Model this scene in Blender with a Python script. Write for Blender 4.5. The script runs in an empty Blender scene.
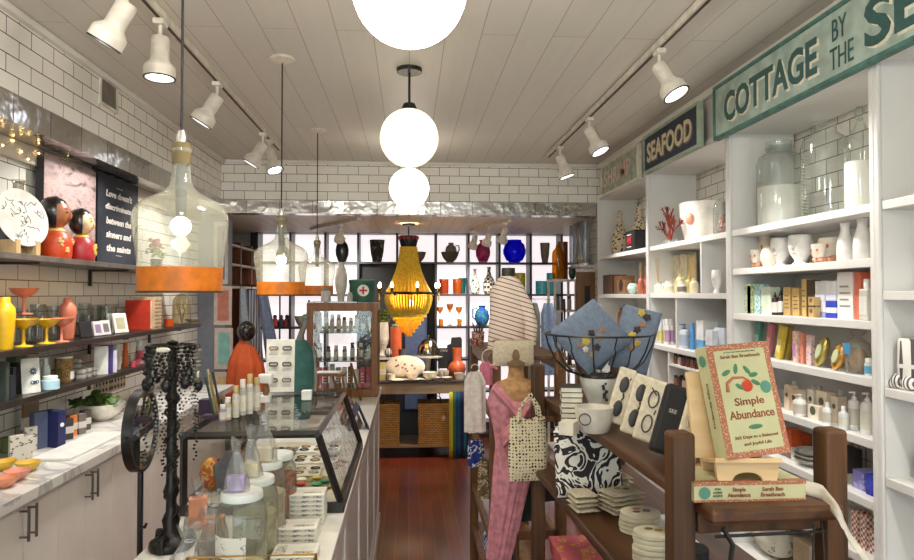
import bpy, bmesh, math, random
from mathutils import Vector, Matrix, Euler
R = math.radians; PI = math.pi
random.seed(7)
sc = bpy.context.scene
C = sc.collection
# ---------------------------------------------------------------- camera, light, exposure
EYE = 1.55; F = 660.0
YAW = math.atan(48/F); PITCH = math.atan(14/F)
cd = bpy.data.cameras.new('camera'); cam = bpy.data.objects.new('camera', cd); C.objects.link(cam)
cd.sensor_fit = 'HORIZONTAL'; cd.sensor_width = 36; cd.lens = F/914*36; cd.clip_start = .02
cam.location = (0, 0, EYE); cam.rotation_euler = (PI/2+PITCH, 0, -YAW)
sc.camera = cam
sc.view_settings.view_transform = 'Standard'; sc.view_settings.look = 'None'
sc.view_settings.gamma = 1; sc.view_settings.exposure = 0.98
sc.view_settings.use_curve_mapping = False
w = bpy.data.worlds.new('world'); sc.world = w; w.use_nodes = True
w.node_tree.nodes['Background'].inputs[0].default_value = (.86, .94, 1, 1)
w.node_tree.nodes['Background'].inputs[1].default_value = 2.5
sc.cycles.max_bounces = 10; sc.cycles.transparent_max_bounces = 24
sc.cycles.diffuse_bounces = 4; sc.cycles.glossy_bounces = 4
sc.cycles.sample_clamp_indirect = 4; sc.cycles.caustics_reflective = False
GLOBE_E = 5.2; SPOT_W = 27.0; CUBBY_E = .46; BULB_E = 34.0
# ---------------------------------------------------------------- picture -> place
RM = Euler((PI/2+PITCH, 0, -YAW)).to_matrix()
def at(px, py, X=None, Y=None, Z=None):
    d = RM @ Vector(((px-457)/F, (280-py)/F, -1))
    if X is not None: t = X/d.x
    elif Y is not None: t = Y/d.y
    else: t = (Z-EYE)/d.z
    return Vector((0, 0, EYE)) + d*t
def ny(px, X): return at(px, 294, X=X).y
# ---------------------------------------------------------------- materials
_mc = {}
def lin(c):
    return tuple(((v/255)/12.92 if v/255 <= .04045 else ((v/255+.055)/1.055)**2.4) for v in c)
def newmat(name):
    m = bpy.data.materials.new(name); m.use_nodes = True
    nt = m.node_tree; return m, nt, nt.nodes, nt.links, nt.nodes['Principled BSDF']
def coords(N, L, scale=(1,1,1), kind='Object'):
    tc = N.new('ShaderNodeTexCoord'); mp = N.new('ShaderNodeMapping'); mp.inputs['Scale'].default_value = scale
    L.new(tc.outputs[kind], mp.inputs[0]); return mp.outputs[0]
def ramp(N, L, fac, stops, const=False):
    r = N.new('ShaderNodeValToRGB'); e = r.color_ramp.elements
    if const: r.color_ramp.interpolation = 'CONSTANT'
    while len(e) < len(stops): e.new(.5)
    for i, (p, c) in enumerate(stops): e[i].position = p; e[i].color = (*lin(c), 1)
    L.new(fac, r.inputs[0]); return r.outputs[0]
def M(c, rough=.55, metal=0, var=.07, scale=18, bump=0, coat=0, emit=0, trans=0):
    k = ('M', c, rough, metal, var, scale, bump, coat, emit, trans)
    if k in _mc: return _mc[k]
    m, nt, N, L, b = newmat('paint')
    n = N.new('ShaderNodeTexNoise'); n.inputs['Scale'].default_value = scale; n.inputs['Detail'].default_value = 4
    L.new(coords(N, L), n.inputs['Vector'])
    lo = tuple(max(0, v*(1-var)) for v in c); hi = tuple(min(255, v*(1+var*.6)) for v in c)
    L.new(ramp(N, L, n.outputs[0], [(.35, lo), (.65, hi)]), b.inputs['Base Color'])
    b.inputs['Roughness'].default_value = rough; b.inputs['Metallic'].default_value = metal
    b.inputs['Coat Weight'].default_value = coat; b.inputs['Transmission Weight'].default_value = trans
    if emit:
        b.inputs['Emission Color'].default_value = (*lin(c), 1); b.inputs['Emission Strength'].default_value = emit
    if bump:
        bp = N.new('ShaderNodeBump'); bp.inputs['Strength'].default_value = bump; bp.inputs['Distance'].default_value = .003
        L.new(n.outputs[0], bp.inputs['Height']); L.new(bp.outputs[0], b.inputs['Normal'])
    _mc[k] = m; return m
def wood(c1, c2, axis=1, rough=.45, scale=9, coat=0):
    k = ('W', c1, c2, axis, rough, scale)
    if k in _mc: return _mc[k]
    m, nt, N, L, b = newmat('wood_grain')
    s = [scale*3]*3; s[axis] = scale*.25
    n = N.new('ShaderNodeTexNoise'); n.inputs['Scale'].default_value = 1; n.inputs['Detail'].default_value = 6
    n.inputs['Distortion'].default_value = .6
    L.new(coords(N, L, s), n.inputs['Vector'])
    L.new(ramp(N, L, n.outputs[0], [(.3, c1), (.7, c2)]), b.inputs['Base Color'])
    b.inputs['Roughness'].default_value = rough; b.inputs['Coat Weight'].default_value = coat
    bp = N.new('ShaderNodeBump'); bp.inputs['Strength'].default_value = .25; bp.inputs['Distance'].default_value = .002
    L.new(n.outputs[0], bp.inputs['Height']); L.new(bp.outputs[0], b.inputs['Normal'])
    _mc[k] = m; return m
def tile(plane, c=(240, 236, 226), c2=(232, 228, 217), grout=(92, 84, 74), bw=.165, bh=.07, rough=.18, metal=0, mortar=.0022, bump=.3, wav=.0):
    k = ('T', plane, c, bw, bh, metal)
    if k in _mc: return _mc[k]
    m, nt, N, L, b = newmat('tiling')
    tc = N.new('ShaderNodeTexCoord'); sp = N.new('ShaderNodeSeparateXYZ'); cb = N.new('ShaderNodeCombineXYZ')
    L.new(tc.outputs['Object'], sp.inputs[0])
    L.new(sp.outputs['XYZ'.index(plane[0])], cb.inputs[0]); L.new(sp.outputs['XYZ'.index(plane[1])], cb.inputs[1])
    br = N.new('ShaderNodeTexBrick'); br.offset = .5
    br.inputs['Color1'].default_value = (*lin(c), 1); br.inputs['Color2'].default_value = (*lin(c2), 1)
    br.inputs['Mortar'].default_value = (*lin(grout), 1); br.inputs['Scale'].default_value = 1
    br.inputs['Brick Width'].default_value = bw; br.inputs['Row Height'].default_value = bh
    br.inputs['Mortar Size'].default_value = mortar; br.inputs['Mortar Smooth'].default_value = .1
    L.new(cb.outputs[0], br.inputs['Vector']); L.new(br.outputs['Color'], b.inputs['Base Color'])
    b.inputs['Roughness'].default_value = rough; b.inputs['Metallic'].default_value = metal
    bp = N.new('ShaderNodeBump'); bp.invert = True; bp.inputs['Strength'].default_value = bump; bp.inputs['Distance'].default_value = .002
    L.new(br.outputs['Fac'], bp.inputs['Height'])
    if wav:
        n = N.new('ShaderNodeTexNoise'); n.inputs['Scale'].default_value = 9; L.new(tc.outputs['Object'], n.inputs['Vector'])
        b2 = N.new('ShaderNodeBump'); b2.inputs['Strength'].default_value = wav; b2.inputs['Distance'].default_value = .02
        L.new(n.outputs[0], b2.inputs['Height']); L.new(bp.outputs[0], b2.inputs['Normal']); L.new(b2.outputs[0], b.inputs['Normal'])
    else: L.new(bp.outputs[0], b.inputs['Normal'])
    _mc[k] = m; return m
def planks(c1, c2, gap, wdt, ln, rough, gapw=.003, bump=.4, coat=0):
    m, nt, N, L, b = newmat('boards')
    tc = N.new('ShaderNodeTexCoord'); sp = N.new('ShaderNodeSeparateXYZ'); cb = N.new('ShaderNodeCombineXYZ')
    L.new(tc.outputs['Object'], sp.inputs[0]); L.new(sp.outputs[1], cb.inputs[0]); L.new(sp.outputs[0], cb.inputs[1])
    br = N.new('ShaderNodeTexBrick'); br.offset = .37
    br.inputs['Color1'].default_value = (*lin(c1), 1); br.inputs['Color2'].default_value = (*lin(c2), 1)
    br.inputs['Mortar'].default_value = (*lin(gap), 1); br.inputs['Scale'].default_value = 1
    br.inputs['Brick Width'].default_value = ln; br.inputs['Row Height'].default_value = wdt; br.inputs['Mortar Size'].default_value = gapw
    L.new(cb.outputs[0], br.inputs['Vector'])
    n = N.new('ShaderNodeTexNoise'); n.inputs['Scale'].default_value = 1; n.inputs['Detail'].default_value = 6
    L.new(coords(N, L, (30, 2.2, 5)), n.inputs['Vector'])
    mx = N.new('ShaderNodeMix'); mx.data_type = 'RGBA'; mx.blend_type = 'MULTIPLY'; mx.inputs[0].default_value = .5 if coat else .06
    L.new(br.outputs['Color'], mx.inputs[6]); L.new(ramp(N, L, n.outputs[0], [(.3, (150, 140, 135)), (.65, (255, 255, 255))]), mx.inputs[7])
    L.new(mx.outputs[2], b.inputs['Base Color']); b.inputs['Roughness'].default_value = rough; b.inputs['Coat Weight'].default_value = coat
    b.inputs['Coat Roughness'].default_value = .12
    bp = N.new('ShaderNodeBump'); bp.invert = True; bp.inputs['Strength'].default_value = bump; bp.inputs['Distance'].default_value = .002
    L.new(br.outputs['Fac'], bp.inputs['Height']); L.new(bp.outputs[0], b.inputs['Normal'])
    return m
def glass(tint=(250, 251, 250), rim=.42, rough=.03, body=.0, bodyc=(225, 225, 220)):
    k = ('G', tint, rim, rough, body, bodyc)
    if k in _mc: return _mc[k]
    m, nt, N, L, b = newmat('clear_glass')
    N.remove(b); out = N['Material Output']
    tr = N.new('ShaderNodeBsdfTransparent'); tr.inputs[0].default_value = (*lin(tint), 1)
    gl = N.new('ShaderNodeBsdfGlossy'); gl.inputs[0].default_value = (.9, .92, .9, 1); gl.inputs['Roughness'].default_value = rough
    lw = N.new('ShaderNodeLayerWeight'); lw.inputs[0].default_value = .35
    mp = N.new('ShaderNodeMapRange'); mp.inputs[3].default_value = .05; mp.inputs[4].default_value = rim
    pw = N.new('ShaderNodeMath'); pw.operation = 'POWER'; pw.inputs[1].default_value = 1.6
    L.new(lw.outputs['Facing'], pw.inputs[0]); L.new(pw.outputs[0], mp.inputs[0])
    edge = tuple(v*.42 for v in tint)
    L.new(ramp(N, L, lw.outputs['Facing'], [(.0, tint), (.55, tuple(v*.95 for v in tint)), (.97, edge)]), tr.inputs[0])
    nz = N.new('ShaderNodeTexNoise'); nz.inputs['Scale'].default_value = 14; L.new(coords(N, L), nz.inputs['Vector'])
    bp = N.new('ShaderNodeBump'); bp.inputs['Strength'].default_value = .15; bp.inputs['Distance'].default_value = .01
    L.new(nz.outputs[0], bp.inputs['Height']); L.new(bp.outputs[0], gl.inputs['Normal'])
    mx = N.new('ShaderNodeMixShader'); L.new(mp.outputs[0], mx.inputs[0]); L.new(tr.outputs[0], mx.inputs[1]); L.new(gl.outputs[0], mx.inputs[2])
    last = mx
    if body:
        df = N.new('ShaderNodeBsdfDiffuse'); df.inputs[0].default_value = (*lin(bodyc), 1)
        m2 = N.new('ShaderNodeMixShader'); m2.inputs[0].default_value = body
        L.new(mx.outputs[0], m2.inputs[1]); L.new(df.outputs[0], m2.inputs[2]); last = m2
    L.new(last.outputs[0], out.inputs[0])
    _mc[k] = m; return m
def tinted(c, t): return glass(t, .3, .06, .3, c)
def emitmat(c, s):
    k = ('E', c, s)
    if k in _mc: return _mc[k]
    m, nt, N, L, b = newmat('glow')
    b.inputs['Base Color'].default_value = (*lin(c), 1); b.inputs['Emission Color'].default_value = (*lin(c), 1)
    b.inputs['Emission Strength'].default_value = s; _mc[k] = m; return m
def pattern(base, ink, kind='spots', scale=40, thr=.35, rough=.8):
    k = ('P', base, ink, kind, scale, thr)
    if k in _mc: return _mc[k]
    m, nt, N, L, b = newmat('printed_pattern')
    co = coords(N, L)
    if kind == 'spots':
        t = N.new('ShaderNodeTexVoronoi'); t.inputs['Scale'].default_value = scale; L.new(co, t.inputs['Vector'])
        o = ramp(N, L, t.outputs['Distance'], [(0, ink), (thr, base)], True)
    elif kind == 'blots':
        t = N.new('ShaderNodeTexNoise'); t.inputs['Scale'].default_value = scale; L.new(co, t.inputs['Vector'])
        o = ramp(N, L, t.outputs[0], [(0, base), (thr, ink), (thr+.06, base), (thr+.13, ink)], True)
    elif kind == 'flowers':
        t = N.new('ShaderNodeTexVoronoi'); t.inputs['Scale'].default_value = scale; t.feature = 'DISTANCE_TO_EDGE'; L.new(co, t.inputs['Vector'])
        o = ramp(N, L, t.outputs['Distance'], [(0, base), (.1, ink), (.25, base), (.4, ink)], True)
    elif kind.startswith('stripe'):
        t = N.new('ShaderNodeTexWave'); t.bands_direction = kind[-1]; t.inputs['Scale'].default_value = scale; L.new(co, t.inputs['Vector'])
        o = ramp(N, L, t.outputs['Color'], [(0, base), (thr, ink)], True)
    elif kind == 'checks':
        t = N.new('ShaderNodeTexChecker'); t.inputs['Scale'].default_value = scale; L.new(co, t.inputs['Vector'])
        t.inputs[1].default_value = (*lin(base), 1); t.inputs[2].default_value = (*lin(ink), 1); o = t.outputs[0]
    L.new(o, b.inputs['Base Color']); b.inputs['Roughness'].default_value = rough
    _mc[k] = m; return m
WHITE = (238, 234, 226)
# ---------------------------------------------------------------- mesh builder
class MB:
    def __init__(s): s.bm = bmesh.new()
    def box(s, x0, x1, y0, y1, z0, z1, mat=None):
        vs = [s.bm.verts.new(mat @ Vector(p) if mat else p) for p in ((x0,y0,z0),(x1,y0,z0),(x1,y1,z0),(x0,y1,z0),(x0,y0,z1),(x1,y0,z1),(x1,y1,z1),(x0,y1,z1))]
        for f in ((3,2,1,0),(4,5,6,7),(0,1,5,4),(1,2,6,5),(2,3,7,6),(3,0,4,7)): s.bm.faces.new([vs[i] for i in f])
        return s
    def cbox(s, c, sz, mat=None):
        return s.box(c[0]-sz[0]/2, c[0]+sz[0]/2, c[1]-sz[1]/2, c[1]+sz[1]/2, c[2]-sz[2]/2, c[2]+sz[2]/2, mat)
    def lathe(s, prof, c=(0,0,0), seg=20, mat=None, sy=1.0):
        rings = []
        for r, z in prof:
            if r < 1e-6:
                p = Vector((c[0], c[1], c[2]+z)); rings.append([s.bm.verts.new(mat @ p if mat else p)])
            else:
                ring = []
                for i in range(seg):
                    a = 2*PI*i/seg; p = Vector((c[0]+r*math.cos(a), c[1]+r*sy*math.sin(a), c[2]+z))
                    ring.append(s.bm.verts.new(mat @ p if mat else p))
                rings.append(ring)
        for a, b in zip(rings, rings[1:]):
            for i in range(seg):
                j = (i+1) % seg
                if len(a) == 1 and len(b) == 1: continue
                if len(a) == 1: s.bm.faces.new((a[0], b[j], b[i]))
                elif len(b) == 1: s.bm.faces.new((a[i], a[j], b[0]))
                else: s.bm.faces.new((a[i], a[j], b[j], b[i]))
        return s
    def tube(s, pts, r, seg=6, closed=False):
        pts = [Vector(p) for p in pts]; n = len(pts); rings = []
        up = Vector((0, 0, 1)); prev = None
        for i, p in enumerate(pts):
            if closed: t = pts[(i+1) % n]-pts[i-1]
            else: t = pts[min(i+1, n-1)]-pts[max(i-1, 0)]
            if t.length < 1e-9: t = Vector((0, 0, 1))
            t.normalize()
            if prev is None:
                u = t.cross(up)
                if u.length < .05: u = t.cross(Vector((1, 0, 0)))
            else: u = prev - t*prev.dot(t)
            if u.length < 1e-6: u = t.orthogonal()
            u.normalize(); v = t.cross(u); prev = u
            rr = r[i] if isinstance(r, (list, tuple)) else r
            rings.append([s.bm.verts.new(p+(u*math.cos(2*PI*k/seg)+v*math.sin(2*PI*k/seg))*rr) for k in range(seg)])
        m = n if closed else n-1
        for i in range(m):
            a, b = rings[i], rings[(i+1) % n]
            for k in range(seg):
                l = (k+1) % seg; s.bm.faces.new((a[k], a[l], b[l], b[k]))
        if not closed:
            s.bm.faces.new(rings[0][::-1]); s.bm.faces.new(rings[-1])
        return s
    def sphere(s, c, r, seg=16, rings=10, sx=1, sy=1, sz=1, mat=None):
        T = Matrix.Translation(c) @ Matrix.Diagonal((r*sx, r*sy, r*sz, 1))
        if mat: T = mat @ T
        bmesh.ops.create_uvsphere(s.bm, u_segments=seg, v_segments=rings, radius=1, matrix=T); return s
    def prism(s, poly, z0, z1, mat=None):
        a = [s.bm.verts.new(mat @ Vector((x, y, z0)) if mat else (x, y, z0)) for x, y in poly]
        b = [s.bm.verts.new(mat @ Vector((x, y, z1)) if mat else (x, y, z1)) for x, y in poly]
        n = len(poly)
        s.bm.faces.new(a[::-1]); s.bm.faces.new(b)
        for i in range(n): s.bm.faces.new((a[i], a[(i+1) % n], b[(i+1) % n], b[i]))
        return s
    def grid(s, fn, nu, nv, closed_u=False):
        g = [[s.bm.verts.new(fn(i/nu, j/nv)) for j in range(nv+1)] for i in range(nu if closed_u else nu+1)]
        m = len(g)
        for i in range(nu):
            for j in range(nv):
                s.bm.faces.new((g[i][j], g[(i+1) % m][j], g[(i+1) % m][j+1], g[i][j+1]))
        return s
    def build(s, name, mat, parent=None, smooth=False, bevel=0, loc=None, solid=0):
        bmesh.ops.recalc_face_normals(s.bm, faces=s.bm.faces)
        me = bpy.data.meshes.new(name); s.bm.to_mesh(me); s.bm.free()
        me.materials.append(mat)
        o = bpy.data.objects.new(name, me); C.objects.link(o)
        if parent: o.parent = parent
        if loc is not None: o.location = loc
        if smooth:
            me.shade_smooth()
            try: me.set_sharp_from_angle(angle=R(42))
            except Exception: pass
        if solid:
            q = o.modifiers.new('thick', 'SOLIDIFY'); q.thickness = solid; q.offset = 0
        if bevel:
            q = o.modifiers.new('bevel', 'BEVEL'); q.width = bevel; q.segments = 2; q.limit_method = 'ANGLE'
        return o
def tag(o, label, cat, group=None, kind=None):
    o['label'] = label; o['category'] = cat
    if group: o['group'] = group
    if kind: o['kind'] = kind
    return o
def thing(name, label, cat, loc=(0,0,0), rz=0, group=None):
    o = bpy.data.objects.new(name, None); C.objects.link(o); o.empty_display_size = .05
    o.location = loc; o.rotation_euler = (0, 0, rz); return tag(o, label, cat, group)
def struct(name, mb, mat, **k):
    o = mb.build(name, mat, **k); o['kind'] = 'structure'; return o
def copy_tree(o, parent=None):
    c = o.copy(); C.objects.link(c)
    if parent: c.parent = parent
    for ch in list(o.children): copy_tree(ch, c)
    return c
def dup(o, loc, label, rz=None, scale=None, group=None):
    c = copy_tree(o); c.location = loc; c['label'] = label
    if rz is not None: c.rotation_euler = (0, 0, rz)
    if scale is not None: c.scale = (scale,)*3 if not isinstance(scale, tuple) else scale
    if group: c['group'] = group
    return c
_fonts = {}
def text(body, size, mat, parent, loc, xa, ya, name='lettering', depth=.0012, align='CENTER', width=None, bold=0, shear=0, spacing=1.0, height=None):
    cu = bpy.data.curves.new(name, 'FONT'); cu.body = body; cu.size = size; cu.extrude = depth; cu.align_x = align; cu.align_y = 'CENTER'
    cu.offset = bold; cu.shear = shear; cu.space_character = spacing; cu.resolution_u = 3
    o = bpy.data.objects.new('tmp', cu)
    me = bpy.data.meshes.new_from_object(o); bpy.data.objects.remove(o)
    if width or height:
        xs = [v.co.x for v in me.vertices]; ys = [v.co.y for v in me.vertices]
        cx = (min(xs)+max(xs))/2; cy = (min(ys)+max(ys))/2
        kx = width/(max(xs)-min(xs)) if width else 1; ky = height/(max(ys)-min(ys)) if height else 1
        for v in me.vertices: v.co.x = (v.co.x-cx)*kx; v.co.y = (v.co.y-cy)*ky
    xa = Vector(xa).normalized(); ya = Vector(ya).normalized(); za = xa.cross(ya)
    Mx = Matrix((xa, ya, za)).transposed().to_4x4(); Mx.translation = Vector(loc)
    me.transform(Mx); me.name = name
    me.materials.clear(); me.materials.append(mat)
    t = bpy.data.objects.new(name, me); C.objects.link(t)
    if parent: t.parent = parent
    return t
ORD = ['nearest the camera end', 'second', 'third', 'fourth', 'fifth', 'sixth', 'seventh', 'eighth', 'ninth', 'tenth', 'eleventh', 'twelfth']
def nth(i): return ['first', 'second', 'third', 'fourth', 'fifth', 'sixth', 'seventh', 'eighth', 'ninth', 'tenth', 'eleventh', 'twelfth', 'thirteenth', 'fourteenth', 'fifteenth', 'sixteenth'][i]
# ================================================================ STRUCTURE
CZ = 2.63; XL = -1.68; XB = -1.5; XR = 1.57; XW = 1.91; YB = 5.4; YR = 7.3; Y0 = -1.6; RZ = 2.2
T_YZ = tile('YZ'); T_XZ = tile('XZ')
CH = dict(c=(205, 202, 198), c2=(170, 166, 160), grout=(120, 112, 100), bw=.26, bh=.6, metal=.92, mortar=.003, rough=.2, wav=.5)
paint = M((226, 221, 212), .5, var=.02, scale=4)
struct('floor', MB().box(-2.1, 2.0, Y0, YR, -.05, 0), planks((118, 50, 31), (98, 41, 25), (150, 92, 70), .082, 1.9, .34, gapw=.0016, coat=.5))  # pale gap colour paints the glint along the board seams
struct('ceiling', MB().box(XB-.3, 2.0, Y0, YB+.12, CZ, CZ+.05), planks((218, 212, 200), (214, 208, 197), (158, 150, 138), .15, 4.3, .5, .0016, .5))
struct('ceiling_rear', MB().box(-2.1, 2.0, YB+.12, YR, RZ, RZ+.05), planks((238, 230, 216), (234, 226, 212), (170, 158, 142), .1, 4.3, .5, .0016, .3))
struct('wall_left', MB().box(XL-.05, XL, Y0, YB, 0, RZ), T_YZ)
struct('beam_left', MB().box(XL-.05, XB, Y0, YB, RZ+.012, CZ), T_YZ)
struct('trim_left_band', MB().box(XL, XB+.006, Y0, YB-.004, RZ, 2.312), tile('YZ', **CH))
struct('trim_left_cornice', MB().box(XB-.01, XB+.03, Y0, YB, CZ-.03, CZ-.0005), paint, bevel=.008)
struct('trim_left_batten', MB().box(XL+.001, XL+.03, Y0, YB-.005, 2.12, 2.199), wood((200, 190, 170), (214, 205, 188), 1))
struct('beam_back', MB().box(XB-.005, 2.0, YB, YB+.12, RZ+.012, CZ-.0005), T_XZ)
struct('trim_back_band', MB().box(XB, XR+.1, YB-.012, YB+.121, RZ, 2.304), tile('XZ', **CH))
struct('trim_back_cornice', MB().box(XB+.03, XR, YB-.03, YB-.0005, CZ-.028, CZ-.0005), paint, bevel=.008)
struct('wall_right', MB().box(XW, XW+.05, Y0, YR, 0, CZ), T_YZ)
struct('beam_right', MB().box(XR+.02, XW, Y0, YB-.001, 2.37, CZ-.0005), paint)
struct('trim_right_cornice', MB().box(XR-.012, XR+.0195, Y0, YB-.03, CZ-.045, CZ-.0005), paint, bevel=.01)
struct('wall_rear', MB().box(-2.1, 2.0, YR, YR+.05, 0, RZ+.05), M((196, 190, 184), .6, var=.03))
struct('wall_left_rear', MB().box(-2.1, -2.05, YB, YR, 0, RZ), T_YZ)
struct('wall_return', MB().box(-2.1, -1.465, YB+.001, YB+.2, 0, RZ-.001), M((132, 138, 150), .55, var=.03))
struct('wall_right_pier', MB().box(1.60, XW-.002, YB+.122, 6.25, 0, RZ-.002), T_YZ)
# front (street) wall with shop window and glazed door, behind the photographer
fw = paint
m = MB(); m.box(XL-.05, 2.0, Y0-.1, Y0, 2.25, CZ+.05); m.box(XL-.05, XL+.2, Y0-.1, Y0, 0, 2.25); m.box(XW-.2, 2.0, Y0-.1, Y0, 0, 2.25)
m.box(XL+.2, .55, Y0-.1, Y0, 0, .55)
struct('wall_front', m, fw)
wn = MB().box(XL+.2, .5, Y0-.06, Y0-.05, .55, 2.25)
o = struct('window_1', wn, glass((245, 248, 247), .3))
m = MB()
for x in (XL+.2, -.6, .5): m.box(x, x+.05, Y0-.08, Y0-.02, .55, 2.25)
m.box(XL+.2, .55, Y0-.08, Y0-.02, .55, .6); m.box(XL+.2, .55, Y0-.08, Y0-.02, 2.2, 2.25)
m.build('window_frame', M((40, 40, 42), .4), o)
d = struct('door_1', MB().box(.6, 1.65, Y0-.06, Y0-.05, .1, 2.15), glass((245, 248, 247), .3))
m = MB(); m.box(.56, .66, Y0-.08, Y0-.02, .03, 2.24); m.box(1.6, 1.7, Y0-.08, Y0-.02, .03, 2.24); m.box(.66, 1.6, Y0-.08, Y0-.02, 2.12, 2.24); m.box(.66, 1.6, Y0-.08, Y0-.02, .03, .2)
m.build('door_frame', M((40, 40, 42), .4), d)
# wall vent
v = thing('wall_vent', 'square pale vent grille high on the tiled side wall', 'vent', (XB, 2.0, 2.44))
vy = at(108, 93, X=XB); v.location = (XB+.001, vy.y, vy.z)
v.scale = (1, 1.35, 1.45)
m = MB(); m.box(0, .008, -.075, .075, -.055, -.045); m.box(0, .008, -.075, .075, .045, .055); m.box(0, .008, -.075, -.062, -.045, .045); m.box(0, .008, .062, .075, -.045, .045)
m.build('frame', M((212, 205, 190), .5), v)
m = MB()
for i in range(7): m.box(.001, .006, -.058+i*.017, -.050+i*.017, -.045, .045)
m.box(0.0002, .001, -.062, .062, -.045, .045); m.build('slat', M((120, 112, 100), .5), v)

# ================================================================ CEILING LIGHTS
BLK = M((28, 27, 26), .4, var=.1); BRASS = M((176, 132, 62), .3, 1)
def globe(y, where, e=3.0, c=(255, 250, 236)):
    g = thing('globe_pendant', where, 'pendant light', (0, y, CZ), group='white globe pendants')
    MB().lathe([(0, 0), (.06, 0), (.06, -.02), (0, -.02)]).build('canopy', BLK, g, smooth=True)
    MB().tube([(0,0,-.02), (0,0,-.19)], .006, 8).build('rod', BLK, g, smooth=True)
    MB().lathe([(0, -.165), (.028, -.17), (.04, -.2), (.04, -.205), (0, -.205)]).build('fitter', BLK, g, smooth=True)
    MB().sphere((0, 0, -.335), .14, 32, 20).build('globe', emitmat(c, GLOBE_E*e), g, smooth=True)
globe(1.6, 'largest white glass globe lamp, cut by the top edge of the picture')
globe(3.15, 'white glass globe lamp hanging on a black rod, middle one of the line', .1, (255, 252, 228))
globe(4.64, 'smallest white glass globe lamp, hanging just before the tiled beam', .5)
globe(.1, 'white glass globe lamp added above the photographer for fill light, out of the picture')  # unseen globe, added as fill light in line with the others

def demijohn(y, label, s=1, x=-.6):
    g = thing('demijohn_pendant', label, 'pendant light', (x, y, CZ), group='bottle pendants over the counter')
    MB().lathe([(0, 0), (.055, 0), (.06, -.012), (.02, -.025), (0, -.025)]).build('canopy', M((222, 214, 198), .5), g, smooth=True)
    zb = (1.556 if s == 1 else 1.546)-CZ; zt = zb+.385*s
    MB().tube([(0,0,-.02), (0,0,zt+.03)], .0035, 6).build('cord', BLK, g)
    MB().lathe([(0, .035), (.008, .035), (.013, .02), (.013, 0), (0, 0)], (0,0,zt)).build('socket_cap', M((205, 205, 200), .3, .8), g, smooth=True)
    kept = set(g.children)
    prof = [(.112, 0), (.114, .06), (.119, .11), (.1265, .155), (.1295, .178), (.1285, .198), (.120, .217), (.101, .233), (.075, .246), (.05, .258), (.034, .272), (.027, .295), (.0235, .33), (.022, .35), (.0215, .358), (.027, .363), (.027, .372), (.0215, .376)]
    MB().lathe([(r, z) for r, z in prof], (0,0,zb), 40).build('bottle', glass((249, 251, 248), .6, .04, .17, (232, 234, 222)), g, smooth=True)  # diffuse share of the glass paints the pale haze of the bulb's glow
    MB().lathe([(.0215, .33), (.0245, .365), (.0245, .385), (.01, .39), (0, .39)], (0,0,zb)).build('cork', M((128, 112, 76), .8), g, smooth=True)
    MB().lathe([(.113, .001), (.1152, .062), (.1142, .062), (.112, .001), (.113, .001)], (0,0,zb), 40).build('painted_band', M((214, 116, 20), .5, var=.1, scale=30), g, smooth=True)
    MB().lathe([(.1155, -.003), (.1155, .002), (.1125, .002), (.1125, -.003), (.1155, -.003)], (0,0,zb), 40).build('rim', M((70, 48, 24), .5), g, smooth=True)
    MB().lathe([(0, .193), (.012, .193), (.015, .3), (.012, .36), (0, .36)], (0,0,zb)).build('lamp_holder', M((90, 92, 88), .5), g, smooth=True)
    b = MB(); b.sphere((0,0,zb+.17), .025, 20, 12).build('bulb', emitmat((255, 226, 180), BULB_E*.45), g, smooth=True)
    if s == 1:
        for ch in set(g.children)-kept:
            if ch.name.split('.')[0] in ('bottle', 'painted_band', 'rim'):
                for v in ch.data.vertices: v.co.x *= .91; v.co.y *= .91
    if s != 1:
        for ch in set(g.children)-kept:
            for v in ch.data.vertices: v.co = Vector((v.co.x*s, v.co.y*s, zb+(v.co.z-zb)*s))
demijohn(1.76, 'largest clear demijohn lamp with an orange base band, on the longest black cord', 1, -.592)
demijohn(3.05, 'middle clear demijohn lamp with orange base band, above the bracelet card', .93, -.58)
demijohn(4.37, 'smallest clear demijohn lamp with orange base band, above the wooden cabinet', .92, -.6)

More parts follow.
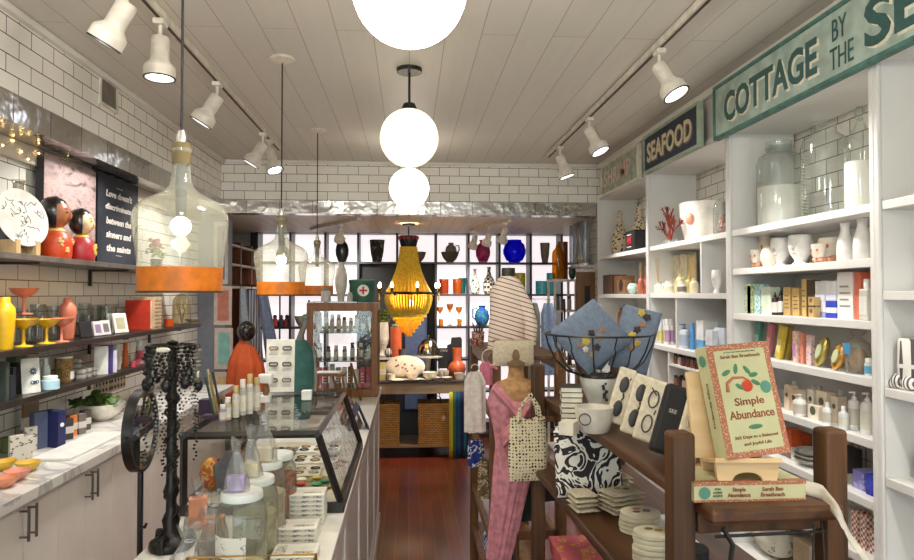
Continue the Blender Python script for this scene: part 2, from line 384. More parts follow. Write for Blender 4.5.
def track(x, name_lbl, y0, y1):
    t = thing('track_rail', name_lbl, 'track light rail', (x, 0, CZ), group='ceiling track rails')
    MB().box(-.018, .018, y0, y1, -.028, -.0006).build('rail', M((220, 212, 198), .4), t, bevel=.002)
    MB().box(-.006, .006, y0+.01, y1-.01, -.031, -.0281).build('slot', M((70, 62, 52), .6), t)
TX_L, TX_R = -.95, 1.07
track(TX_L, 'cream ceiling track along the tiled side wall', -.6, 4.9)
track(TX_R, 'cream ceiling track along the painted signs side', -.6, 5.0)
def head(loc, aim, label, watts=SPOT_W, s=1.0, light=True, grp='spotlight heads on the ceiling tracks'):
    g = thing('spotlight_head', label, 'spotlight', loc, group=grp)
    cream = M((226, 218, 204), .35)
    d = (Vector(aim)-(Vector(loc)+Vector((0,0,-.12*s)))).normalized()
    Q = Vector((0,0,-1)).rotation_difference(d).to_matrix().to_4x4()
    Mx = Matrix.Translation((0,0,-.075*s)) @ Q @ Matrix.Diagonal((s,s,s,1))
    MB().box(-.02*s, .02*s, -.028*s, .028*s, -.022*s, -.001).build('adapter', cream, g, bevel=.003)
    MB().tube([(0,0,-.02*s), (0.0,0,-.05*s), tuple(Mx @ Vector((0,0,-.02)))], .0075*s, 8).build('stem', cream, g, smooth=True)
    MB().lathe([(0, .01), (.03, .008), (.034, 0), (.034, -.075), (.036, -.085), (.055, -.105), (.058, -.115), (.058, -.15), (.055, -.152), (.05, -.15), (.048, -.13), (.03, -.12)], mat=Mx, seg=28).build('lamp_can', cream, g, smooth=True)
    MB().lathe([(.0585, -.148), (.0585, -.153), (.053, -.153)], mat=Mx, seg=28).build('rim', M((40, 34, 30), .5), g, smooth=True)
    MB().lathe([(0, -.128), (.05, -.132)], mat=Mx, seg=24).build('lens', emitmat((228, 238, 255), 5), g, smooth=True)
    if light:
        ld = bpy.data.lights.new('spot', 'SPOT'); ld.energy = watts; ld.spot_size = R(95); ld.spot_blend = .6; ld.color = (1, .965, .91); ld.shadow_soft_size = .04
        lo = bpy.data.objects.new('spot', ld); C.objects.link(lo); lo.parent = g
        p = Mx @ Vector((0,0,-.165)); lo.location = p; lo.rotation_euler = (Vector((0,0,-1)).rotation_difference(d)).to_euler()
    return g
TZ = CZ-.031
def ty(py, x):   # where the ray through that row of the track meets it
    return (TZ-EYE)*F/(294-py)
head((TX_L, 2.28, TZ), (-1.53, 2.33, 1.5), 'cream spotlight on the tiled-wall track, nearest one, tilted to the wall', 12)
head((TX_L, 2.58, TZ), (-.96, 2.56, .9), 'cream spotlight on the tiled-wall track, pointing straight down')
head((TX_L, 3.33, TZ), (-1.6, 3.3, 1.4), 'cream spotlight on the tiled-wall track, third one, tilted to the wall')
head((TX_L, 4.36, TZ), (-1.7, 4.3, 1.2), 'cream spotlight at the track end, tilted toward the tiled wall')
head((TX_L, 4.56, TZ), (-.45, 4.2, 1.0), 'cream spotlight at the track end, turned toward the counter')
head((TX_R, 2.74, TZ), (1.6, 2.3, 1.2), 'cream spotlight on the sign-side track, nearest one, above the seafood sign')
head((TX_R, 3.84, TZ), (1.6, 3.5, 1.2), 'cream spotlight on the sign-side track, middle one')
head((TX_R, 4.61, TZ), (1.5, 4.5, 1.2), 'cream spotlight at the far end of the sign-side track')
for x, ax, l in ((TX_L, (-1.5, 1.35, 2.35), 'cream spotlight on the tiled-wall track behind the camera, added to brighten the upper wall'), (TX_R, (1.6, 1.1, 1.0), 'cream spotlight on the sign-side track, behind the camera')):  # tiled-wall head is an unseen lamp added to brighten the upper wall
    head((x, .55, TZ), ax, l, 34 if x < 0 else SPOT_W)
# rear track on the low ceiling
def rear_head(px, py, Y, aim, label):
    p = at(px, py, Y=Y); head((p.x, Y, RZ-.031), aim, label, 5, .85, grp='spotlights under the low rear ceiling')
for x0, y0, x1, y1, l in ((.62, 6.5, .86, 5.6, 'short cream track on the low rear ceiling, toward the signs side'), (-.42, 5.6, -.95, 6.5, 'short cream track on the low rear ceiling, behind the bottle lamps')):
    t = thing('track_rail', l, 'track light rail', (0, 0, RZ), group='ceiling track rails')
    dx, dy = x1-x0, y1-y0; a = math.atan2(dy, dx); ln = math.hypot(dx, dy)
    MB().box(0, ln, -.018, .018, -.03, -.0006, Matrix.Translation((x0, y0, 0)) @ Matrix.Rotation(a, 4, 'Z')).build('rail', M((220, 212, 198), .4), t, bevel=.002)
for f, l in ((.1, 'farthest'), (.5, 'middle'), (.9, 'nearest')):
    head((.62+.24*f, 6.5-.9*f, RZ-.031), (.4+.2*f, 7.2-.9*f, 1.0), l+' small cream spotlight of three on the short rear track before the cubbies', 24, .8, grp='spotlights under the low rear ceiling')
head((-.60, 5.9, RZ-.031), (-.9, 6.9, 1.2), 'small cream spotlight on the rear track behind the bottle lamps', 24, .8, grp='spotlights under the low rear ceiling')

# fairy lights under the tiled band
g = thing('fairy_lights', 'string of tiny warm fairy lights draped along the batten above the top wall shelf', 'string lights', (XL+.035, 0, 2.16))
pts = []; 
for i in range(90):
    y = .7+i*.03; pts.append((.012*math.sin(i*1.7), y, .02*math.sin(i*.9)+.012*math.sin(i*2.3)))
MB().tube(pts, .0012, 4).build('wire', M((190, 180, 150), .5), g)
m = MB()
for i in range(0, 90, 2): m.sphere(pts[i], .0038, 6, 4)
o = m.build('bulb', emitmat((255, 200, 120), 14), g); o['kind'] = 'stuff'
# ================================================================ SHARED SMALL-THING BUILDERS
PROF = {
 'vase': [(0,0),(.5,0),(.62,.05),(.95,.3),(1,.5),(.85,.72),(.45,.86),(.4,.92),(.55,1),(.48,1),(.33,.92),(.36,.86),(.75,.7),(.9,.5),(.85,.3),(.5,.07),(0,.06)],
 'gourd': [(0,0),(.6,0),(.85,.05),(1,.22),(.95,.4),(.7,.56),(.36,.68),(.26,.8),(.24,.92),(.34,1),(.2,1),(.15,.9),(0,.85)],
 'beaker': [(0,0),(.55,0),(.6,.04),(.85,.45),(1,1),(.93,1),(.78,.45),(.5,.07),(0,.06)],
 'cup': [(0,0),(.8,0),(.88,.04),(1,1),(.93,1),(.81,.08),(0,.07)],
 'bowl': [(0,0),(.35,0),(.4,.06),(.72,.35),(.93,.7),(1,1),(.95,1),(.86,.68),(.66,.38),(.35,.14),(0,.1)],
 'round': [(0,0),(.4,0),(.75,.12),(.98,.38),(1,.55),(.85,.8),(.6,.93),(.62,1),(.55,1),(.52,.92),(.78,.78),(.9,.55),(.88,.38),(.66,.16),(0,.08)],
 'bottle': [(0,0),(.9,0),(1,.03),(1,.62),(.92,.72),(.5,.8),(.36,.84),(.36,.9),(0,.9)],
 'tube': [(0,0),(1,0),(1,1),(0,1)],
 'jar': [(0,0),(.92,0),(1,.04),(1,.72),(.93,.8),(.74,.86),(.72,.92),(.68,.92),(.7,.85),(.88,.78),(.96,.7),(.96,.06),(0,.03)],
 'urn': [(0,0),(.5,0),(.55,.03),(.5,.08),(.6,.14),(.9,.35),(1,.6),(.8,.82),(.5,.9),(.48,.95),(.6,1),(.5,1),(.4,.92),(0,.85)],
 'coupe': [(0,0),(.62,0),(.6,.03),(.16,.07),(.1,.14),(.13,.3),(.09,.42),(.12,.6),(.3,.68),(.75,.8),(1,1),(.95,1),(.7,.83),(0,.72)],
 'tumbler': [(0,0),(.86,0),(1,1),(.95,1),(.82,.05),(0,.05)],
 'shaker': [(0,0),(.72,0),(.76,.03),(.98,.62),(1,.66),(.98,.72),(.9,.8),(.55,.88),(.5,.9),(.5,.97),(.42,1),(0,1)],
 'lid': [(0,0),(1,0),(1,.9),(.94,1),(0,1)],
 'milk': [(0,0),(.9,0),(1,.04),(1,.4),(.85,.6),(.55,.78),(.5,.86),(.62,1),(.5,1),(.42,.88),(.4,.8),(0,.7)],
}
def pr(n, r, h): return [(a*r, b*h) for a, b in PROF[n]]
def vessel(name, label, cat, loc, h, r, prof, mat, group=None, rz=0, seg=24):
    o = MB().lathe(pr(prof, r, h), seg=seg).build(name, mat, smooth=True, loc=loc); o.rotation_euler = (0,0,rz)
    return tag(o, label, cat, group)
def bottle(label, loc, h, r, col, cap=(240,238,232), lab=None, kind='cap', rz=0, group=None, sq=False, name=None, rough=.35, cat='bottle', mat=None):
    g = thing(name or 'toiletry_bottle', label, cat, loc, rz, group)
    bm_ = mat or M(col, rough)
    if sq: MB().box(-r, r, -r*.7, r*.7, 0, h*.76).build('body', bm_, g, bevel=r*.2)
    else: MB().lathe([(0,0),(r*.94,0),(r,.03*h),(r,h*.66),(r*.85,h*.74),(r*.4,h*.78),(0,h*.78)], seg=18).build('body', bm_, g, smooth=True)
    cm = M(cap, .4)
    if kind == 'pump':
        m = MB().lathe([(0,h*.765),(r*.42,h*.765),(r*.42,h*.85),(r*.14,h*.86),(r*.14,h*.94),(r*.3,h*.945),(r*.3,h),(0,h)], seg=12)
        m.box(-r*.12, r*.12, -r*1.0, 0, h*.955, h*.995).build('pump', cm, g, smooth=True)
    elif kind == 'dropper': MB().lathe([(0,h*.765),(r*.5,h*.765),(r*.5,h*.86),(r*.25,h*.88),(r*.25,h*.97),(0,h)], seg=12).build('dropper', cm, g, smooth=True)
    elif kind == 'big': MB().lathe([(0,h*.765),(r*.8,h*.765),(r*.8,h*.98),(r*.75,h),(0,h)], seg=16).build('cap', cm, g, smooth=True)
    else: MB().lathe([(0,h*.765),(r*.45,h*.765),(r*.45,h*.97),(r*.4,h),(0,h)], seg=12).build('cap', cm, g, smooth=True)
    if lab:
        lm = lab if not isinstance(lab, tuple) else M(lab, .6)
        if sq: MB().box(-r*.85, r*.85, -r*.7-.001, r*.7+.001, h*.14, h*.58).build('paper_label', lm, g)
        else: MB().lathe([(r*1.015,h*.12),(r*1.02,h*.12),(r*1.02,h*.56),(r*1.015,h*.56)], seg=18).build('paper_label', lm, g, smooth=True)
    return g
# a carton: front face toward -x (fx) or -y (fy)
def carton(label, loc, w, d, h, col, art=None, artc=None, rz=0, group=None, name='product_box', cat='box', tilt=0, face='y'):
    g = thing(name, label, cat, loc, rz, group)
    if tilt: g.rotation_euler = (tilt, 0, rz)
    mt = col if not isinstance(col, tuple) else M(col, .5)
    MB().box(-w/2, w/2, -d/2, d/2, 0, h).build('carton', mt, g, bevel=.001)
    if art:
        am = artc if artc and not isinstance(artc, tuple) else M(artc or (90,90,90), .6)
        m = MB()
        if art == 'band': m.box(-w/2-.0006, w/2+.0006, -d/2-.0006, d/2+.0006, h*.3, h*.62)
        elif art == 'base': m.box(-w/2-.0006, w/2+.0006, -d/2-.0006, d/2+.0006, h*.02, h*.35)
        elif art == 'dot': m.lathe([(0,0),(w*.25,0),(w*.25,.0009),(0,.0009)], seg=16, mat=Matrix.Translation((0,-d/2,h*.62)) @ Matrix.Rotation(PI/2,4,'X'))
        elif art == 'lines':
            for i in range(4): m.box(-w*.34, w*.34*(1-.3*(i%2)), -d/2-.0006, -d/2, h*(.25+.14*i), h*(.29+.14*i))
        m.build('printed_panel', am, g)
    return g
# ================================================================ WALL SHELVING, SIGNS SIDE
SHW = M((228, 226, 222), .42, var=.015, scale=5)
DIV = [YB-.002, ny(648.5, XR), ny(730, XR), ny(877.5, XR), ny(877.5, XR)-1.05]     # divider centres
LV = {0: [2.365, 1.86, 1.55, 1.23, .93, .64, .35, .1], 1: [2.365, 1.86, 1.555, 1.23, .80, .60, .35, .1],
      2: [2.365, 1.86, 1.672, 1.457, 1.262, 1.052, .845, .64, .35, .1], 3: [2.365, 1.86, 1.56, 1.24, .945, .64, .35, .1]}
BN = ['bay under the shrimp sign', 'bay under the seafood sign', 'bay under the long sign', 'bay at the picture edge']
for b in range(4):
    g = thing('shelving_bay', ['white built-in shelving bay under the small shrimp sign', 'white built-in shelving bay under the dark seafood sign', 'wide white built-in shelving bay under the long green sign, holding glass jars', 'white built-in shelving bay cut by the picture edge, with striped towels'][b], 'shelves', (0, DIV[b], 0), group='white built-in shelving bays')
    ln = DIV[b]-DIV[b+1]
    MB().box(XR+.005, XW-.02, -.022, .0, 0, 2.369).build('side_panel', SHW, g)
    MB().box(XR+.005, XW-.02, -ln+.0005, -ln+.022, 0, 2.369).build('side_panel', SHW, g)
    MB().box(XR-.008, XR+.0049, -.022 if b else -.03, .0, 0, 2.369).build('face_strip', SHW, g, bevel=.004)
    MB().box(XR-.008, XR+.0049, -ln+.0005, -ln+.024, 0, 2.369).build('face_strip', SHW, g, bevel=.004)
    MB().box(XW-.0199, XW-.015, -ln+.022, -.022, 0, 1.845).build('back_panel', SHW, g)
    for z in LV[b]:
        MB().box(XR, XW-.0201, -ln+.024, -.024, z-.03, z-.0003).build('shelf', SHW, g, bevel=.002)
    if b == 1:
        y = ny(700, XR)-DIV[b]; MB().box(XR+.006, XW-.021, y-.008, y+.008, 1.555, 1.83).build('partition', SHW, g)
        y = ny(675, XR)-DIV[b]; MB().box(XR+.006, XW-.021, y-.008, y+.008, 1.23, 1.525).build('partition', SHW, g)
        y2 = ny(667, XR)-DIV[b]; MB().box(XR+.006, XW-.021, y2-.008, y2+.008, .80, 1.20).build('partition', SHW, g)
        for z in (1.13, 1.0, .9): MB().box(XR+.004, XW-.021, -ln+.025, y2-.0085, z-.012, z).build('shelf', SHW, g)
# --- signs
def sign(label, Yf, Yn, z0, z1, x, base, frame, fr=.022, tk=.022, tilt=0):
    g = thing('painted_sign', label, 'sign', (x, (Yf+Yn)/2, z0), group=None)
    g.rotation_euler = (0, tilt, 0)
    h = z1-z0; L2 = (Yf-Yn)/2
    MB().box(-tk/2, tk/2, -L2+fr, L2-fr, fr, h-fr).build('board', base, g)
    m = MB(); e = tk/2+.008
    m.box(-e, e-.004, -L2, L2, 0, fr); m.box(-e, e-.004, -L2, L2, h-fr, h); m.box(-e, e-.004, -L2, -L2+fr, fr, h-fr); m.box(-e, e-.004, L2-fr, L2, fr, h-fr)
    m.build('frame', frame, g, bevel=.003)
    return g
XA = (0,-1,0); YA = (0,0,1)
def sletters(g, s, yc, zc, w_, h_, col, shadow, sz=.1, bold=.0028):
    x = -.0125
    yc -= g.location.y; zc -= g.location.z
    if shadow: text(s, sz, M(shadow, .6, scale=40), g, (x+.0004, yc-.013, zc-.011), XA, YA, name='letter_shadow', depth=.0006, width=w_, height=h_, bold=bold)
    text(s, sz, M(col, .6, var=.06, scale=60), g, (x-.001, yc, zc), XA, YA, name='lettering', depth=.0006, width=w_, height=h_, bold=bold)
xs = 1.535
ws = M((176, 194, 182), .6, var=.10, scale=14); tl = M((78, 124, 114), .5, var=.15, scale=25)
g = sign('long weathered green wooden sign painted with large teal letters', ny(714, 1.516), 1.55, 2.315, 2.583, xs, ws, tl, .017)
teal = (60, 98, 94); cream = (238, 232, 210)
def yspan(a, b): ya, yb = ny(a, xs-.012), ny(b, xs-.012); return (ya+yb)/2, ya-yb
c, wd = yspan(726, 820); sletters(g, 'COTTAGE', c, 2.447, wd, .142, teal, cream)
c, wd = yspan(835.5, 850); sletters(g, 'BY', c, 2.497, wd, .078, teal, None, .06, 0)
c, wd = yspan(833, 857); sletters(g, 'THE', c, 2.395, wd, .078, teal, None, .06, 0)
yA = ny(867, xs-.012); sletters(g, 'SEA', yA-.235, 2.447, .46, .165, teal, cream)
g = sign('navy wooden sign with cream letters in a pale green frame', ny(643.5, xs-.019), ny(699, xs-.019), 2.325, 2.57, xs, M((42, 50, 68), .6, var=.15, scale=30), M((164, 176, 156), .5), .018)
c, wd = yspan(648, 693); sletters(g, 'SEAFOOD', c, 2.45, wd, .125, (222, 206, 170), (120, 110, 96))
g = sign('small pale green sign with pink letters in a cream frame', ny(601, xs-.019), ny(638, xs-.019), 2.315, 2.56, xs, M((166, 176, 152), .6, var=.14, scale=20), M((220, 214, 192), .5), .018)
c, wd = yspan(605, 631); sletters(g, 'SHRIMP', c, 2.44, wd, .12, (236, 204, 190), None, bold=.001)

# --- items: rows by picture columns on the shelf plane
def cy(Y, h, px=None):
    yf = Y if px is None else ny(px, XR)
    for b in range(4):
        if DIV[b+1] <= yf <= DIV[b]: return min(max(Y, DIV[b+1]+.027+h), DIV[b]-.026-h)
    return Y
def place(px, z, X, h=.03): return Vector((X, cy(ny(px, X), h, px), z))
def rb(label, px0, px1, pyt, z, X, col, art=None, artc=None, d=.045, **k):
    ya, yb = ny(px0, X), ny(px1, X); h = at((px0+px1)/2, pyt, X=X).z-z
    return carton(label, (X+d/2, cy((ya+yb)/2, abs(ya-yb)/2, (px0+px1)/2), z), max(.012, abs(ya-yb)-.002), d, h, col, art, artc, rz=-PI/2, **k)
def rv(name, label, cat, pxc, wpx, pyt, z, X, prof, mat, group=None, **k):
    Y = ny(pxc, X); h = at(pxc, pyt, X=X).z-z
    Y = cy(Y, wpx*Y/F/2, pxc)
    return vessel(name, label, cat, (X, Y, z), h, wpx*Y/F/2*.98, prof, mat, group, **k)
def rbt(label, pxc, wpx, pyt, z, X, col, **k):
    Y = ny(pxc, X); h = at(pxc, pyt, X=X).z-z
    Y = cy(Y, wpx*Y/F/2, pxc)
    return bottle(label, (X, Y, z), h, wpx*Y/F/2*.95, col, rz=-PI/2, **k)
def lay(label, xy, zlist): pass
Z = LV[2]
# big jars on the top shelf
def big_jar(label, px, w_, pyt, X, fill, kind):
    Y = ny(px, X); r = w_*Y/F/2; h = min(at(px, pyt, X=X).z-Z[1], .466)
    Y = cy(Y, r, px)
    g = thing('glass_jar', label, 'jar', (X, Y, Z[1]), group='large glass jars on the top shelf')
    if kind == 'stopper': prof = [(0,.003),(r*.97,.003),(r,.02),(r,h*.6),(r*.9,h*.7),(r*.4,h*.8),(r*.22,h*.86),(r*.24,h*.9)]
    else: prof = [(0,.003),(r*.97,.003),(r,.02),(r,h*.74),(r*.9,h*.82),(r*.6,h*.87),(r*.52,h*.89),(r*.5,h*.98),(r*.56,h)]
    MB().lathe(prof, seg=36).build('jar_body', glass((248,251,250), .7, .04, .04), g, smooth=True)
    if fill: MB().lathe([(0,.006),(r*.95,.006),(r*.965,.02),(r*.965,h*fill),(0,h*fill+.004)], seg=30).build('white_salt', M((244,240,232), .9, var=.015, scale=20), g, smooth=True)
    if kind == 'lid':
        m = MB().lathe([(r*.58,h*.89),(r*.62,h*.91),(r*.6,h*.98),(r*.62,h)], seg=24); m.build('glass_lip', glass((230,238,236), .7, .05, .06), g, smooth=True)
    if kind == 'stopper': MB().lathe([(0,h*.86),(r*.19,h*.88),(r*.16,h*.91),(r*.3,h*.94),(r*.34,h*.97),(r*.2,h),(0,h)], seg=20).build('stopper', glass((235,240,238), .8, .05, .12), g, smooth=True)
    if kind == 'rings':
        m = MB()
        for i in range(20): m.tube([(-.0+r*.98*math.cos(a)-.0, r*.98*math.sin(a), .03+i*h*.66/20) for a in [PI*.55+j*PI*.25/5 for j in range(6)]], .0022, 4)
        m.build('ribbed_strip', M((205, 200, 180), .4), g)
big_jar('wide clear glass jar half full of white salt, on the top shelf beside the divider', 781, 45, 141, 1.74, .47, 'lid')
big_jar('empty clear glass carboy standing between two part-filled jars on the top shelf', 826, 45, 121, 1.74, 0, 'rings')
big_jar('clear stoppered glass bottle with white salt, on the top shelf by the tall post', 862, 31, 106, 1.74, .48, 'stopper')
# shelf 2: face cups and white bottles
cer = M((232, 222, 206), .35); wht = M((236, 234, 230), .4)
def head_cup(label, px, w_, pyt, X, mat, feat=(190,185,180), group='face cups and planters on the second shelf'):
    Y = ny(px, X); r = w_*Y/F/2; Y = cy(Y, r, px); h = at(px, pyt, X=X).z-Z[2]
    g = thing('face_planter', label, 'planter', (X, Y, Z[2]), -PI/2+.35, group)
    MB().lathe([(0,0),(r*.62,0),(r*.66,h*.06),(r*.45,h*.14),(r*.5,h*.2),(r*.85,h*.42),(r,h*.7),(r*.9,h*.97),(r*.82,h),(r*.8,h*.95),(r*.86,h*.7),(0,h*.5)], seg=24).build('cup', mat, g, smooth=True)
    m = MB(); m.sphere((0,-r*.93,h*.58), r*.14, 8, 6, 1, 1, 1.7); m.tube([(-r*.5,-r*.82,h*.72),(-r*.35,-r*.92,h*.69),(-r*.18,-r*.95,h*.72)], r*.03, 5); m.tube([(r*.5,-r*.82,h*.72),(r*.35,-r*.92,h*.69),(r*.18,-r*.95,h*.72)], r*.03, 5)
    m.sphere((0,-r*.8,h*.4), r*.16, 8, 6, 1.4, .7, .5)
    m.build('face', M(feat, .5), g, smooth=True); return g
def bust_cup(label, px, w_, pyt, X, hearts=True):
    Y = ny(px, X); r = w_*Y/F/2; Y = cy(Y, r, px); h = at(px, pyt, X=X).z-Z[2]
    g = thing('body_planter', label, 'planter', (X, Y, Z[2]), -PI/2+.3, 'face cups and planters on the second shelf')
    MB().lathe([(0,h*.28),(r*.55,h*.28),(r*.8,h*.4),(r*.9,h*.7),(r*.95,h),(r*.88,h),(r*.8,h*.6),(0,h*.5)], seg=24).build('cup', cer, g, smooth=True)
    m = MB(); m.sphere((-r*.42,-.1*r,h*.2), r*.42, 12, 8, 1, 1, .9); m.sphere((r*.42,-.1*r,h*.2), r*.42, 12, 8, 1, 1, .9)
    m.build('base', M((232, 170, 140), .4), g, smooth=True)
    m = MB(); m.sphere((-r*.38,-r*.78,h*.68), r*.2, 8, 6, 1, .4, 1); m.sphere((r*.38,-r*.78,h*.68), r*.2, 8, 6, 1, .4, 1)
    m.build('painted_spot', M((205, 110, 80), .5), g, smooth=True)
o = rv('ceramic_cup', 'tall cream cup with brown blots on the second shelf, beside the divider', 'cup', 749, 14, 238, Z[2], 1.72, 'cup', pattern((230,214,192), (196,110,84), 'blots', 30, .62))
bust_cup('small cream body-shaped cup with clay dots, in front of the blotted cup', 757, 14, 250, 1.65)
g = rv('ceramic_cup', 'cream round cup with a black ring drawn on it, beside the body cups', 'cup', 769, 17, 247, Z[2], 1.65, 'round', cer)
MB().lathe([(.009,0),(.0105,0),(.0105,.0012),(.009,.0012),(.009,0)], seg=20, mat=Matrix.Translation((-.02,-.012,.03)) @ Matrix.Rotation(-PI/2,4,'Y') @ Matrix.Rotation(-.5,4,'X')).build('drawn_ring', M((60,55,50)), g)
head_cup('smaller matt white face planter on the second shelf', 781, 20, 238, 1.69, wht)
head_cup('larger matt white face planter with closed eyes on the second shelf', 801, 25, 235, 1.68, wht)
bust_cup('small body-shaped cup with clay spots, in front of the wider body planter', 819, 15, 244, 1.63)
bust_cup('wide cream body-shaped planter with clay spots and pink base', 830, 22, 238, 1.70)
rv('milk_bottle_vase', 'plain white ceramic bottle vase, first of two from the body planters', 'vase', 846, 17, 223, Z[2], 1.66, 'milk', wht)
rv('milk_bottle_vase', 'plain white ceramic bottle vase standing against the tall post', 'vase', 863, 18, 218, Z[2], 1.66, 'milk', wht)
# shelf 3
S3 = 'third shelf of the wide bay'
def R3(*a, **k): return rb(*a[:4], Z[3], 1.63, *a[4:], group='skincare boxes on the third shelf', **k)
R3('pale green patterned soap box beside the divider on the third shelf', 740, 746, 284, pattern((206,222,186),(120,160,110),'blots',60,.55))
R3('yellow-green patterned soap box, second from the divider on the third shelf', 747, 752, 286, pattern((216,218,160),(120,150,90),'blots',60,.55))
R3('aqua patterned soap box, third from the divider on the third shelf', 753.5, 760, 284, pattern((196,222,216),(90,150,150),'blots',60,.55))
R3('plain mint green wide box between aqua box and dropper bottle', 761, 771, 287, (208,220,200))
rbt('small dark dropper bottle with white label, nearer the mint box', 775, 7, 292, Z[3], 1.61, (52,36,28), cap=(22,20,20), lab=(232,230,226), kind='dropper')
rbt('small dark dropper bottle with white label, nearer the gold boxes', 780.5, 7, 290, Z[3], 1.63, (52,36,28), cap=(22,20,20), lab=(232,230,226), kind='dropper')
gold = (196,164,104)
R3('gold box with fine print beside the dark dropper bottles', 783, 790, 287, gold, 'lines', (110,84,48))
R3('gold box with fine print, second from the dropper bottles', 792, 799, 288, gold, 'lines', (110,84,48))
R3('tall gold box standing against the dark brown box', 801.5, 806, 279, (206,174,110), 'lines', (120,92,50))
R3('tall dark brown box behind the two small gold cubes', 806.5, 814, 280, (66,50,34), d=.03)
a = rb('small gold cube box, lower of two stacked', 808, 813.5, 307, Z[3], 1.6, gold, 'dot', (120,90,50), d=.028)
b_ = rb('small gold cube box, upper of two stacked', 808, 813.5, 297, Z[3]+.047, 1.6, gold, 'dot', (120,90,50), d=.028)
for i, (p0, p1, c, lab) in enumerate(((815, 825, (236,236,240), 'white'), (825.5, 836, (238,238,242), 'white'))):
    hb = at((p0+p1)/2, 301, X=1.63).z-Z[3]
    rb('white jar carton with blue edge, lower of the stack %s' % ('nearer the gold cubes' if i == 0 else 'nearer the tall printed box'), p0, p1, 301, Z[3], 1.63, c if i == 0 else (52,70,190), 'base' if i == 0 else 'band', (150,160,200) if i == 0 else (236,236,240))
    rb('white jar carton with grey lid edge, upper, %s' % ('nearer the gold cubes' if i == 0 else 'nearer the tall printed box'), p0, p1, 281, Z[3]+hb+.001, 1.63, c, 'base', (210,214,232))
R3('tall white box printed with pink shapes beside the blue and white cartons', 837, 853, 272, pattern((238,232,228),(232,150,130),'blots',16,.68), 'lines', (150,150,150))
R3('tall coral box edge beside the clear reed bottle', 854, 861, 272, (226,120,92), d=.06)
g = rbt('clear glass bottle with white label standing against the tall post, third shelf', 867, 14, 279, Z[3], 1.61, (210,208,196), cap=(228,228,224), lab=(238,236,230), kind='cap', sq=True)
# shelf 4: soaps, packets
def pack(label, pxb, pyt, w_, X, col, tilt, artc=None, z=Z[4], d=.02, px_w=True):
    Y = ny(pxb, X); h = at(pxb, pyt, X=X).z-z
    g = thing('soap_packet', label, 'packet', (X, Y, z), -PI/2, 'bright packets on the fourth shelf')
    T = Matrix.Rotation(tilt, 4, 'Y'); off = Matrix.Translation((0, 0, abs(math.sin(tilt))*w_*Y/F/2))
    wv = w_*Y/F/2; MB().box(-wv, wv, -d/2, d/2, 0, h/math.cos(tilt), off @ T).build('wrapper', col if not isinstance(col, tuple) else M(col,.4), g, bevel=.002)
    if artc: MB().box(-wv*.7, wv*.7, -d/2-.001, -d/2, h*.2, h*.6, off @ T).build('printed_panel', M(artc, .5), g)
pack('dark teal packet leaning beside the divider on the fourth shelf', 757, 322, 10, 1.66, (70,130,120), .15, (150,190,170))
pack('mauve pink packet leaning on the fourth shelf, beside the teal one', 767, 324, 8, 1.64, (190,110,120), .3, (226,170,160))
pack('yellow packet with gold stripe leaning on the fourth shelf', 778, 326, 9, 1.63, (214,186,70), .3, (240,220,150))
pack('olive gold packet leaning behind the yellow one', 786, 326, 7, 1.66, (170,140,60), .2)
pack('pale pink striped carton upright on the fourth shelf, beside the gold packets', 796, 331, 7, 1.62, pattern((236,180,170),(240,220,200),'blots',30,.5), 0, (196,140,190))
pack('salmon carton upright in the middle of the fourth shelf', 803, 333, 5, 1.62, (226,140,116), 0)
pack('dotted pink and grey carton upright beside the oval gold packs', 810, 335, 8, 1.62, pattern((226,196,190),(150,140,170),'spots',70,.3), 0)
def ovalpack(label, px, w_, pyt, X, col, ang):
    Y = ny(px, X); h = at(px, pyt, X=X).z-Z[4]; r = h/2
    g = thing('oval_soap_pack', label, 'packet', (X, Y, Z[4]), -PI/2, 'bright packets on the fourth shelf')
    T = Matrix.Translation((0,0,r)) @ Matrix.Rotation(ang,4,'Y') @ Matrix.Rotation(PI/2-.15,4,'X')
    k = w_*Y/F/2/r
    MB().lathe([(0,-.012),(r*.9,-.012),(r,-.006),(r,.004),(r*.8,.012),(0,.016)], seg=28, mat=T @ Matrix.Diagonal((k,1,1,1))).build('pack', col, g, smooth=True)
    MB().lathe([(0,.0125),(r*.5,.0135),(r*.5,.017),(0,.018)], seg=24, mat=T @ Matrix.Diagonal((k,1,1,1))).build('printed_panel', M((206,214,170),.5), g)
ovalpack('oval gold and green soap pack on the fourth shelf, nearer the cartons', 821, 15, 336, 1.62, M((190,170,96),.25,.6), .25)
ovalpack('oval gold and orange soap pack on the fourth shelf, nearer the cellophane bag', 838, 16, 342, 1.61, M((214,160,80),.25,.6), .3)
Y = ny(854, 1.63); g = thing('cellophane_bag', 'clear cellophane bag of tan sponge with blue tag on the fourth shelf', 'bag', (1.63, Y-.02, Z[4]), -PI/2)
MB().lathe([(0,0),(.04,0),(.044,.05),(.036,.11),(.012,.13),(.026,.155)], seg=14).build('film', glass((240,238,230), .6, .1, .15), g, smooth=True)
MB().sphere((0,0,.05), .034, 14, 10, 1, .8, 1.35).build('sponge', M((190,150,96),.9,bump=.8,scale=90), g, smooth=True)
MB().box(-.02,.02,-.046,-.044,.07,.11).build('paper_tag', M((80,150,196),.5), g)
rbt('small tub with light blue label on the fourth shelf by the tall post', 868, 9, 358, Z[4], 1.62, (226,226,220), cap=(236,236,232), lab=(96,170,206), kind='big', cat='jar', name='cosmetic_tub')
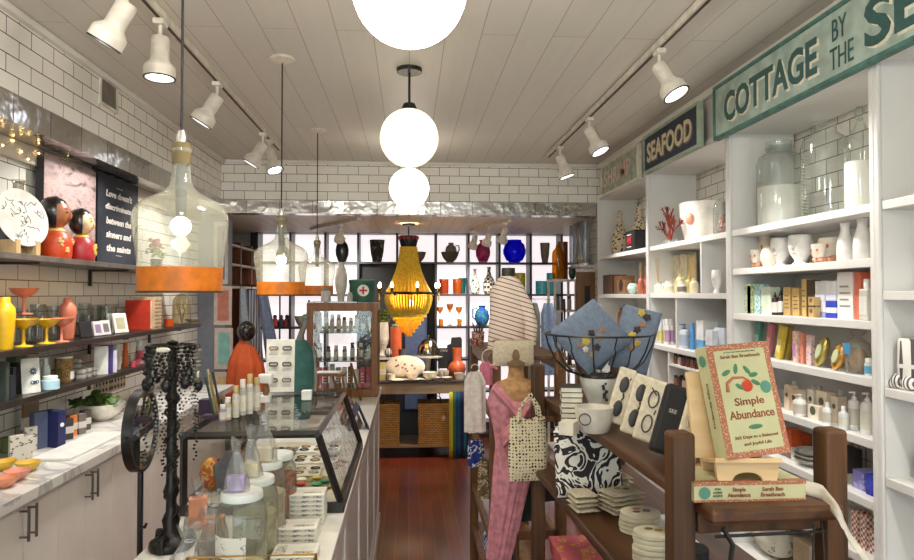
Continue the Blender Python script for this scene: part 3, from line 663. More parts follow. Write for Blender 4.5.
# shelf 5: white bottles and cartons
g5 = 'white toiletries on the fifth shelf'
row5 = [('b',787,9,384,(216,212,204),1.72),('c',783,788,385,(222,198,172),1.62),('b',794,10,381,(232,226,216),1.72),('c',789,796,389,(226,204,180),1.63),('p',799,14,394,(238,236,230),1.60),
        ('c',806,812,389,(232,224,208),1.66),('b',812,9,385,(228,222,208),1.74),('c',806,817,405,(238,226,206),1.60),('b',819,10,386,(234,230,222),1.70),('c',815,825,391,(226,210,184),1.65),('b',826,9,402,(240,240,238),1.595),('c',829,836,396,(224,206,186),1.645),('b',839,10,389,(238,236,232),1.70),('b',842,10,406,(226,228,230),1.60),('q',853,13,391,(236,234,230),1.64),('q',866,14,392,(230,230,226),1.63)]
desc = {'b': ('white screw-cap bottle', 'cap'), 'p': ('short white pump jar with green leaf', 'pump'), 'q': ('white pump bottle with label', 'pump')}
for i, r in enumerate(row5):
    if r[0] == 'c': rb('beige printed carton, fifth shelf, %s from the displayed book' % nth(i), r[1], r[2], r[3], Z[5], r[5], r[4], 'dot', (90,96,70), d=.04, group=g5)
    else:
        rbt('%s, fifth shelf, %s from the displayed book' % (desc[r[0]][0], nth(i)), r[1], r[2], r[3], Z[5], r[5], r[4], cap=(240,238,234), lab=(222,220,206) if i % 2 else (206,200,186), kind=desc[r[0]][1], group=g5)
# shelf 6
rb('orange carton behind the displayed book on the sixth shelf', 780, 790, 428, Z[6], 1.70, (222,96,44), d=.05)
rb('dark orange carton on the sixth shelf, beside the tin box', 791, 800, 432, Z[6], 1.74, (200,84,40), d=.05)
rb('white and grey tin box on the sixth shelf before the orange cartons', 789, 803, 449, Z[6], 1.62, (206,206,196), 'dot', (130,140,130), d=.09)
for i in range(3):
    Y = ny(812, 1.66); MB_ = vessel('woven_dish', 'round pale dish on the sixth shelf, %s of three stacked' % ('bottom', 'middle', 'top')[i], 'dish', (1.66, Y, Z[6]+i*.017), .03, .075, 'bowl', pattern((206,202,190),(120,120,112),'stripeZ',120,.5), 'stacked pale dishes')
rb('dark flat box behind the wooden post on the sixth shelf', 822, 846, 445, Z[6], 1.72, (70,64,60), d=.06)
rb('lilac fabric pack on the sixth shelf', 850, 862, 470, Z[6], 1.62, pattern((130,126,190),(170,166,214),'blots',20,.5), d=.06)
rb('bright blue fabric pack on the sixth shelf by the tall post', 863, 873, 474, Z[6], 1.61, pattern((60,70,190),(40,46,150),'blots',20,.5), d=.06)
g = thing('wire_rack', 'low dark wire rack of lattice cards at the back of the sixth shelf', 'rack', (1.80, ny(866, 1.78), Z[6]))
m = MB()
for i in range(7): m.tube([(0,-.12+i*.04,0),(0,-.12+i*.04,.1)], .0015, 5)
m.tube([(0,-.12,.1),(0,.12,.1)], .0015, 5); m.tube([(0,-.12,.05),(0,.12,.05)], .0015, 5); m.build('wire', M((60,50,44),.5), g)
# shelf 7: small red and white boxes
k = 0
for c_ in range(3):
    for r_ in range(3):
        if c_ == 2 and r_ == 2: continue
        Y = ny(852+c_*9, 1.62); k += 1
        carton('small white box with red pattern, %s layer of the %s pile on the seventh shelf' % (('bottom','middle','top')[r_], nth(c_)), (1.64, Y, Z[7]+r_*.0405), .032, .05, .04, pattern((228,220,210),(170,90,76),'checks',90), rz=-PI/2, group='small patterned boxes on the seventh shelf')
g = thing('patterned_bag', 'pale folded cloth bag with green sprigs on a low shelf under the stool board', 'bag', (1.68, ny(772, 1.68), .35))
MB().sphere((0,0,.075), .1, 18, 12, .8, 1.3, .75).build('cloth', pattern((214,208,192),(130,140,116),'blots',18,.6), g, smooth=True)
rb('plain beige gift box on the low shelf beside the sprigged bag', 790, 806, 540, .35, 1.62, (196,180,150), d=.1)
rb('tall cream bag with grey print on the low shelf near the divider', 744, 757, 538, .35, 1.66, (216,212,200), 'band', (180,176,160), d=.08)

# --- bay under the seafood sign
Z = LV[1]
p = place(671, Z[1], 1.605); g = thing('coral_branch', 'branching red coral ornament on a clear block, top shelf beside the big white bowl', 'ornament', p)
MB().box(-.03,.03,-.05,.05,0,.022).build('clear_block', glass((235,240,240),.5,.05,.2), g, bevel=.003)
m = MB(); rnd = random.Random(3)
def branch(p, d, l, r, n):
    q = p+d*l; mid = p+d*l*.5+Vector([rnd.uniform(-.12,.12)*l for _ in range(3)]); m.tube([p, mid, q], [r, r*.9, r*.75], 6); m.sphere(q, r*.9, 6, 4)
    if n:
        for _ in range(3 if n > 1 else 2):
            e = (d+Vector((rnd.uniform(-.35,.35), rnd.uniform(-1.1,1.1), rnd.uniform(-.5,.9)))).normalized(); branch(q, e, l*.72, r*.72, n-1)
branch(Vector((0,0,.02)), Vector((0,.1,1)).normalized(), .075, .008, 4)
branch(Vector((0,0,.02)), Vector((0,1.0,.6)).normalized(), .06, .007, 4)
branch(Vector((0,0,.02)), Vector((0,-.7,.9)).normalized(), .06, .007, 4)
m.build('coral', M((120,36,22),.8,bump=.4,scale=60), g, smooth=True)
Y = ny(702, 1.76)+.0; g = thing('large_bowl_vase', 'large white stoneware bowl vase with a pink leaf shape, top shelf', 'vase', (1.76, Y, Z[1]))
MB().lathe([(0,0),(.085,0),(.095,.015),(.12,.12),(.13,.235),(.123,.24),(.113,.12),(.08,.02),(0,.015)], seg=32).build('bowl', M((226,220,210),.45,bump=.5,scale=14), g, smooth=True)
MB().sphere((-.092,-.055,.14), .042, 12, 8, .7, .8, 1).build('pink_leaf', M((214,150,126),.5), g, smooth=True)
p = place(722, Z[1], 1.66); g = thing('glass_cloche', 'tall narrow clear glass cloche with pink flowers inside, top shelf near the divider', 'cloche', p)
MB().lathe([(.04,0),(.042,.01),(.042,.15),(.03,.185),(.01,.2),(0,.2)], seg=24).build('dome', glass((236,240,240),.6,.04,.04), g, smooth=True)
MB().lathe([(0,0),(.05,0),(.05,.008),(0,.008)], seg=24).build('base', M((210,200,190)), g, smooth=True)
m = MB()
for i in range(7): m.sphere((rnd.uniform(-.02,.02), rnd.uniform(-.02,.02), .03+i*.012), .012, 8, 6)
m.build('pink_flower', M((226,170,160),.8), g, smooth=True)
def diffuser(label, px, w_, pyt, pyr, z, X, col, lean=0, group='reed diffusers'):
    Y = ny(px, X); r = w_*Y/F/2; h = at(px, pyt, X=X).z-z; hr = at(px, pyr, X=X).z-z
    Y = cy(Y, .05, px)
    g = thing('reed_diffuser', label, 'diffuser', (X, Y, z), group=group)
    MB().lathe([(0,0),(r*.9,0),(r,.03*h),(r,h*.62),(r*.8,h*.75),(r*.4,h*.82),(r*.4,h),(r*.3,h)], seg=16).build('bottle', M(col,.3), g, smooth=True)
    for i in range(5): MB().tube([(0,0,h*.5),(rnd.uniform(-.01,.01), (i-2)*.014+lean, hr)], .0014, 5).build('reed', M((190,160,110),.7), g)
diffuser('clear reed diffuser with splayed reeds, first from the side panel', 657, 9, 282, 258, Z[2], 1.61, (226,220,204), .02)
rb('small white candle box before the reed diffusers, shelf under the coral', 662, 667, 283, Z[2], 1.62, (232,228,218), 'dot', (120,110,90), d=.03)
rb('cream gift box with gold print, tallest among the reed diffusers', 664, 675, 256, Z[2], 1.72, pattern((228,222,198),(206,184,130),'blots',30,.6), d=.05)
bottle('white candle jar with round badge before the tall cream box', place(669, Z[2], 1.63), .075, .03, (236,232,224), cap=(230,226,214), lab=(214,204,180), kind='big', cat='candle', name='candle_jar')
diffuser('gold-labelled reed diffuser beside the tall cream box', 680, 9, 274, 254, Z[2], 1.66, (214,196,140))
bottle('white candle jar with dark badge, below the gold diffuser', place(682, Z[2], 1.61), .07, .026, (238,234,226), cap=(232,228,220), lab=(120,116,110), kind='big', cat='candle', name='candle_jar')
rb('pale gold carton standing behind the gold diffusers', 683, 689, 257, Z[2], 1.74, (222,206,150), d=.05)
diffuser('amber gold reed diffuser, farther of the pair by the partition', 689, 8, 276, 256, Z[2], 1.68, (206,178,110))
diffuser('pale reed diffuser with crossed reeds right by the partition', 694, 9, 278, 253, Z[2], 1.63, (226,214,180), -.01)
g = head_cup('small white face goblet alone beside the partition, shelf under the white bowl', 717, 11, 270, 1.64, wht, group='goblets'); g.location.z = Z[2]; g.location.y = ny(717, 1.64); g.scale = (1, 1, .6)
g.scale = (1,1,1)
cs = [(660,(226,214,120)),(663.5,(206,214,150)),(667,(196,150,190)),(671,(180,140,190))]
for i, (px, c) in enumerate(cs): rbt('small round bottle with %s label, %s from the side panel' % (('yellow','green','pink','purple')[i], nth(i)), px, 5.5, 319 if i else 321, Z[3], 1.63 + (i%2)*.03, (236,234,230), cap=(240,240,240), lab=c, kind='big', group='small coloured-label bottles')
rbt('white bottle with grey pump on the shelf beside the partition', 684, 11, 324, Z[3], 1.62, (232,236,242), cap=(110,126,150), lab=(196,206,224), kind='pump')
rbt('slim bright blue bottle beside the grey-pump bottle', 692, 5, 323, Z[3], 1.63, (90,160,226), cap=(90,160,226), kind='big')
rb('tall white and blue carton beside the slim blue bottle', 696, 703, 320, Z[3], 1.64, (236,236,236), 'base', (100,160,210))
rb('wide white carton with blue corner behind the small blue ones', 703.5, 710, 321, Z[3], 1.70, (232,232,232), 'lines', (160,170,190))
rb('small white and blue carton, second from the bay end', 705, 712, 330, Z[3], 1.61, (226,230,236), 'base', (110,170,214))
rb('small pale blue carton at the bay end, before the divider', 714, 724, 328, Z[3], 1.64, (214,224,234), 'base', (60,130,180))
rb('grey-topped carton low behind the displayed book', 712, 718, 321, Z[3], 1.74, (196,200,204))
rb('pale pink printed card box in the narrow cubby under the coloured bottles', 656, 664, 362, .80+.2, 1.68, (214,190,190), 'lines', (160,110,130), d=.02)
# nail polishes
for s_, zz in enumerate((1.0, 1.13)):
    for i in range(7):
        px = 671+i*4.2
        if ny(px,1.6) < DIV[2]+.06: break
        g = bottle('small nail polish bottle with black cap, %s in the %s tiny shelf' % (nth(i), ('lower','upper')[s_]), (1.60, ny(px, 1.6), zz), .062, .0125, ((120,70,50),(150,100,80),(90,50,44),(190,160,150),(140,90,60),(200,180,170),(110,60,60))[(i+s_*3)%7], cap=(26,22,22), kind='big', group='nail polishes on the tiny shelves', name='nail_polish', cat='nail polish')
        if i < 6: dup(g, (1.635, ny(px, 1.6)-.004, zz), 'small nail polish bottle with black cap, back row, %s in the %s tiny shelf' % (nth(i), ('lower','upper')[s_]))
# --- bay under the shrimp sign
Z = LV[0]
sp = pattern((222,206,176),(40,34,30),'spots',44,.36)
Y = ny(617.5, 1.68); vessel('spotted_gourd_bottle', 'black-spotted cream gourd bottle, the one beside the side panel', 'vase', (1.70, Y, Z[1]), .36, .068, 'gourd', sp, 'spotted gourd bottles')
Y = ny(634, 1.7); vessel('spotted_gourd_bottle', 'black-spotted cream gourd bottle, behind the black lettered box', 'vase', (1.74, Y, Z[1]), .375, .07, 'gourd', sp, 'spotted gourd bottles')
Y = ny(633, 1.62); g = thing('lettered_box', 'black box with red lettering before the spotted gourd bottles', 'box', (1.62, Y, Z[1]), -PI/2)
MB().box(-.10,.10,-.02,.06,0,.15).build('carton', M((24,22,24),.4), g, bevel=.002)
text('SHINE', .05, M((206,40,44),.5), g, (-.02,-.0205,.08), (1,0,0), (0,0,1), width=.085, height=.05, bold=0)
MB().box(-.07,.03,-.0212,-.0201,.118,.123).box(-.07,.03,-.0212,-.0201,.03,.035).build('white_stripe', M((226,226,222)), g)
rb('dark brown wooden box beside the side panel, shelf under the spotted bottles', 603, 612, 275, Z[2], 1.60, wood((70,44,28),(104,68,42),2), d=.12)
rb('mid brown wooden box, between the dark box and the round bowl', 614, 622, 276, Z[2], 1.60, wood((96,64,40),(130,92,60),2), d=.1)
rb('small tan carved box with a round hole, before the brown box', 617, 625, 280, Z[2], 1.585, (150,112,76), 'dot', (60,40,26), d=.05)
rv('painted_candle_bowl', 'round pale teal painted candle bowl beside the orange diffuser', 'bowl', 633, 12, 283, Z[2], 1.63, 'round', pattern((206,226,216),(96,170,160),'blots',30,.6))
diffuser('orange liquid reed diffuser with tan reeds beside the teal bowl', 641, 7, 275, 262, Z[2], 1.63, (206,120,90), .02)
rb('pink and orange carton against the divider, behind the orange diffuser', 643, 647, 268, Z[2], 1.72, (232,160,140), 'base', (222,90,60), d=.05)
rv('bronze_urn', 'small tan urn partly behind the blue cloths in the basket', 'urn', 622, 10, 308, Z[3], 1.68, 'urn', M((140,96,60),.5))
# --- bay at the picture edge
Z = LV[3]
rbt('large amber bottle with white label at the picture edge', 912, 16, 240, Z[2], 1.70, (110,74,30), cap=(40,36,34), lab=(232,230,226), kind='cap')
Y = ny(905, 1.66)
st = pattern((236,232,224),(84,80,84),'stripeX',22,.5)
def towel(label, loc, r, l, ax, m_):
    g = thing('rolled_towel', label, 'towel', loc, 0, 'rolled striped towels')
    T = Matrix.Rotation(PI/2, 4, 'Y') if ax == 'x' else Matrix.Identity(4)
    MB().lathe([(0,0),(r*.5,.0),(r*.55,-.004),(r*.9,0),(r,.008),(r*1.02,l*.5),(r,l-.008),(r*.9,l),(0,l)], seg=20, mat=T).build('cloth', m_, g, smooth=True)
    MB().lathe([(r*1.03,l*.42),(r*1.05,l*.42),(r*1.05,l*.5),(r*1.03,l*.5)], seg=20, mat=T).build('tie', M((232,228,220)), g, smooth=True)
    return g
towel('upright rolled towel with grey stripes, taller one at the picture edge', (1.635, cy(ny(903, 1.64), .05, 903), Z[3]+.001), .045, .165, 'z', pattern((236,232,224),(84,80,84),'stripeX',16,.55))
towel('upright grey striped towel roll with cloth bow, behind the tall one', (1.76, cy(ny(908, 1.76), .05, 908), Z[3]+.001), .045, .11, 'z', pattern((232,228,220),(92,88,92),'stripeY',16,.55))
g = thing('cloth_bow', 'knotted striped cloth lying at the shelf edge before the towel rolls', 'cloth', (1.60, cy(ny(889, 1.6), .05, 889)+.0, Z[3]))
m = MB()
for sx, sy, r_ in ((0,.025,.028),(0,-.02,.026),(.01,.0,.022),(-.005,.045,.018)): m.sphere((sx,sy,r_*.9), r_, 12, 8, .7, 1, .9)
m.build('cloth', pattern((236,232,226),(96,92,96),'stripeY',24,.55), g, smooth=True)
vessel('dark_vase', 'small dark vase on the lower shelf, cut by the picture edge', 'vase', (1.68, cy(ny(921, 1.68), .05, 921), Z[4]), .1, .04, 'vase', M((40,38,44),.3))
# ================================================================ TILED WALL SIDE: CABINETS, COUNTERTOP, SHELVES
CAB = M((230, 223, 216), .38, var=.02, scale=5, coat=.2)
XF = -1.235
HND = M((120, 116, 110), .28, 1)
CW = .425
for i in range(10):
    y0 = 2.66-CW/2+CW*(i-5); y1 = min(y0+CW, 4.69)
    if y0 < .4 or y1-y0 < .3: continue
    g = thing('base_cabinet', 'white base cabinet under the marble counter, %s from the shop front' % nth(i), 'cabinet', (XL+.005, y0, 0), group='white base cabinets under the marble counter')
    w = y1-y0
    MB().box(0, XF-.02-XL-.005, .001, w-.001, .08, .878).build('body', CAB, g)
    MB().box(0, XF-.07-XL, .001, w-.001, 0, .08).build('toe_kick', M((90,84,80),.6), g)
    for k in range(2):
        d = MB().box(XF-.019-XL-.005, XF-XL-.005, w/2*k+.0015, w/2*(k+1)-.0015, .1, .874).build('door', CAB, g, bevel=.001)
        hy = w/2+(.022 if k else -.022); x = XF-XL-.005+.028
        MB().tube([(x,hy,.762),(x,hy,.870)], .0045, 8).tube([(x-.029,hy,.775),(x,hy,.775)], .0035, 6).tube([(x-.029,hy,.857),(x,hy,.857)], .0035, 6).build('handle', HND, d, smooth=True)
marb, nt, N, L, b = newmat('marble')
n = N.new('ShaderNodeTexNoise'); n.inputs['Scale'].default_value = 3; n.inputs['Detail'].default_value = 8; n.inputs['Distortion'].default_value = 1.5
L.new(coords(N, L), n.inputs['Vector']); L.new(ramp(N, L, n.outputs[0], [(.42,(206,202,196)),(.5,(168,164,160)),(.54,(212,208,202)),(1,(216,212,206))]), b.inputs['Base Color']); b.inputs['Roughness'].default_value = .2
g = MB().box(XL+.002, XF+.02, .5, 4.72, .8795, .92).build('marble_countertop', marb, bevel=.004)
tag(g, 'long pale marble countertop over the white cabinets along the tiled wall', 'countertop')
DKW = M((38, 30, 26), .35, var=.25, scale=8)
SH = [(1.702, 1.0, ny(196,-1.445), 'top'), (1.345, .9, ny(201,-1.445), 'middle'), (1.158, .9, ny(153,-1.445), 'lowest')]
XS0, XS1 = XL+.003, -1.445
def shx(z): return -1.56
for z, y0, y1, nm in SH:
    g = thing('wall_shelf', nm+' dark wall shelf on the tiled wall', 'shelf', (XS0, 0, z), group='dark shelves on the tiled wall')
    MB().box(0, XS1-XS0, y0, y1, -.024, -.0003).build('board', M((92,84,78),.35,var=.15) if nm == 'top' else DKW, g, bevel=.002)
    for yb in (1.9, 2.75, 3.6, 4.4):
        if yb < y1: MB().box(0, .012, yb-.008, yb+.008, -.11, -.034).box(0, XS1-XS0-.03, yb-.008, yb+.008, -.034, -.0242).build('bracket', M((60,50,44),.5), g)
def L3(px, z, X=-1.53): return Vector((X, ny(px, X), z))
def lh(px, py, z, X): return at(px, py, X=X).z-z
zt, zm, zl = 1.702, 1.345, 1.158
PX = (0,1,0)
# --- canvases leaning on the wall, top shelf
def canvas(label, px0, px1, pyt0, X, mat, name='canvas_print'):
    y0, y1 = ny(px0, X), ny(px1, X); h = lh(px0, pyt0, zt, X)
    g = thing(name, label, 'canvas', (X, (y0+y1)/2, zt)); w2 = (y1-y0)/2
    MB().box(-.018, .018, -w2, w2, 0, h).build('edge', M((24,22,24),.6), g)
    MB().box(.0181, .0188, -w2+.002, w2-.002, .002, h-.002).build('printed_face', mat, g)
    return g, w2, h
mm, nt, N, L, b = newmat('printed_scene')
n = N.new('ShaderNodeTexNoise'); n.inputs['Scale'].default_value = 5; n.inputs['Distortion'].default_value = 2; L.new(coords(N, L, (1,1,2.5)), n.inputs['Vector'])
L.new(ramp(N, L, n.outputs[0], [(.3,(66,54,56)),(.45,(150,130,128)),(.55,(176,152,148)),(.75,(120,100,102))]), b.inputs['Base Color'])
canvas('canvas print with blurred pinkish grey figures, behind the painted dolls', 38, 91, 151, -1.637, mm)
g, w2, h = canvas('dark navy canvas with white script lettering on the top wall shelf', 93, 134, 170, -1.637, M((36,40,52),.7,var=.15))
for i, t in enumerate(("Love doesn't", 'discriminate,', 'between the', 'sinners and', 'the saints')):
    text(t, .05, M((228,222,212),.6), g, (.0195, .0, h*.80-i*.15*h), (0,1,0), (0,0,1), width=w2*1.3*(.62+.038*len(t)*.8), height=.038, depth=.0005, bold=.0015, shear=.15)
MB().box(.0189, .0195, -.04, .04, h*.88, h*.885).box(.0189, .0195, -.04, .04, h*.12, h*.125).build('white_rule', M((220,214,206)), g)
# --- painted wooden dolls
def doll(label, px, pyt, X, s, skin, kimono, dots):
    Y = ny(px, X); H = lh(px, pyt, zt, X)
    g = thing('painted_doll', label, 'figurine', (X, Y, zt), R(8), 'painted wooden dolls'); r = H*.25
    MB().lathe([(0,0),(r*.85,0),(r*.92,H*.04),(r*.95,H*.25),(r*.8,H*.38),(r*.45,H*.46),(r*.34,H*.5),(r*.34,H*.56),(0,H*.56)], seg=28).build('body', kimono, g, smooth=True)
    MB().lathe([(r*.36,H*.44),(r*.52,H*.43),(r*.56,H*.45),(r*.34,H*.5)], seg=24).build('collar', M(dots,.5), g, smooth=True)
    hm = MB(); hm.sphere((0,0,H*.73), H*.235, 24, 16, .86, .92, 1.05); hm.lathe([(r*.33,H*.5),(r*.35,H*.6)], seg=16)
    hm.sphere((H*.21,0,H*.69), H*.03, 8, 8, .9, .8, 1.7); hd = hm.build('head', M(skin,.45,var=.1), g, smooth=True)
    m = MB()
    m.grid(lambda u, v: Vector((0,0,H*.735))+Vector((-math.cos(v*PI-PI/2)*math.cos((u-.5)*PI*1.25)*.9, math.cos(v*PI-PI/2)*math.sin((u-.5)*PI*1.25)*.96, math.sin(v*PI-PI/2)*1.08))*H*.25, 20, 14)
    m.sphere((-H*.03,0,H*.85), H*.2, 20, 10, .95, 1.02, .72)
    m.build('hair', M((26,22,22),.3,coat=.4), g, smooth=True)
    m = MB()
    for sy in (-1, 1):
        m.sphere((H*.192, sy*H*.075, H*.745), H*.022, 8, 6, .5, 1.3, .6); m.tube([(H*.19, sy*H*.04, H*.79),(H*.184, sy*H*.08, H*.80),(H*.168, sy*H*.115, H*.79)], H*.005, 5)
    m.build('eye', M((30,24,22),.4), hd, smooth=True)
    MB().sphere((H*.185, 0, H*.62), H*.022, 8, 6, .5, 1.2, .5).build('lips', M((170,60,50),.5), hd, smooth=True)
    m = MB()
    rn = random.Random(int(px))
    for i in range(5):
        a = rn.uniform(-1.2, 1.2); z = rn.uniform(.06,.3)*H; c = Vector((math.cos(a)*r*.93, math.sin(a)*r*.93, z))
        for k in range(5):
            t = k*2*PI/5; q = c+Vector((0, math.cos(t)*r*.13, math.sin(t)*r*.13)); q.x = c.x; m.sphere(q, r*.1, 6, 5)
    m.build('painted_flower', M(dots,.5), g, smooth=True)
    return g
doll('larger painted wooden doll with black hair and orange flowered robe on the top shelf', 55, 196, -1.54, 1, (164,98,62), M((206,72,28),.4,var=.15), (232,180,120))
doll('smaller painted wooden doll with pale face and red flowered robe', 81, 208, -1.495, 1, (222,190,150), M((170,44,50),.4,var=.15), (226,190,90))
# --- drawing disc on easel and glass vase behind
p = L3(22, zt, -1.52); g = thing('drawn_plate', 'white oval plate with black line drawing propped on a wooden block, top shelf', 'plate', p, R(-18))
T = Matrix.Translation((.0,0,.15)) @ Matrix.Rotation(R(-12),4,'Y') @ Matrix.Rotation(PI/2,4,'Y')
MB().lathe([(0,-.003),(.115,-.003),(.118,0),(.115,.003),(0,.003)], seg=40, mat=T).build('disc', M((206,202,194),.6), g, smooth=True)
m = MB(); rn = random.Random(5)
for i in range(16):
    a = rn.uniform(0, 2*PI); q = Vector((math.cos(a), math.sin(a), 0))*rn.uniform(.01,.075); pts = []
    for k in range(7): q = q+Vector((rn.uniform(-.017,.017), rn.uniform(-.017,.017), 0)); q = q if q.length < .1 else q*.1/q.length; pts.append(T @ Vector((q.x,q.y,.0036)))
    m.tube(pts, .0011, 4)
m.build('drawing', M((50,46,44),.6), g)
MB().box(-.05,.03,-.055,-.035,0,.06).box(-.05,.03,.035,.055,0,.06).box(-.05,-.02,-.035,.035,0,.03).build('wooden_block', wood((176,146,104),(200,172,130),2), g, bevel=.002)
p = L3(17, zt, -1.615); o = MB().lathe([(0,0),(.05,0),(.055,.02),(.055,.14),(.035,.19),(.022,.21),(.02,.3),(.026,.32)], seg=28).build('glass_vase', glass((196,190,180),.5,.05,.12,(150,140,128)), smooth=True, loc=p)
tag(o, 'tall smoky glass bottle vase standing behind the drawn plate', 'vase')
p = L3(-8, zt, -1.63); o = MB().box(-.012,.012,-.08,.08,0,.2).build('dark_board', M((46,44,46),.6), loc=p); tag(o, 'small dark board leaning on the tiles behind the drawn plate', 'board')
# plant seen through the lamp glass
g = thing('flower_pot', 'small potted flowers with pink blooms on the top shelf, seen through the nearest bottle lamp', 'plant', L3(156, zt, -1.53))
MB().lathe(pr('cup', .035, .06)).build('pot', M((60,56,60),.5), g, smooth=True)
m = MB()
for i in range(40): m.sphere((rn.uniform(-.045,.045), rn.uniform(-.05,.05), .07+rn.uniform(0,.06)), .012, 6, 4, 1, 1, .5)
m.build('leaves', M((150,160,60),.6), g, smooth=True)
m = MB()
for i in range(14): m.sphere((rn.uniform(-.04,.04), rn.uniform(-.04,.04), .14+rn.uniform(0,.035)), .014, 6, 4)
m.build('blossom', M((190,90,100),.6), g, smooth=True)
# --- middle shelf
yel = M((224,176,28),.35); pnk = M((216,126,100),.4)
def mid(name, label, cat, px, pyt, r, prof, mat, X=-1.50, z=zm, group=None, **k):
    return vessel(name, label, cat, L3(px, z, X), lh(px, pyt, z, X), r, prof, mat, group, **k)
mid('cocktail_shaker', 'yellow cocktail shaker at the picture edge on the middle shelf', 'shaker', 5, 297, .036, 'shaker', yel)
mid('cocktail_shaker', 'salmon pink cocktail shaker beside the coupe glasses on the middle shelf', 'shaker', 68, 298, .037, 'shaker', pnk, X=-1.56)
mid('coupe_glass', 'yellow coupe glass beside the yellow shaker', 'glass', 24, 319, .055, 'coupe', yel, group='coloured coupe glasses')
mid('coupe_glass', 'yellow coupe glass beside the lower pink coupe', 'glass', 47, 319, .055, 'coupe', yel, group='coloured coupe glasses')
mid('coupe_glass', 'pink coupe glass standing on the middle shelf before the pink shaker', 'glass', 62, 318, .05, 'coupe', pnk, X=-1.485, group='coloured coupe glasses')
gl = glass((240,242,240),.55,.04)
for i, (px, X, h) in enumerate(((14,-1.6,.15),(30,-1.6,.14),(38,-1.63,.16),(54,-1.62,.15),(79,-1.58,.11),(85,-1.62,.16),(89,-1.55,.10),(95,-1.62,.15),(101,-1.6,.15),(107,-1.56,.14),(111,-1.62,.15))):
    vessel('tumbler_glass', 'clear drinking glass on the middle shelf, %s from the picture edge' % nth(i), 'glass', L3(px, zm, X), h, .03, 'tumbler', gl, 'clear glasses on the middle shelf')
# small glass riser that carries the upper pink coupe
g = thing('glass_riser', 'small clear glass riser under the raised pink coupe', 'stand', L3(24, zm, -1.585))
MB().box(-.045,.045,-.07,.07,.115,.121).build('top', gl, g); m = MB()
for a in (-.04,.04):
    for b_ in (-.065,.065): m.box(a-.002,a+.002,b_-.002,b_+.002,0,.1149)
m.build('leg', M((200,200,196),.3,.8), g)
p = L3(24, zm+.1215, -1.585); vessel('coupe_glass', 'pink fluted coupe glass raised above the others on a clear riser', 'glass', p, lh(24, 288, zm+.1215, -1.585), .055, 'coupe', pnk, 'coloured coupe glasses')
def card(label, px, pyt, X, w_, mat, pm=None, z=zm, rz=-25, name='greeting_card', cat='card', d=.012, tilt=-14, n=1):
    p = L3(px, z, X); h = lh(px, pyt, z, X)
    g = thing(name, label, cat, p, R(rz)); T = Matrix.Rotation(R(tilt), 4, 'Y') @ Matrix.Translation((0,0,.0))
    MB().box(-d/2, d/2, -w_/2, w_/2, .003, h, T).build('sheet', mat, g, bevel=.001)
    if pm: MB().box(d/2, d/2+.001, -w_*.3, w_*.3, h*.22, h*.78, T).build('picture', pm, g)
    return g
card('black slanted card among the clear glasses on the middle shelf', 87, 321, -1.49, .06, M((34,32,36),.5))
card('white and lilac photo card, beside the black slanted card', 99, 321, -1.50, .05, M((226,220,224),.5), M((150,130,160)), n=1)
card('white photo card with grey picture, next to the framed hearts', 107, 320, -1.495, .05, M((232,228,226),.5), M((120,116,120)))
card('white framed heart print, rear one of the leaning pair', 117, 313, -1.53, .085, M((222,216,206),.5), None, name='framed_picture', cat='frame')
card('white framed heart print, front one of the leaning pair', 122, 313, -1.49, .085, M((236,232,224),.5), M((190,186,150)), name='framed_picture', cat='frame')
p = L3(139, zm, -1.56); g = thing('book', 'red-spined thick book standing on the middle shelf beside the punched box', 'book', p); h = lh(139, 300, zm, -1.56)
MB().box(-.07,.07,-.016,.016,0,h).build('cover', M((196,54,30),.5), g, bevel=.001); MB().box(.0701,.0702,-.013,.013,.004,h-.004).build('pages', M((222,190,170)), g)
p = L3(148, zm, -1.53); g = thing('punched_box', 'cream box punched with rows of dark triangles on the middle shelf', 'box', p); h = lh(148, 297, zm, -1.53)
y1 = ny(162, -1.48)-p.y; MB().box(-.07,.05,-.035,y1,0,h).build('carton', M((206,178,140),.5), g, bevel=.001)
m = MB()
for i in range(6):
    for j in range(8):
        y = -.03+(y1+.03)*(i+.5)/6; z = h*(j+.6)/8.6; m.prism([(-.5,-.4),(.5,-.4),(0,.5)], 0, 1, Matrix.Translation((.0501,y,z)) @ Matrix.Rotation(PI/2,4,'Z') @ Matrix.Rotation(PI/2,4,'X') @ Matrix.Diagonal((.013,.015,.0006,1)))
m.build('triangle_pattern', M((60,34,26),.6), g)
vessel('orange_cup', 'small bright orange cup at the end of the middle shelf', 'cup', L3(169, zm, -1.50), lh(169, 319, zm, -1.50), .03, 'cup', M((226,88,24),.4))
g = thing('straw_figure', 'golden woven glass cloche with dried stems at the middle shelf end', 'ornament', L3(182, zm, -1.56))
MB().lathe([(.06,0),(.062,.02),(.058,.16),(.035,.2),(0,.21)], seg=24).build('dome', glass((236,230,206),.5,.05,.05), g, smooth=True)
m = MB()
for i in range(26):
    a = rn.uniform(0,2*PI); q = (math.cos(a)*.04, math.sin(a)*.04, rn.uniform(.1,.18)); m.tube([(0,0,.0),(q[0]*.5,q[1]*.5,.08),q], .0016, 4)
m.build('dried_stem', M((190,160,80),.7), g)
o = vessel('driftwood_bowl', 'low rough beige shell dish at the far end of the middle shelf', 'dish', L3(193, zm, -1.52), .03, .05, 'bowl', M((170,150,120),.8,bump=.8,scale=50))
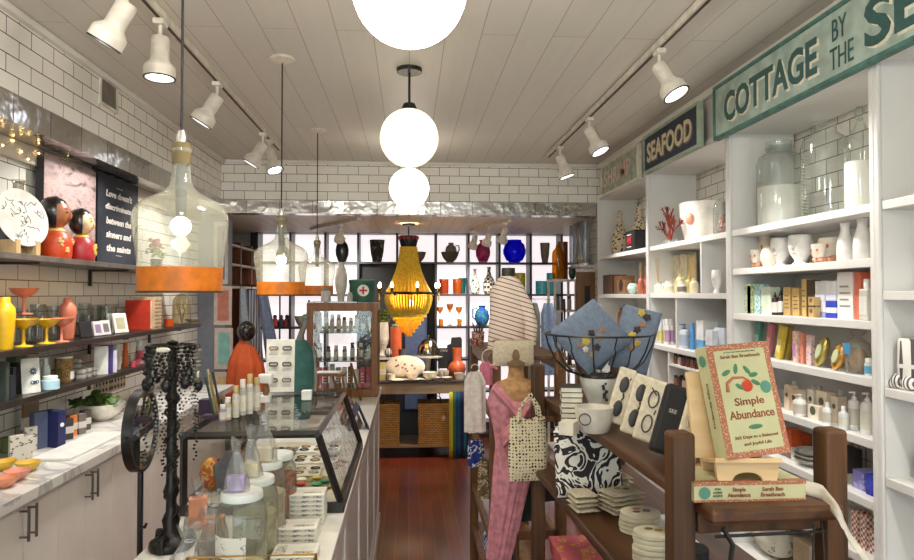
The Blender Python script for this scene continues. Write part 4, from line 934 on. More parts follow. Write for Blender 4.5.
# --- lowest shelf
def lowrow(px, pyt, X=-1.50): return L3(px, zl, X), lh(px, pyt, zl, X)
for i, (px, pyt, c, w_) in enumerate(((2,362,(60,66,60),.05),(9,367,(44,44,50),.05),(15,362,(54,54,56),.05),(6,375,(30,36,52),.04))):
    p, h = lowrow(px, pyt, -1.49-(i%3)*.03); carton('dark slim carton at the picture edge of the lowest shelf, %s inward' % nth(i), p, .02, .05, max(h,.06), c, rz=-PI/2, group='dark cartons on the lowest shelf')
p, h = lowrow(17, 362, -1.58); carton('olive green carton behind the dark cartons on the lowest shelf', p, .07, .04, .15, (90,100,60), rz=-PI/2)
p, h = lowrow(33, 358, -1.49); g = thing('foil_pouch', 'white stand-up pouch with blue flower mark and CBD lettering', 'pouch', p, R(-28))
T = Matrix.Rotation(R(-6),4,'Y')
MB().grid(lambda u,v: T @ Vector(((.022*math.sin(PI*u))*(1-v)**.5*1 if True else 0, (u-.5)*.075, v*h)), 8, 6).grid(lambda u,v: T @ Vector((-(.022*math.sin(PI*u))*(1-v)**.5, (u-.5)*.075, v*h)), 8, 6).build('foil', M((222,222,214),.4), g, smooth=True)
m = MB()
for k in range(8):
    a = k*PI/4; m.prism([(.003,0),(.009,.0035),(.017,0),(.009,-.0035)], 0, .001, T @ Matrix.Translation((.0225-.006,0,h*.62)) @ Matrix.Rotation(PI/2,4,'Y') @ Matrix.Rotation(a,4,'Z') @ Matrix.Diagonal((1,1,1,1)))
m.build('flower_mark', M((30,66,110)), g)
text('CBD', .02, M((40,74,110)), g, tuple(T @ Vector((.0225,0,h*.3))), (0,1,0), (0,0,1), width=.034, height=.014, depth=.0006, bold=.001)
p, h = lowrow(42, 372, -1.56); carton('pale mint carton behind the lettered pouch', p, .05, .03, .11, (196,214,200), rz=-PI/2)
p, h = lowrow(51, 377, -1.475); g = bottle('light blue cream jar with white lid on the lowest shelf', p, .055, .036, (170,204,214), cap=(228,232,230), kind='big', name='cream_jar', cat='jar')
p, h = lowrow(47, 360, -1.53); bottle('small pale bottle behind the light blue cream jar', p, .12, .017, (206,214,204))
p, h = lowrow(65, 356, -1.53); g = thing('herb_jar', 'glass jar of dried brown herbs with a white label on the lowest shelf', 'jar', p)
MB().lathe([(0,0),(.033,0),(.036,.01),(.036,h*.9),(.03,h*.92),(.0,h*.92)], seg=24).build('dried_herbs', pattern((150,120,72),(96,74,40),'blots',70,.5), g, smooth=True)
MB().lathe([(.034,h*.921),(.035,h*1.0),(0,h)], seg=24).build('lid', M((206,200,180),.4), g, smooth=True)
MB().box(.0355,.037,-.018,.014,h*.12,h*.42).build('paper_label', M((226,222,212)), g)
k = 0
for px, X in ((75,-1.57),(78,-1.53),(82,-1.5),(88,-1.5),(93,-1.51),(84,-1.56)):
    for r_ in range(4 if px < 80 else 2):
        p = L3(px, zl+r_*.0225, X); k += 1
        carton('tiny silver-grey tin box, lowest shelf, %s' % ('layer %s of %s pile from herb jar' % (('one','two','three','four')[r_], nth((75,78,82,88,93,84).index(px)))), p, .03, .03, .022, (180,176,166), 'base', (120,116,110), rz=-PI/2, group='tiny tin boxes beside the herb jar', name='tin_box')
for i, (px, pyt, c, ac, X) in enumerate(((102,346,(228,226,220),(80,110,190),-1.50),(107,345,(74,54,130),(226,222,230),-1.50),(111,350,(222,220,226),(110,90,160),-1.49))):
    p, h = lowrow(px, pyt, X); carton('%s incense-style tall carton on the lowest shelf' % ('white blue-edged','purple','white lilac-printed')[i], p, .03, .06, h, c, 'lines' if i != 1 else 'dot', ac, rz=-PI/2+.4)
p, h = lowrow(117, 344, -1.52); bottle('white spray bottle beside the purple carton, lowest shelf', p, h, .022, (206,202,196), cap=(222,220,214), kind='big')
p, h = lowrow(126, 343, -1.52); bottle('slim orange tube standing on the lowest shelf', p, h, .014, (214,104,40), cap=(200,90,40), kind='big', name='orange_tube', cat='tube')
p, h = lowrow(133, 356, -1.50); vessel('tumbler_glass', 'short clear votive glass beside the orange tube', 'glass', p, .06, .02, 'tumbler', gl)
p, h = lowrow(140, 340, -1.52); bottle('white bottle with pink base at the end of the lowest shelf', p, h, .019, (214,210,206), lab=(206,90,104), kind='big')
for i, px in enumerate((134,138,142)):
    p, h = lowrow(px, 350, -1.475-.02*i); vessel('pink_votive', 'small pink-based votive glass at the lowest shelf end, %s from the orange tube' % nth(i), 'votive', p, .032, .016, 'tumbler', M((206,88,104),.3), 'pink votives')
# --- on the countertop
def ct(px, py, X=None): return at(px, py, Z=.9205)
def cth(px, pyt, p): return at(px, pyt, Y=p.y).z-.9205
g1 = 'small pinch bowls on the marble counter'
for i, (px, py, c, nm) in enumerate(((5,487,(214,140,104),'salmon pinch bowl at the picture edge'),(17,480,(222,150,130),'pink pinch bowl between the salmon and yellow ones'),(28,471,(216,176,60),'yellow pinch bowl nearest the dark carton'),(4,470,(206,166,50),'yellow pinch bowl behind the salmon one'))):
    p = ct(px, py); vessel('pinch_bowl', nm+' on the marble counter', 'bowl', p, .034, .04, 'bowl', M(c,.4), g1)
p = ct(10, 452); p.x = max(p.x, -1.63); vessel('green_candle', 'olive green squat candle cup at the back of the counter', 'candle', p, .06, .035, 'cup', M((96,110,60),.5))
for i, (px, py, hh) in enumerate(((16,462,.1),(25,459,.085),(30,452,.10))):
    p = ct(px, py); p.x = max(p.x, -1.63); carton('grey framed small photo card on the counter, %s from the picture edge' % nth(i), p, .05, .012, hh, pattern((190,184,172),(90,86,84),'blots',40,.6), rz=R(60), name='photo_card', cat='card')
p = at(42, 447, X=-1.5); p.z = .9205; carton('blue-grey book standing on the marble counter', p, .09, .03, .15, (84,92,120), rz=R(65), name='book', cat='book')
p = at(54, 444, X=-1.46); p.z = .9205; carton('dark navy carton with white round marks on the marble counter', p, .035, .09, .15, (34,36,84), 'dot', (226,226,230), rz=R(65))
p = at(30, 432, X=-1.64); p.z = .9205; carton('small wooden-framed picture leaning on the tiles above the counter', p, .1, .012, .16, wood((110,84,60),(140,110,80),2), 'band', (206,196,180), rz=R(85), name='framed_picture', cat='frame')
for i, (px, py, c) in enumerate(((67,436,(60,52,50)),(71,433,(214,124,60)),(80,432,(110,100,92)),(85,428,(80,66,60)))):
    p = at(px, py, X=-1.48-.02*(i%2)); p.z = .9205; carton('small glass-like jar of %s on the counter before the plant bowl' % ('dark tea','orange spice','grey salt','brown spice')[i], p, .035, .035, .09, c, 'band', (200,196,190), rz=R(60), name='spice_jar', cat='jar')
p = at(84, 441, X=-1.34); g = MB().box(-.07,.07,-.24,.24,0,.012).build('marble_board', M((226,224,218),.25,var=.03), loc=(-1.345, ny(84,-1.345), .9205), bevel=.003); tag(g, 'white rectangular marble board lying on the counter before the plant bowl', 'board')
p = at(102, 431, X=-1.53); p.z = .9205; g = thing('planted_bowl', 'white stone bowl filled with green leaves on the marble counter', 'plant', (p.x, p.y, .9205))
MB().lathe(pr('bowl', .105, .085), seg=32).build('bowl', M((206,200,190),.5,var=.2,scale=12), g, smooth=True)
m = MB()
for i in range(70):
    a = rn.uniform(0,2*PI); r_ = rn.uniform(0,.1); T = Matrix.Translation((math.cos(a)*r_-.02, math.sin(a)*r_-.03, .085+rn.uniform(0,.06)*(1-r_*6))) @ Euler((rn.uniform(-.9,.9), rn.uniform(-.9,.9), a)).to_matrix().to_4x4()
    m.sphere((0,0,0), .024, 8, 5, 1.2, .7, .18, mat=T)
m.build('leaves', M((74,104,38),.5,var=.35,scale=25), g, smooth=True)
# hanging trinket card behind bowl
for i, px in enumerate((103, 118)):
    g = thing('earring_card', 'beige card of small trinkets hanging on the tiles, %s from the plant bowl' % nth(i), 'card', (XL+.002, ny(px, XL), 1.0))
    MB().box(0,.004,-.1,.1,0,.12).build('card', M((176,160,134),.7), g)
    m = MB()
    for a in range(5):
        for b_ in range(3): MB().sphere((.006, -.08+a*.04, .02+b_*.038), .008, 8, 6, .5, 1, 1.3).build('trinket', M((66,60,66),.4), g, smooth=True)
# towel of dark strap / sunglasses at shelf end
g = thing('sunglasses', 'black curved headphones-like band lying on the counter below the shelf end', 'headband', L3(150, .9205, -1.4))
MB().tube([(0,math.cos(a)*.05,.07*math.sin(a)+.006) for a in [PI*i/10 for i in range(11)]], .007, 8).build('band', M((30,30,34),.4), g, smooth=True)
g.name = 'black_headband'; g['label'] = 'black curved headband standing on the counter below the shelf end'
# ================================================================ CENTRAL COUNTER
XC0, XC1, YC0, YC1 = -.652, -.183, .95, 4.5
g = thing('display_counter', 'long white paneled display counter down the middle of the shop', 'counter', (XC0, YC0, 0))
W_, L_ = XC1-XC0, YC1-YC0
MB().box(.02, W_-.025, .015, L_-.015, .09, .889).build('body', CAB, g)
MB().box(.05, W_-.06, .04, L_-.04, 0, .089).build('toe_kick', M((110,100,94),.6), g)
MB().box(0, W_, 0, L_, .8895, .92).build('top', M((232,228,220),.25,var=.02), g, bevel=.003)
for i in range(6):
    y0 = .03+i*(L_-.06)/6; y1 = y0+(L_-.06)/6-.006
    m = MB(); m.box(W_-.0249, W_-.019, y0, y1, .12, .87); o = m.build('door', CAB, g, bevel=.001)
    m = MB(); m.box(W_-.0189, W_-.013, y0, y0+.04, .12, .87); m.box(W_-.0189, W_-.013, y1-.04, y1, .12, .87); m.box(W_-.0189, W_-.013, y0+.04, y1-.04, .12, .16); m.box(W_-.0189, W_-.013, y0+.04, y1-.04, .83, .87)
    m.build('door_frame', CAB, o, bevel=.001)
MB().box(W_-.024, W_-.006, .015, L_-.015, .0, .09).build('baseboard', CAB, g, bevel=.003)
TOPZ = .9205
# glass display case
YA_, YB_ = 1.93, 2.72
g = thing('glass_display_case', 'black-framed slanted glass case full of jewellery on the white counter', 'display case', (0, YA_, TOPZ))
BK = M((26,22,22),.3,var=.1); L2 = YB_-YA_; zt_ = .225; xt = -.262; x0 = -.65; x1 = -.186; s_ = .011
m = MB()
for y in (s_, L2-s_):
    m.tube([(x0+s_,y,.03),(x0+s_,y,zt_)], s_, 4); m.tube([(x1-s_,y,.03),(xt,y,zt_)], s_, 4); m.tube([(x0,y,zt_),(xt+.005,y,zt_)], s_, 4)
for x, z in ((x0+s_,zt_),(xt,zt_)): m.tube([(x,0,z),(x,L2,z)], s_, 4)
m.build('frame', BK, g)
MB().box(x0, x1, 0, L2, 0, .03).build('base', BK, g, bevel=.003)
MB().box(x0+.02, x1-.02, .01, L2-.01, .03, .034).build('lining', M((196,184,164),.9), g)
pg = glass((252,253,252),.22,.01)
MB().grid(lambda u,v: Vector((x0+.012+u*(xt-x0-.012), .012+v*(L2-.024), zt_+.009)), 1, 1).build('top_pane', pg, g)
MB().grid(lambda u,v: Vector((x1-.012+u*(xt-x1+.012), .012+v*(L2-.024), .03+u*(zt_-.03))), 1, 1).build('slanted_pane', pg, g)
for y, nm in ((.012,'front_pane'),(L2-.012,'back_pane')):
    m = MB(); v = [m.bm.verts.new(p) for p in ((x0+.01,y,.03),(x1-.012,y,.03),(xt,y,zt_),(x0+.01,y,zt_))]; m.bm.faces.new(v); m.build(nm, pg, g)
MB().grid(lambda u,v: Vector((x0+.012, .012+v*(L2-.024), .03+u*(zt_-.03))), 1, 1).build('side_pane', pg, g)
# contents
def inz(h=.035): return TOPZ+h
rn = random.Random(11)
def pad(label, x, y, w_, d_, c, h=.006, rz=0, name='jewellery_pad', kind='rings', cat='jewellery'):
    g = thing(name, label, cat, (x, y, inz()), rz, 'jewellery displays in the glass case')
    MB().box(-w_/2, w_/2, -d_/2, d_/2, 0, h).build('pad', c if not isinstance(c, tuple) else M(c,.8), g, bevel=.002)
    nx, nyy = (3, 2) if kind != 'grid' else (4, 3)
    for i in range(nx):
        for j in range(nyy):
            cx, cy = -w_/2+w_*(i+.5)/nx, -d_/2+d_*(j+.5)/nyy; r_ = min(w_/nx, d_/nyy)*.32
            MB().tube([(cx+math.cos(a)*r_, cy+math.sin(a)*r_*.75, h+.003) for a in [k*PI/7 for k in range(14)]], .0022, 5, True).build('ring', M(((40,34,30),(150,120,60),(190,186,180))[(i+j)%3],.25,.8), g, smooth=True)
    return g
pad('white pad with dark rings near the slanted pane of the glass case', -.33, 2.40, .16, .1, (222,216,204))
pad('cream pad of bracelets at the middle of the glass case', -.36, 2.24, .14, .1, (206,196,176))
pad('white pad with two rows of bands in the rear of the glass case', -.34, 2.56, .16, .1, (226,222,212))
pad('green velvet pad of gold chains in the glass case', -.47, 2.32, .1, .14, (60,76,50), kind='grid')
pad('grey pad of silver chains in the glass case, beside the green pad', -.47, 2.52, .1, .14, (120,116,110), kind='grid')
g = thing('trinket_dish', 'round green-gold dish with bright charms at the near end of the glass case', 'dish', (-.30, 2.09, inz()))
MB().lathe([(0,0),(.07,0),(.078,.01),(.07,.008),(0,.004)], seg=28).build('dish', pattern((150,130,80),(80,84,50),'blots',40,.5), g, smooth=True)
for i, c in enumerate(((30,120,70),(196,170,60),(226,214,190),(190,70,60),(60,140,100))):
    a = i*1.3; MB().sphere((math.cos(a)*.04, math.sin(a)*.04, .014), .011, 10, 6, 1.5, 1, .6).build('charm', M(c,.3), g, smooth=True)
g = thing('necklace_bust', 'grey velvet necklace bust leaning inside the near end of the glass case', 'jewellery bust', (-.53, 2.02, inz()), 0)
T = Matrix.Rotation(R(-14),4,'X')
MB().prism([(-.035,0),(.035,0),(.05,.05),(.055,.085),(.03,.1),(.018,.125),(-.018,.125),(-.03,.1),(-.055,.085),(-.05,.05)], -.006, .006, T @ Matrix.Rotation(PI/2,4,'X')).build('bust', M((92,94,100),.9), g, bevel=.004)
MB().sphere((0,-.012,.05), .009, 8, 6, 1, .4, 1.2).build('pendant', M((190,160,90),.3,.8), g, smooth=True)
g = thing('red_bag', 'small red and amber patterned pouch beside the grey bust in the glass case', 'pouch', (-.60, 2.06, inz()))
MB().sphere((0,0,.05), .045, 14, 10, .7, .6, 1.1).build('cloth', pattern((176,84,40),(214,170,80),'blots',40,.5), g, smooth=True)
for i, (x, y, c) in enumerate(((-.60,2.22,(90,60,40)),(-.60,2.34,(150,100,60)),(-.59,2.47,(70,50,44)))):
    g = thing('beaded_cuff', 'beaded leather cuff on the window side of the glass case, %s from its near end' % nth(i), 'bracelet', (x, y, inz()))
    MB().lathe([(.03,0),(.034,.0),(.034,.05),(.03,.05),(.03,0)], seg=20).build('cuff', pattern(c,(206,176,120),'spots',90,.3), g, smooth=True)
g = thing('hand_display', 'tan carved wooden jewellery hand lying in the glass case', 'jewellery display', (-.40, 2.13, inz()), R(30))
m = MB().sphere((0,0,.012), .022, 12, 8, 1, 1.3, .5)
for i in range(4): m.tube([(-.015+i*.01,.02,.012),(-.017+i*.0115,.055,.014),(-.019+i*.0125,.082-abs(i-1.5)*.006,.01)], [.006,.005,.004], 7)
m.tube([(.02,0,.012),(.036,.02,.013),(.042,.04,.01)], [.006,.0055,.004], 7)
m.build('hand', wood((168,122,82),(196,154,112),1), g, smooth=True)
for i in range(4):
    g = thing('leaf_earring', 'long tan leaf-shaped earring fanned in the glass case, %s of four' % nth(i), 'earring', (-.27+i*.012, 2.26+i*.04, inz()), R(20+i*8), 'fanned leaf earrings')
    MB().sphere((0,0,.004), .01, 10, 6, 1, 3.5, .3).build('leaf', M((170,130,96),.5), g, smooth=True)

# --- on the glass case top (z .225+.011)
CT = TOPZ+.236
def ctop(px, Y): p = at(px, 380, Y=Y); return Vector((p.x, Y, CT+.0005))
g = thing('incense_holder', 'dark-topped slanted bundle of incense tubes on the glass case corner', 'incense', ctop(214, 2.15), 0)
MB().box(-.03,.03,-.02,.02,0,.012).build('holder', M((60,44,60),.5), g)
for i, (a, c) in enumerate((( -.012,(46,70,60)),(0,(150,120,60)),(.01,(60,50,40)),(-.006,(190,170,130)))):
    MB().tube([(a+.012,.002*i,.012),(a-.014,0,.13+.008*i)], .004, 6).build('tube', M(c,.5), g)
g = thing('purple_box', 'small dark purple box beside the incense tubes on the glass case', 'box', ctop(207, 2.22)); MB().box(-.02,.02,-.02,.02,0,.05).build('carton', M((50,34,60),.6), g)
for i, (px, h, c, Y) in enumerate(((228,.07,(190,176,140),2.12),(236,.10,(206,204,190),2.16),(243,.115,(180,180,166),2.2),(250,.13,(200,200,192),2.22),(223,.05,(170,150,190),2.1),(257,.11,(196,190,176),2.28))):
    p = ctop(px, Y); bottle('slim clear room-spray bottle on the glass case, %s from the incense tubes' % nth(i), p, h, .011, c, cap=((226,224,216),(190,170,110))[i%2], lab=(222,216,200), kind='big', group='slim bottles on the glass case', name='spray_bottle')
p = ctop(266, 2.45); g = thing('white_display_block', 'small white display block with a brown cork figure on the glass case', 'display block', p)
MB().box(-.018,.018,-.015,.015,0,.025).build('foot', M((236,234,230),.4), g, bevel=.002); MB().lathe([(.008,.025),(.014,.04),(.012,.055),(.006,.07)], seg=12).build('cork_stem', M((140,100,66),.8), g, smooth=True)
MB().box(-.024,.024,-.018,.018,.07,.102).build('white_head', M((238,236,232),.4), g, bevel=.003)
g = thing('white_display_block', 'plain white ring block at the back of the glass case top', 'display block', ctop(307, 2.5)); MB().box(-.018,.018,-.015,.015,0,.035).build('block', M((236,234,230),.4), g, bevel=.002)

# --- behind the case on the counter
p = Vector((at(279,400,Y=2.95).x, 2.95, TOPZ)); g = thing('bracelet_card', 'tall white card board of ten hair bands standing behind the glass case', 'display card', p, 0)
T = Matrix.Rotation(R(-5),4,'X'); H_ = .43
MB().box(-.062,.062,-.003,.003,0,H_,T).build('board', M((222,218,206),.6), g, bevel=.002)
MB().box(-.03,.03,.005,.075,0,.004).build('foot', M((206,200,190),.6), g)
for j in range(6):
    for i in range(2):
        c = Vector(((-.029,.029)[i], -.007, H_-.04-j*.07))
        MB().tube([T @ (c+Vector((math.cos(a)*.018, 0, math.sin(a)*.0085+(.002*math.sin(3*a))))) for a in [k*PI/8 for k in range(16)]], .0028 if (i+j) % 3 else .002, 5, True).build('band', M(((60,52,46),(120,80,60))[(j == 0 or j == 2) and i == 0],.5), g, smooth=True)
m = MB()
for j in range(6):
    for i in range(2):
        for k in range(2): m.box((-.05,.008)[i], (-.012,.046)[i], -.0036, -.0031, H_-.062-j*.07-k*.006, H_-.060-j*.07-k*.006, T)
m.build('printed_text', M((130,126,120),.7), g)
p = Vector((at(300,400,Y=3.4).x, 3.4, TOPZ)); g = thing('torso_form', 'slim teal velvet torso form with grey carved neck behind the glass case', 'dress form', p, 0)
MB().lathe([(0,0),(.05,0),(.056,.02),(.06,.1),(.068,.2),(.07,.27),(.063,.34),(.045,.385),(.02,.4),(0,.4)], seg=28, sy=.7).build('body', M((58,102,98),.9,var=.12), g, smooth=True)
MB().tube([(0,0,.395),(.004,0,.425),(.016,0,.46),(.024,0,.5)], [.022,.016,.014,.019], 12).sphere((.025,0,.512), .02, 12, 8, 1, 1, .8).build('neck', M((112,112,104),.6), g, smooth=True)
MB().tube([(.066,.02,.04),(.074,.02,.2),(.058,.02,.36)], .01, 8).build('ribbon', M((150,150,140),.7), g, smooth=True)
# orange draped bust on small pedestal near tiled wall
g = thing('pedestal_table', 'small round dark pedestal table under the orange draped bust', 'table', (-1.14, 5.0, 0))
MB().lathe([(0,0),(.14,0),(.14,.02),(.03,.04),(.025,.6),(.05,.66),(.16,.68),(.16,.70),(0,.70)], seg=28).build('table', wood((60,40,28),(90,62,44),2), g, smooth=True)
pz = at(246, 400, Y=5.0); g = thing('draped_bust', 'glossy black mannequin head bust wrapped in an orange shawl beside the pastel panels', 'mannequin', (pz.x, 5.0, .7005), R(15))
m = MB(); m.lathe([(0,0),(.07,0),(.03,.03),(.025,.3),(0,.3)], seg=16); m.build('stand', M((40,36,34),.4), g, smooth=True)
m = MB(); m.lathe([(0,.28),(.06,.29),(.075,.36),(.07,.42),(.05,.455),(.032,.48),(.03,.52)], seg=24, sy=.7); m.build('torso', M((150,130,110),.6), g, smooth=True)
hd = MB().sphere((.0,-.005,.575), .068, 24, 16, 1, 1.05, 1.12).build('head', M((24,22,24),.15,coat=.6), g, smooth=True)
MB().sphere((-.03,-.072,.562), .012, 8, 6, .8, 1, 1.6).build('nose', M((24,22,24),.15,coat=.6), hd, smooth=True)
m = MB()
def shawl(u, v):
    a = u*2*PI; r_ = .04+.065*min(1, v*3)**.7+.035*v; fold = .012*math.sin(a*9+v*2)*min(1,v*2)
    return Vector(((r_+fold)*math.cos(a)*1.05, (r_+fold)*math.sin(a)*.75, .49-.47*v-.02*math.cos(a)))
m.grid(shawl, 64, 16, True); m.build('shawl', M((196,84,38),.8,var=.05,scale=20), g, smooth=True)
# wood vitrine
YV0, YV1 = 4.08, 4.40; xv0, xv1 = -.622, -.192; hv = .575
g = thing('wooden_cabinet', 'brown wooden glass-fronted table cabinet with shelves of small bottles on the counter', 'cabinet', (0, YV0, TOPZ))
WD = wood((104,62,28),(148,98,48),2,.45); D_ = YV1-YV0; t = .038
for x in (xv0, xv1-t):
    for y in (0, D_-t*.7): MB().box(x, x+t, y, y+t*.7, 0, hv).build('post', WD, g, bevel=.003)
MB().box(xv0+t, xv1-t, 0, t*.7, hv-.05, hv).box(xv0+t, xv1-t, 0, t*.7, 0, .045).box(xv0+t, xv1-t, D_-t*.7, D_, hv-.05, hv).box(xv0+t, xv1-t, D_-t*.7, D_, 0, .045).box(xv0, xv0+t, t*.7, D_-t*.7, hv-.05, hv).box(xv1-t, xv1, t*.7, D_-t*.7, hv-.05, hv).box(xv0, xv0+t, t*.7, D_-t*.7, 0, .045).box(xv1-t, xv1, t*.7, D_-t*.7, 0, .045).build('rail', WD, g, bevel=.002)
MB().box(xv0+t, xv1-t, t*.7, D_-t*.7, .02, .04).build('floor_panel', WD, g)
MB().box(xv0+.004, xv1-.004, .004, D_-.004, hv, hv+.006).build('top_pane', pg, g)
vs = [.041, .22, .395]
for z in vs[1:]: MB().box(xv0+.03, xv1-.03, .012, D_-.012, z-.007, z).build('glass_shelf', glass((214,228,222),.6,.04,.1), g)
MB().box(xv0+t, xv1-t, .010, .013, .045, hv-.05).build('front_pane', pg, g)
k = 0
for si, z in enumerate(vs):
    for i in range(9 if si != 1 else 7):
        x = xv0+.065+i*(.305/(8 if si != 1 else 6)); h = (.15, .11, .12)[si]*rn.uniform(.7, 1); k += 1
        c = [((206,70,90),(180,60,70),(196,190,180),(150,120,100),(226,220,214),(90,80,70),(206,196,170)),((110,40,50),(140,90,60),(180,170,150),(90,60,50)),((190,186,160),(170,160,130),(210,206,190),(130,110,80))][si]
        c = c[i % len(c)]
        if si == 0: carton('slim upright box in the wooden cabinet bottom, %s from its window-side post' % nth(i), (x, YV0+.12, TOPZ+z+.0005), .028, .06, h, c, 'lines' if i % 2 else None, (230,226,220), group='boxes and bottles inside the wooden cabinet')
        else: bottle('small %s bottle in the wooden cabinet, %s shelf, %s along' % (('','dark red','pale')[si], ('','middle','upper')[si], nth(i)), (x, YV0+.11+(i%2)*.03, TOPZ+z+.0005), h, .014, c, cap=((180,150,90),(60,50,44),(220,214,200))[i%3], lab=(214,206,190), kind='big', group='boxes and bottles inside the wooden cabinet', name='perfume_bottle')
# on top of cabinet
tz = TOPZ+hv+.0065
g = thing('first_aid_tin', 'green oval tin with a red cross emblem on the wooden cabinet', 'tin', (at(362,300,Y=4.2).x, 4.2, tz))
MB().lathe([(0,0),(.078,0),(.08,.005),(.08,.115),(.084,.12),(.084,.135),(.076,.14),(0,.142)], seg=32, sy=.75).build('tin', M((54,98,80),.45,var=.12), g, smooth=True)
MB().lathe([(0,0),(.036,0),(.036,.002),(0,.002)], seg=24, mat=Matrix.Translation((.012,-.062,.07)) @ Matrix.Rotation(PI/2,4,'X')).build('white_disc', M((230,226,216),.5), g)
MB().box(.006,.018,-.0655,-.0645,.046,.094).box(-.012,.006,-.0655,-.0645,.064,.076).box(.018,.036,-.0655,-.0645,.064,.076).build('red_cross', M((190,40,44),.5), g)
bottle('short white jar on the wooden cabinet beneath the smallest bottle lamp', (at(326,300,Y=4.2).x, 4.2, tz), .09, .03, (206,200,190), cap=(150,140,120), kind='big', cat='jar', name='apothecary_jar')
vessel('fluted_glass_jar', 'pale fluted glass apothecary vase on the wooden cabinet beside the green tin', 'vase', (at(341,300,Y=4.25).x, 4.25, tz), .25, .04, 'urn', M((206,200,188),.3,bump=.4,scale=30))
bottle('clear low tumbler candle before the green tin on the wooden cabinet', (at(352,300,Y=4.13).x-.012, 4.125, tz), .06, .018, (180,180,170), cap=(170,170,160), kind='big', cat='candle', name='candle_jar')
# between the case and cabinet
g = thing('wooden_lectern', 'small open wooden lid box with propped strut behind the teal form', 'box', (at(332,380,Y=3.8).x, 3.8, TOPZ))
MB().box(-.1,.08,-.06,.06,.17,.185).build('lid', WD, g, bevel=.002)
MB().tube([(.06,0,.0),(-.0,0,.17)], .007, 6).tube([(.09,-.03,.0),(.06,-.03,.17)], .007, 6).tube([(-.09,0,0),(-.08,0,.17)], .007, 6).build('strut', WD, g)
MB().box(-.085,.05,-.05,.05,.186,.189).build('paper_sheet', M((230,230,232),.6), g)
for i, (px, Y, c, l) in enumerate(((358,3.15,(50,50,70),'navy'),(351,3.3,(120,80,66),'russet'))):
    p = at(px+6, 395, Y=Y); g = thing('book', l+' hardback book propped like a tent on the counter behind the glass case', 'book', (p.x-.03, Y, TOPZ), R(12))
    MB().prism([(-.05,0),(-.045,0),(0,.105),(.045,0),(.05,0),(.0,.115)], -.07, .07, Matrix.Rotation(PI/2,4,'X')).build('cover', M(c,.6), g)
g = thing('framed_picture', 'slender dark wooden easel frame leaning inside view between lid box and cabinet', 'frame', (at(356,380,Y=3.95).x, 3.95, TOPZ))
MB().tube([(-.03,0,.22),(.03,0,0)], .008, 6).tube([(-.03,0,.22),(-.035,.06,0)], .006, 6).build('frame', WD, g); g.name = 'easel'; g['label'] = 'slender dark wooden easel standing before the wooden cabinet'; g['category'] = 'easel'
g = thing('tray', 'flat grey tray of small rings behind the teal torso form', 'tray', (at(322,390,Y=3.55).x, 3.55, TOPZ)); MB().box(-.06,.06,-.05,.05,0,.02).build('tray', M((110,108,110),.5), g, bevel=.003)

# --- necklace stand
g = thing('necklace_stand', 'ornate black necklace tree hung with dark beads and chains on the counter end', 'jewellery stand', (-.595, 1.70, TOPZ))
g.location.x = at(172,420,Y=1.70).x
SB = M((26,22,20),.35,.4,var=.3,scale=60,bump=.6)
MB().lathe([(0,0),(.05,0),(.052,.01),(.05,.018),(.03,.03),(.018,.05),(.022,.07),(.013,.09),(.012,.12),(.02,.14),(.013,.16),(.012,.22),(.017,.235),(.012,.25),(.011,.36),(.018,.37),(.011,.385),(.010,.5),(.014,.51),(0,.515)], seg=16).build('column', SB, g, smooth=True)
for i in range(3):
    a = i*2*PI/3+.4; MB().tube([(math.cos(a)*r_, math.sin(a)*r_, z) for r_, z in ((.03,.03),(.05,.03),(.053,.012),(.05,.0055))], [.012,.009,.008,.007], 8).build('foot', SB, g, smooth=True)
MB().tube([(math.cos(a)*.056, math.sin(a)*.056, .5) for a in [k*PI/10 for k in range(20)]], .004, 6, True).tube([(-.056,0,.5),(.056,0,.5)], .003, 6).tube([(0,-.056,.5),(0,.056,.5)], .003, 6).build('ring_rack', SB, g, smooth=True)
for i in range(17):
    a = i*2*PI/17; L_n = [.075,.1,.3,.09,.24,.085,.34,.08,.1,.3,.09,.08,.26,.09,.32,.085,.2][i]; x, y = math.cos(a)*.060, math.sin(a)*.060; tx, tyy = -math.sin(a)*.008, math.cos(a)*.008
    m = MB(); n_ = int(L_n/.009)
    for k in range(n_):
        f = k/n_; off = math.sin(PI*(f**.6))
        for sg in (-1, 1): m.sphere((x+tx*sg*off*1.0+.004*math.sin(k*1.7), y+tyy*sg*off, .498-f*L_n), .0052 if L_n < .2 else .003, 6, 4)
    c = (30,28,26) if i % 4 else (150,146,136)
    if L_n < .2: m.sphere((x,y,.498-L_n), .012, 8, 6, 1, 1, 1.4)
    m.build('necklace', M(c,.3,.3 if i%4 else .7), g, smooth=True)
MB().tube([(math.cos(a)*.016, math.sin(a)*.016, .02+a*.011) for a in [k*.5 for k in range(80)]], .0035, 5).build('bead_garland', SB, g)
MB().sphere((.0,-.064,.495), .011, 8, 6, 1.6, .5, .6).build('white_tag', M((220,214,200),.6), g)

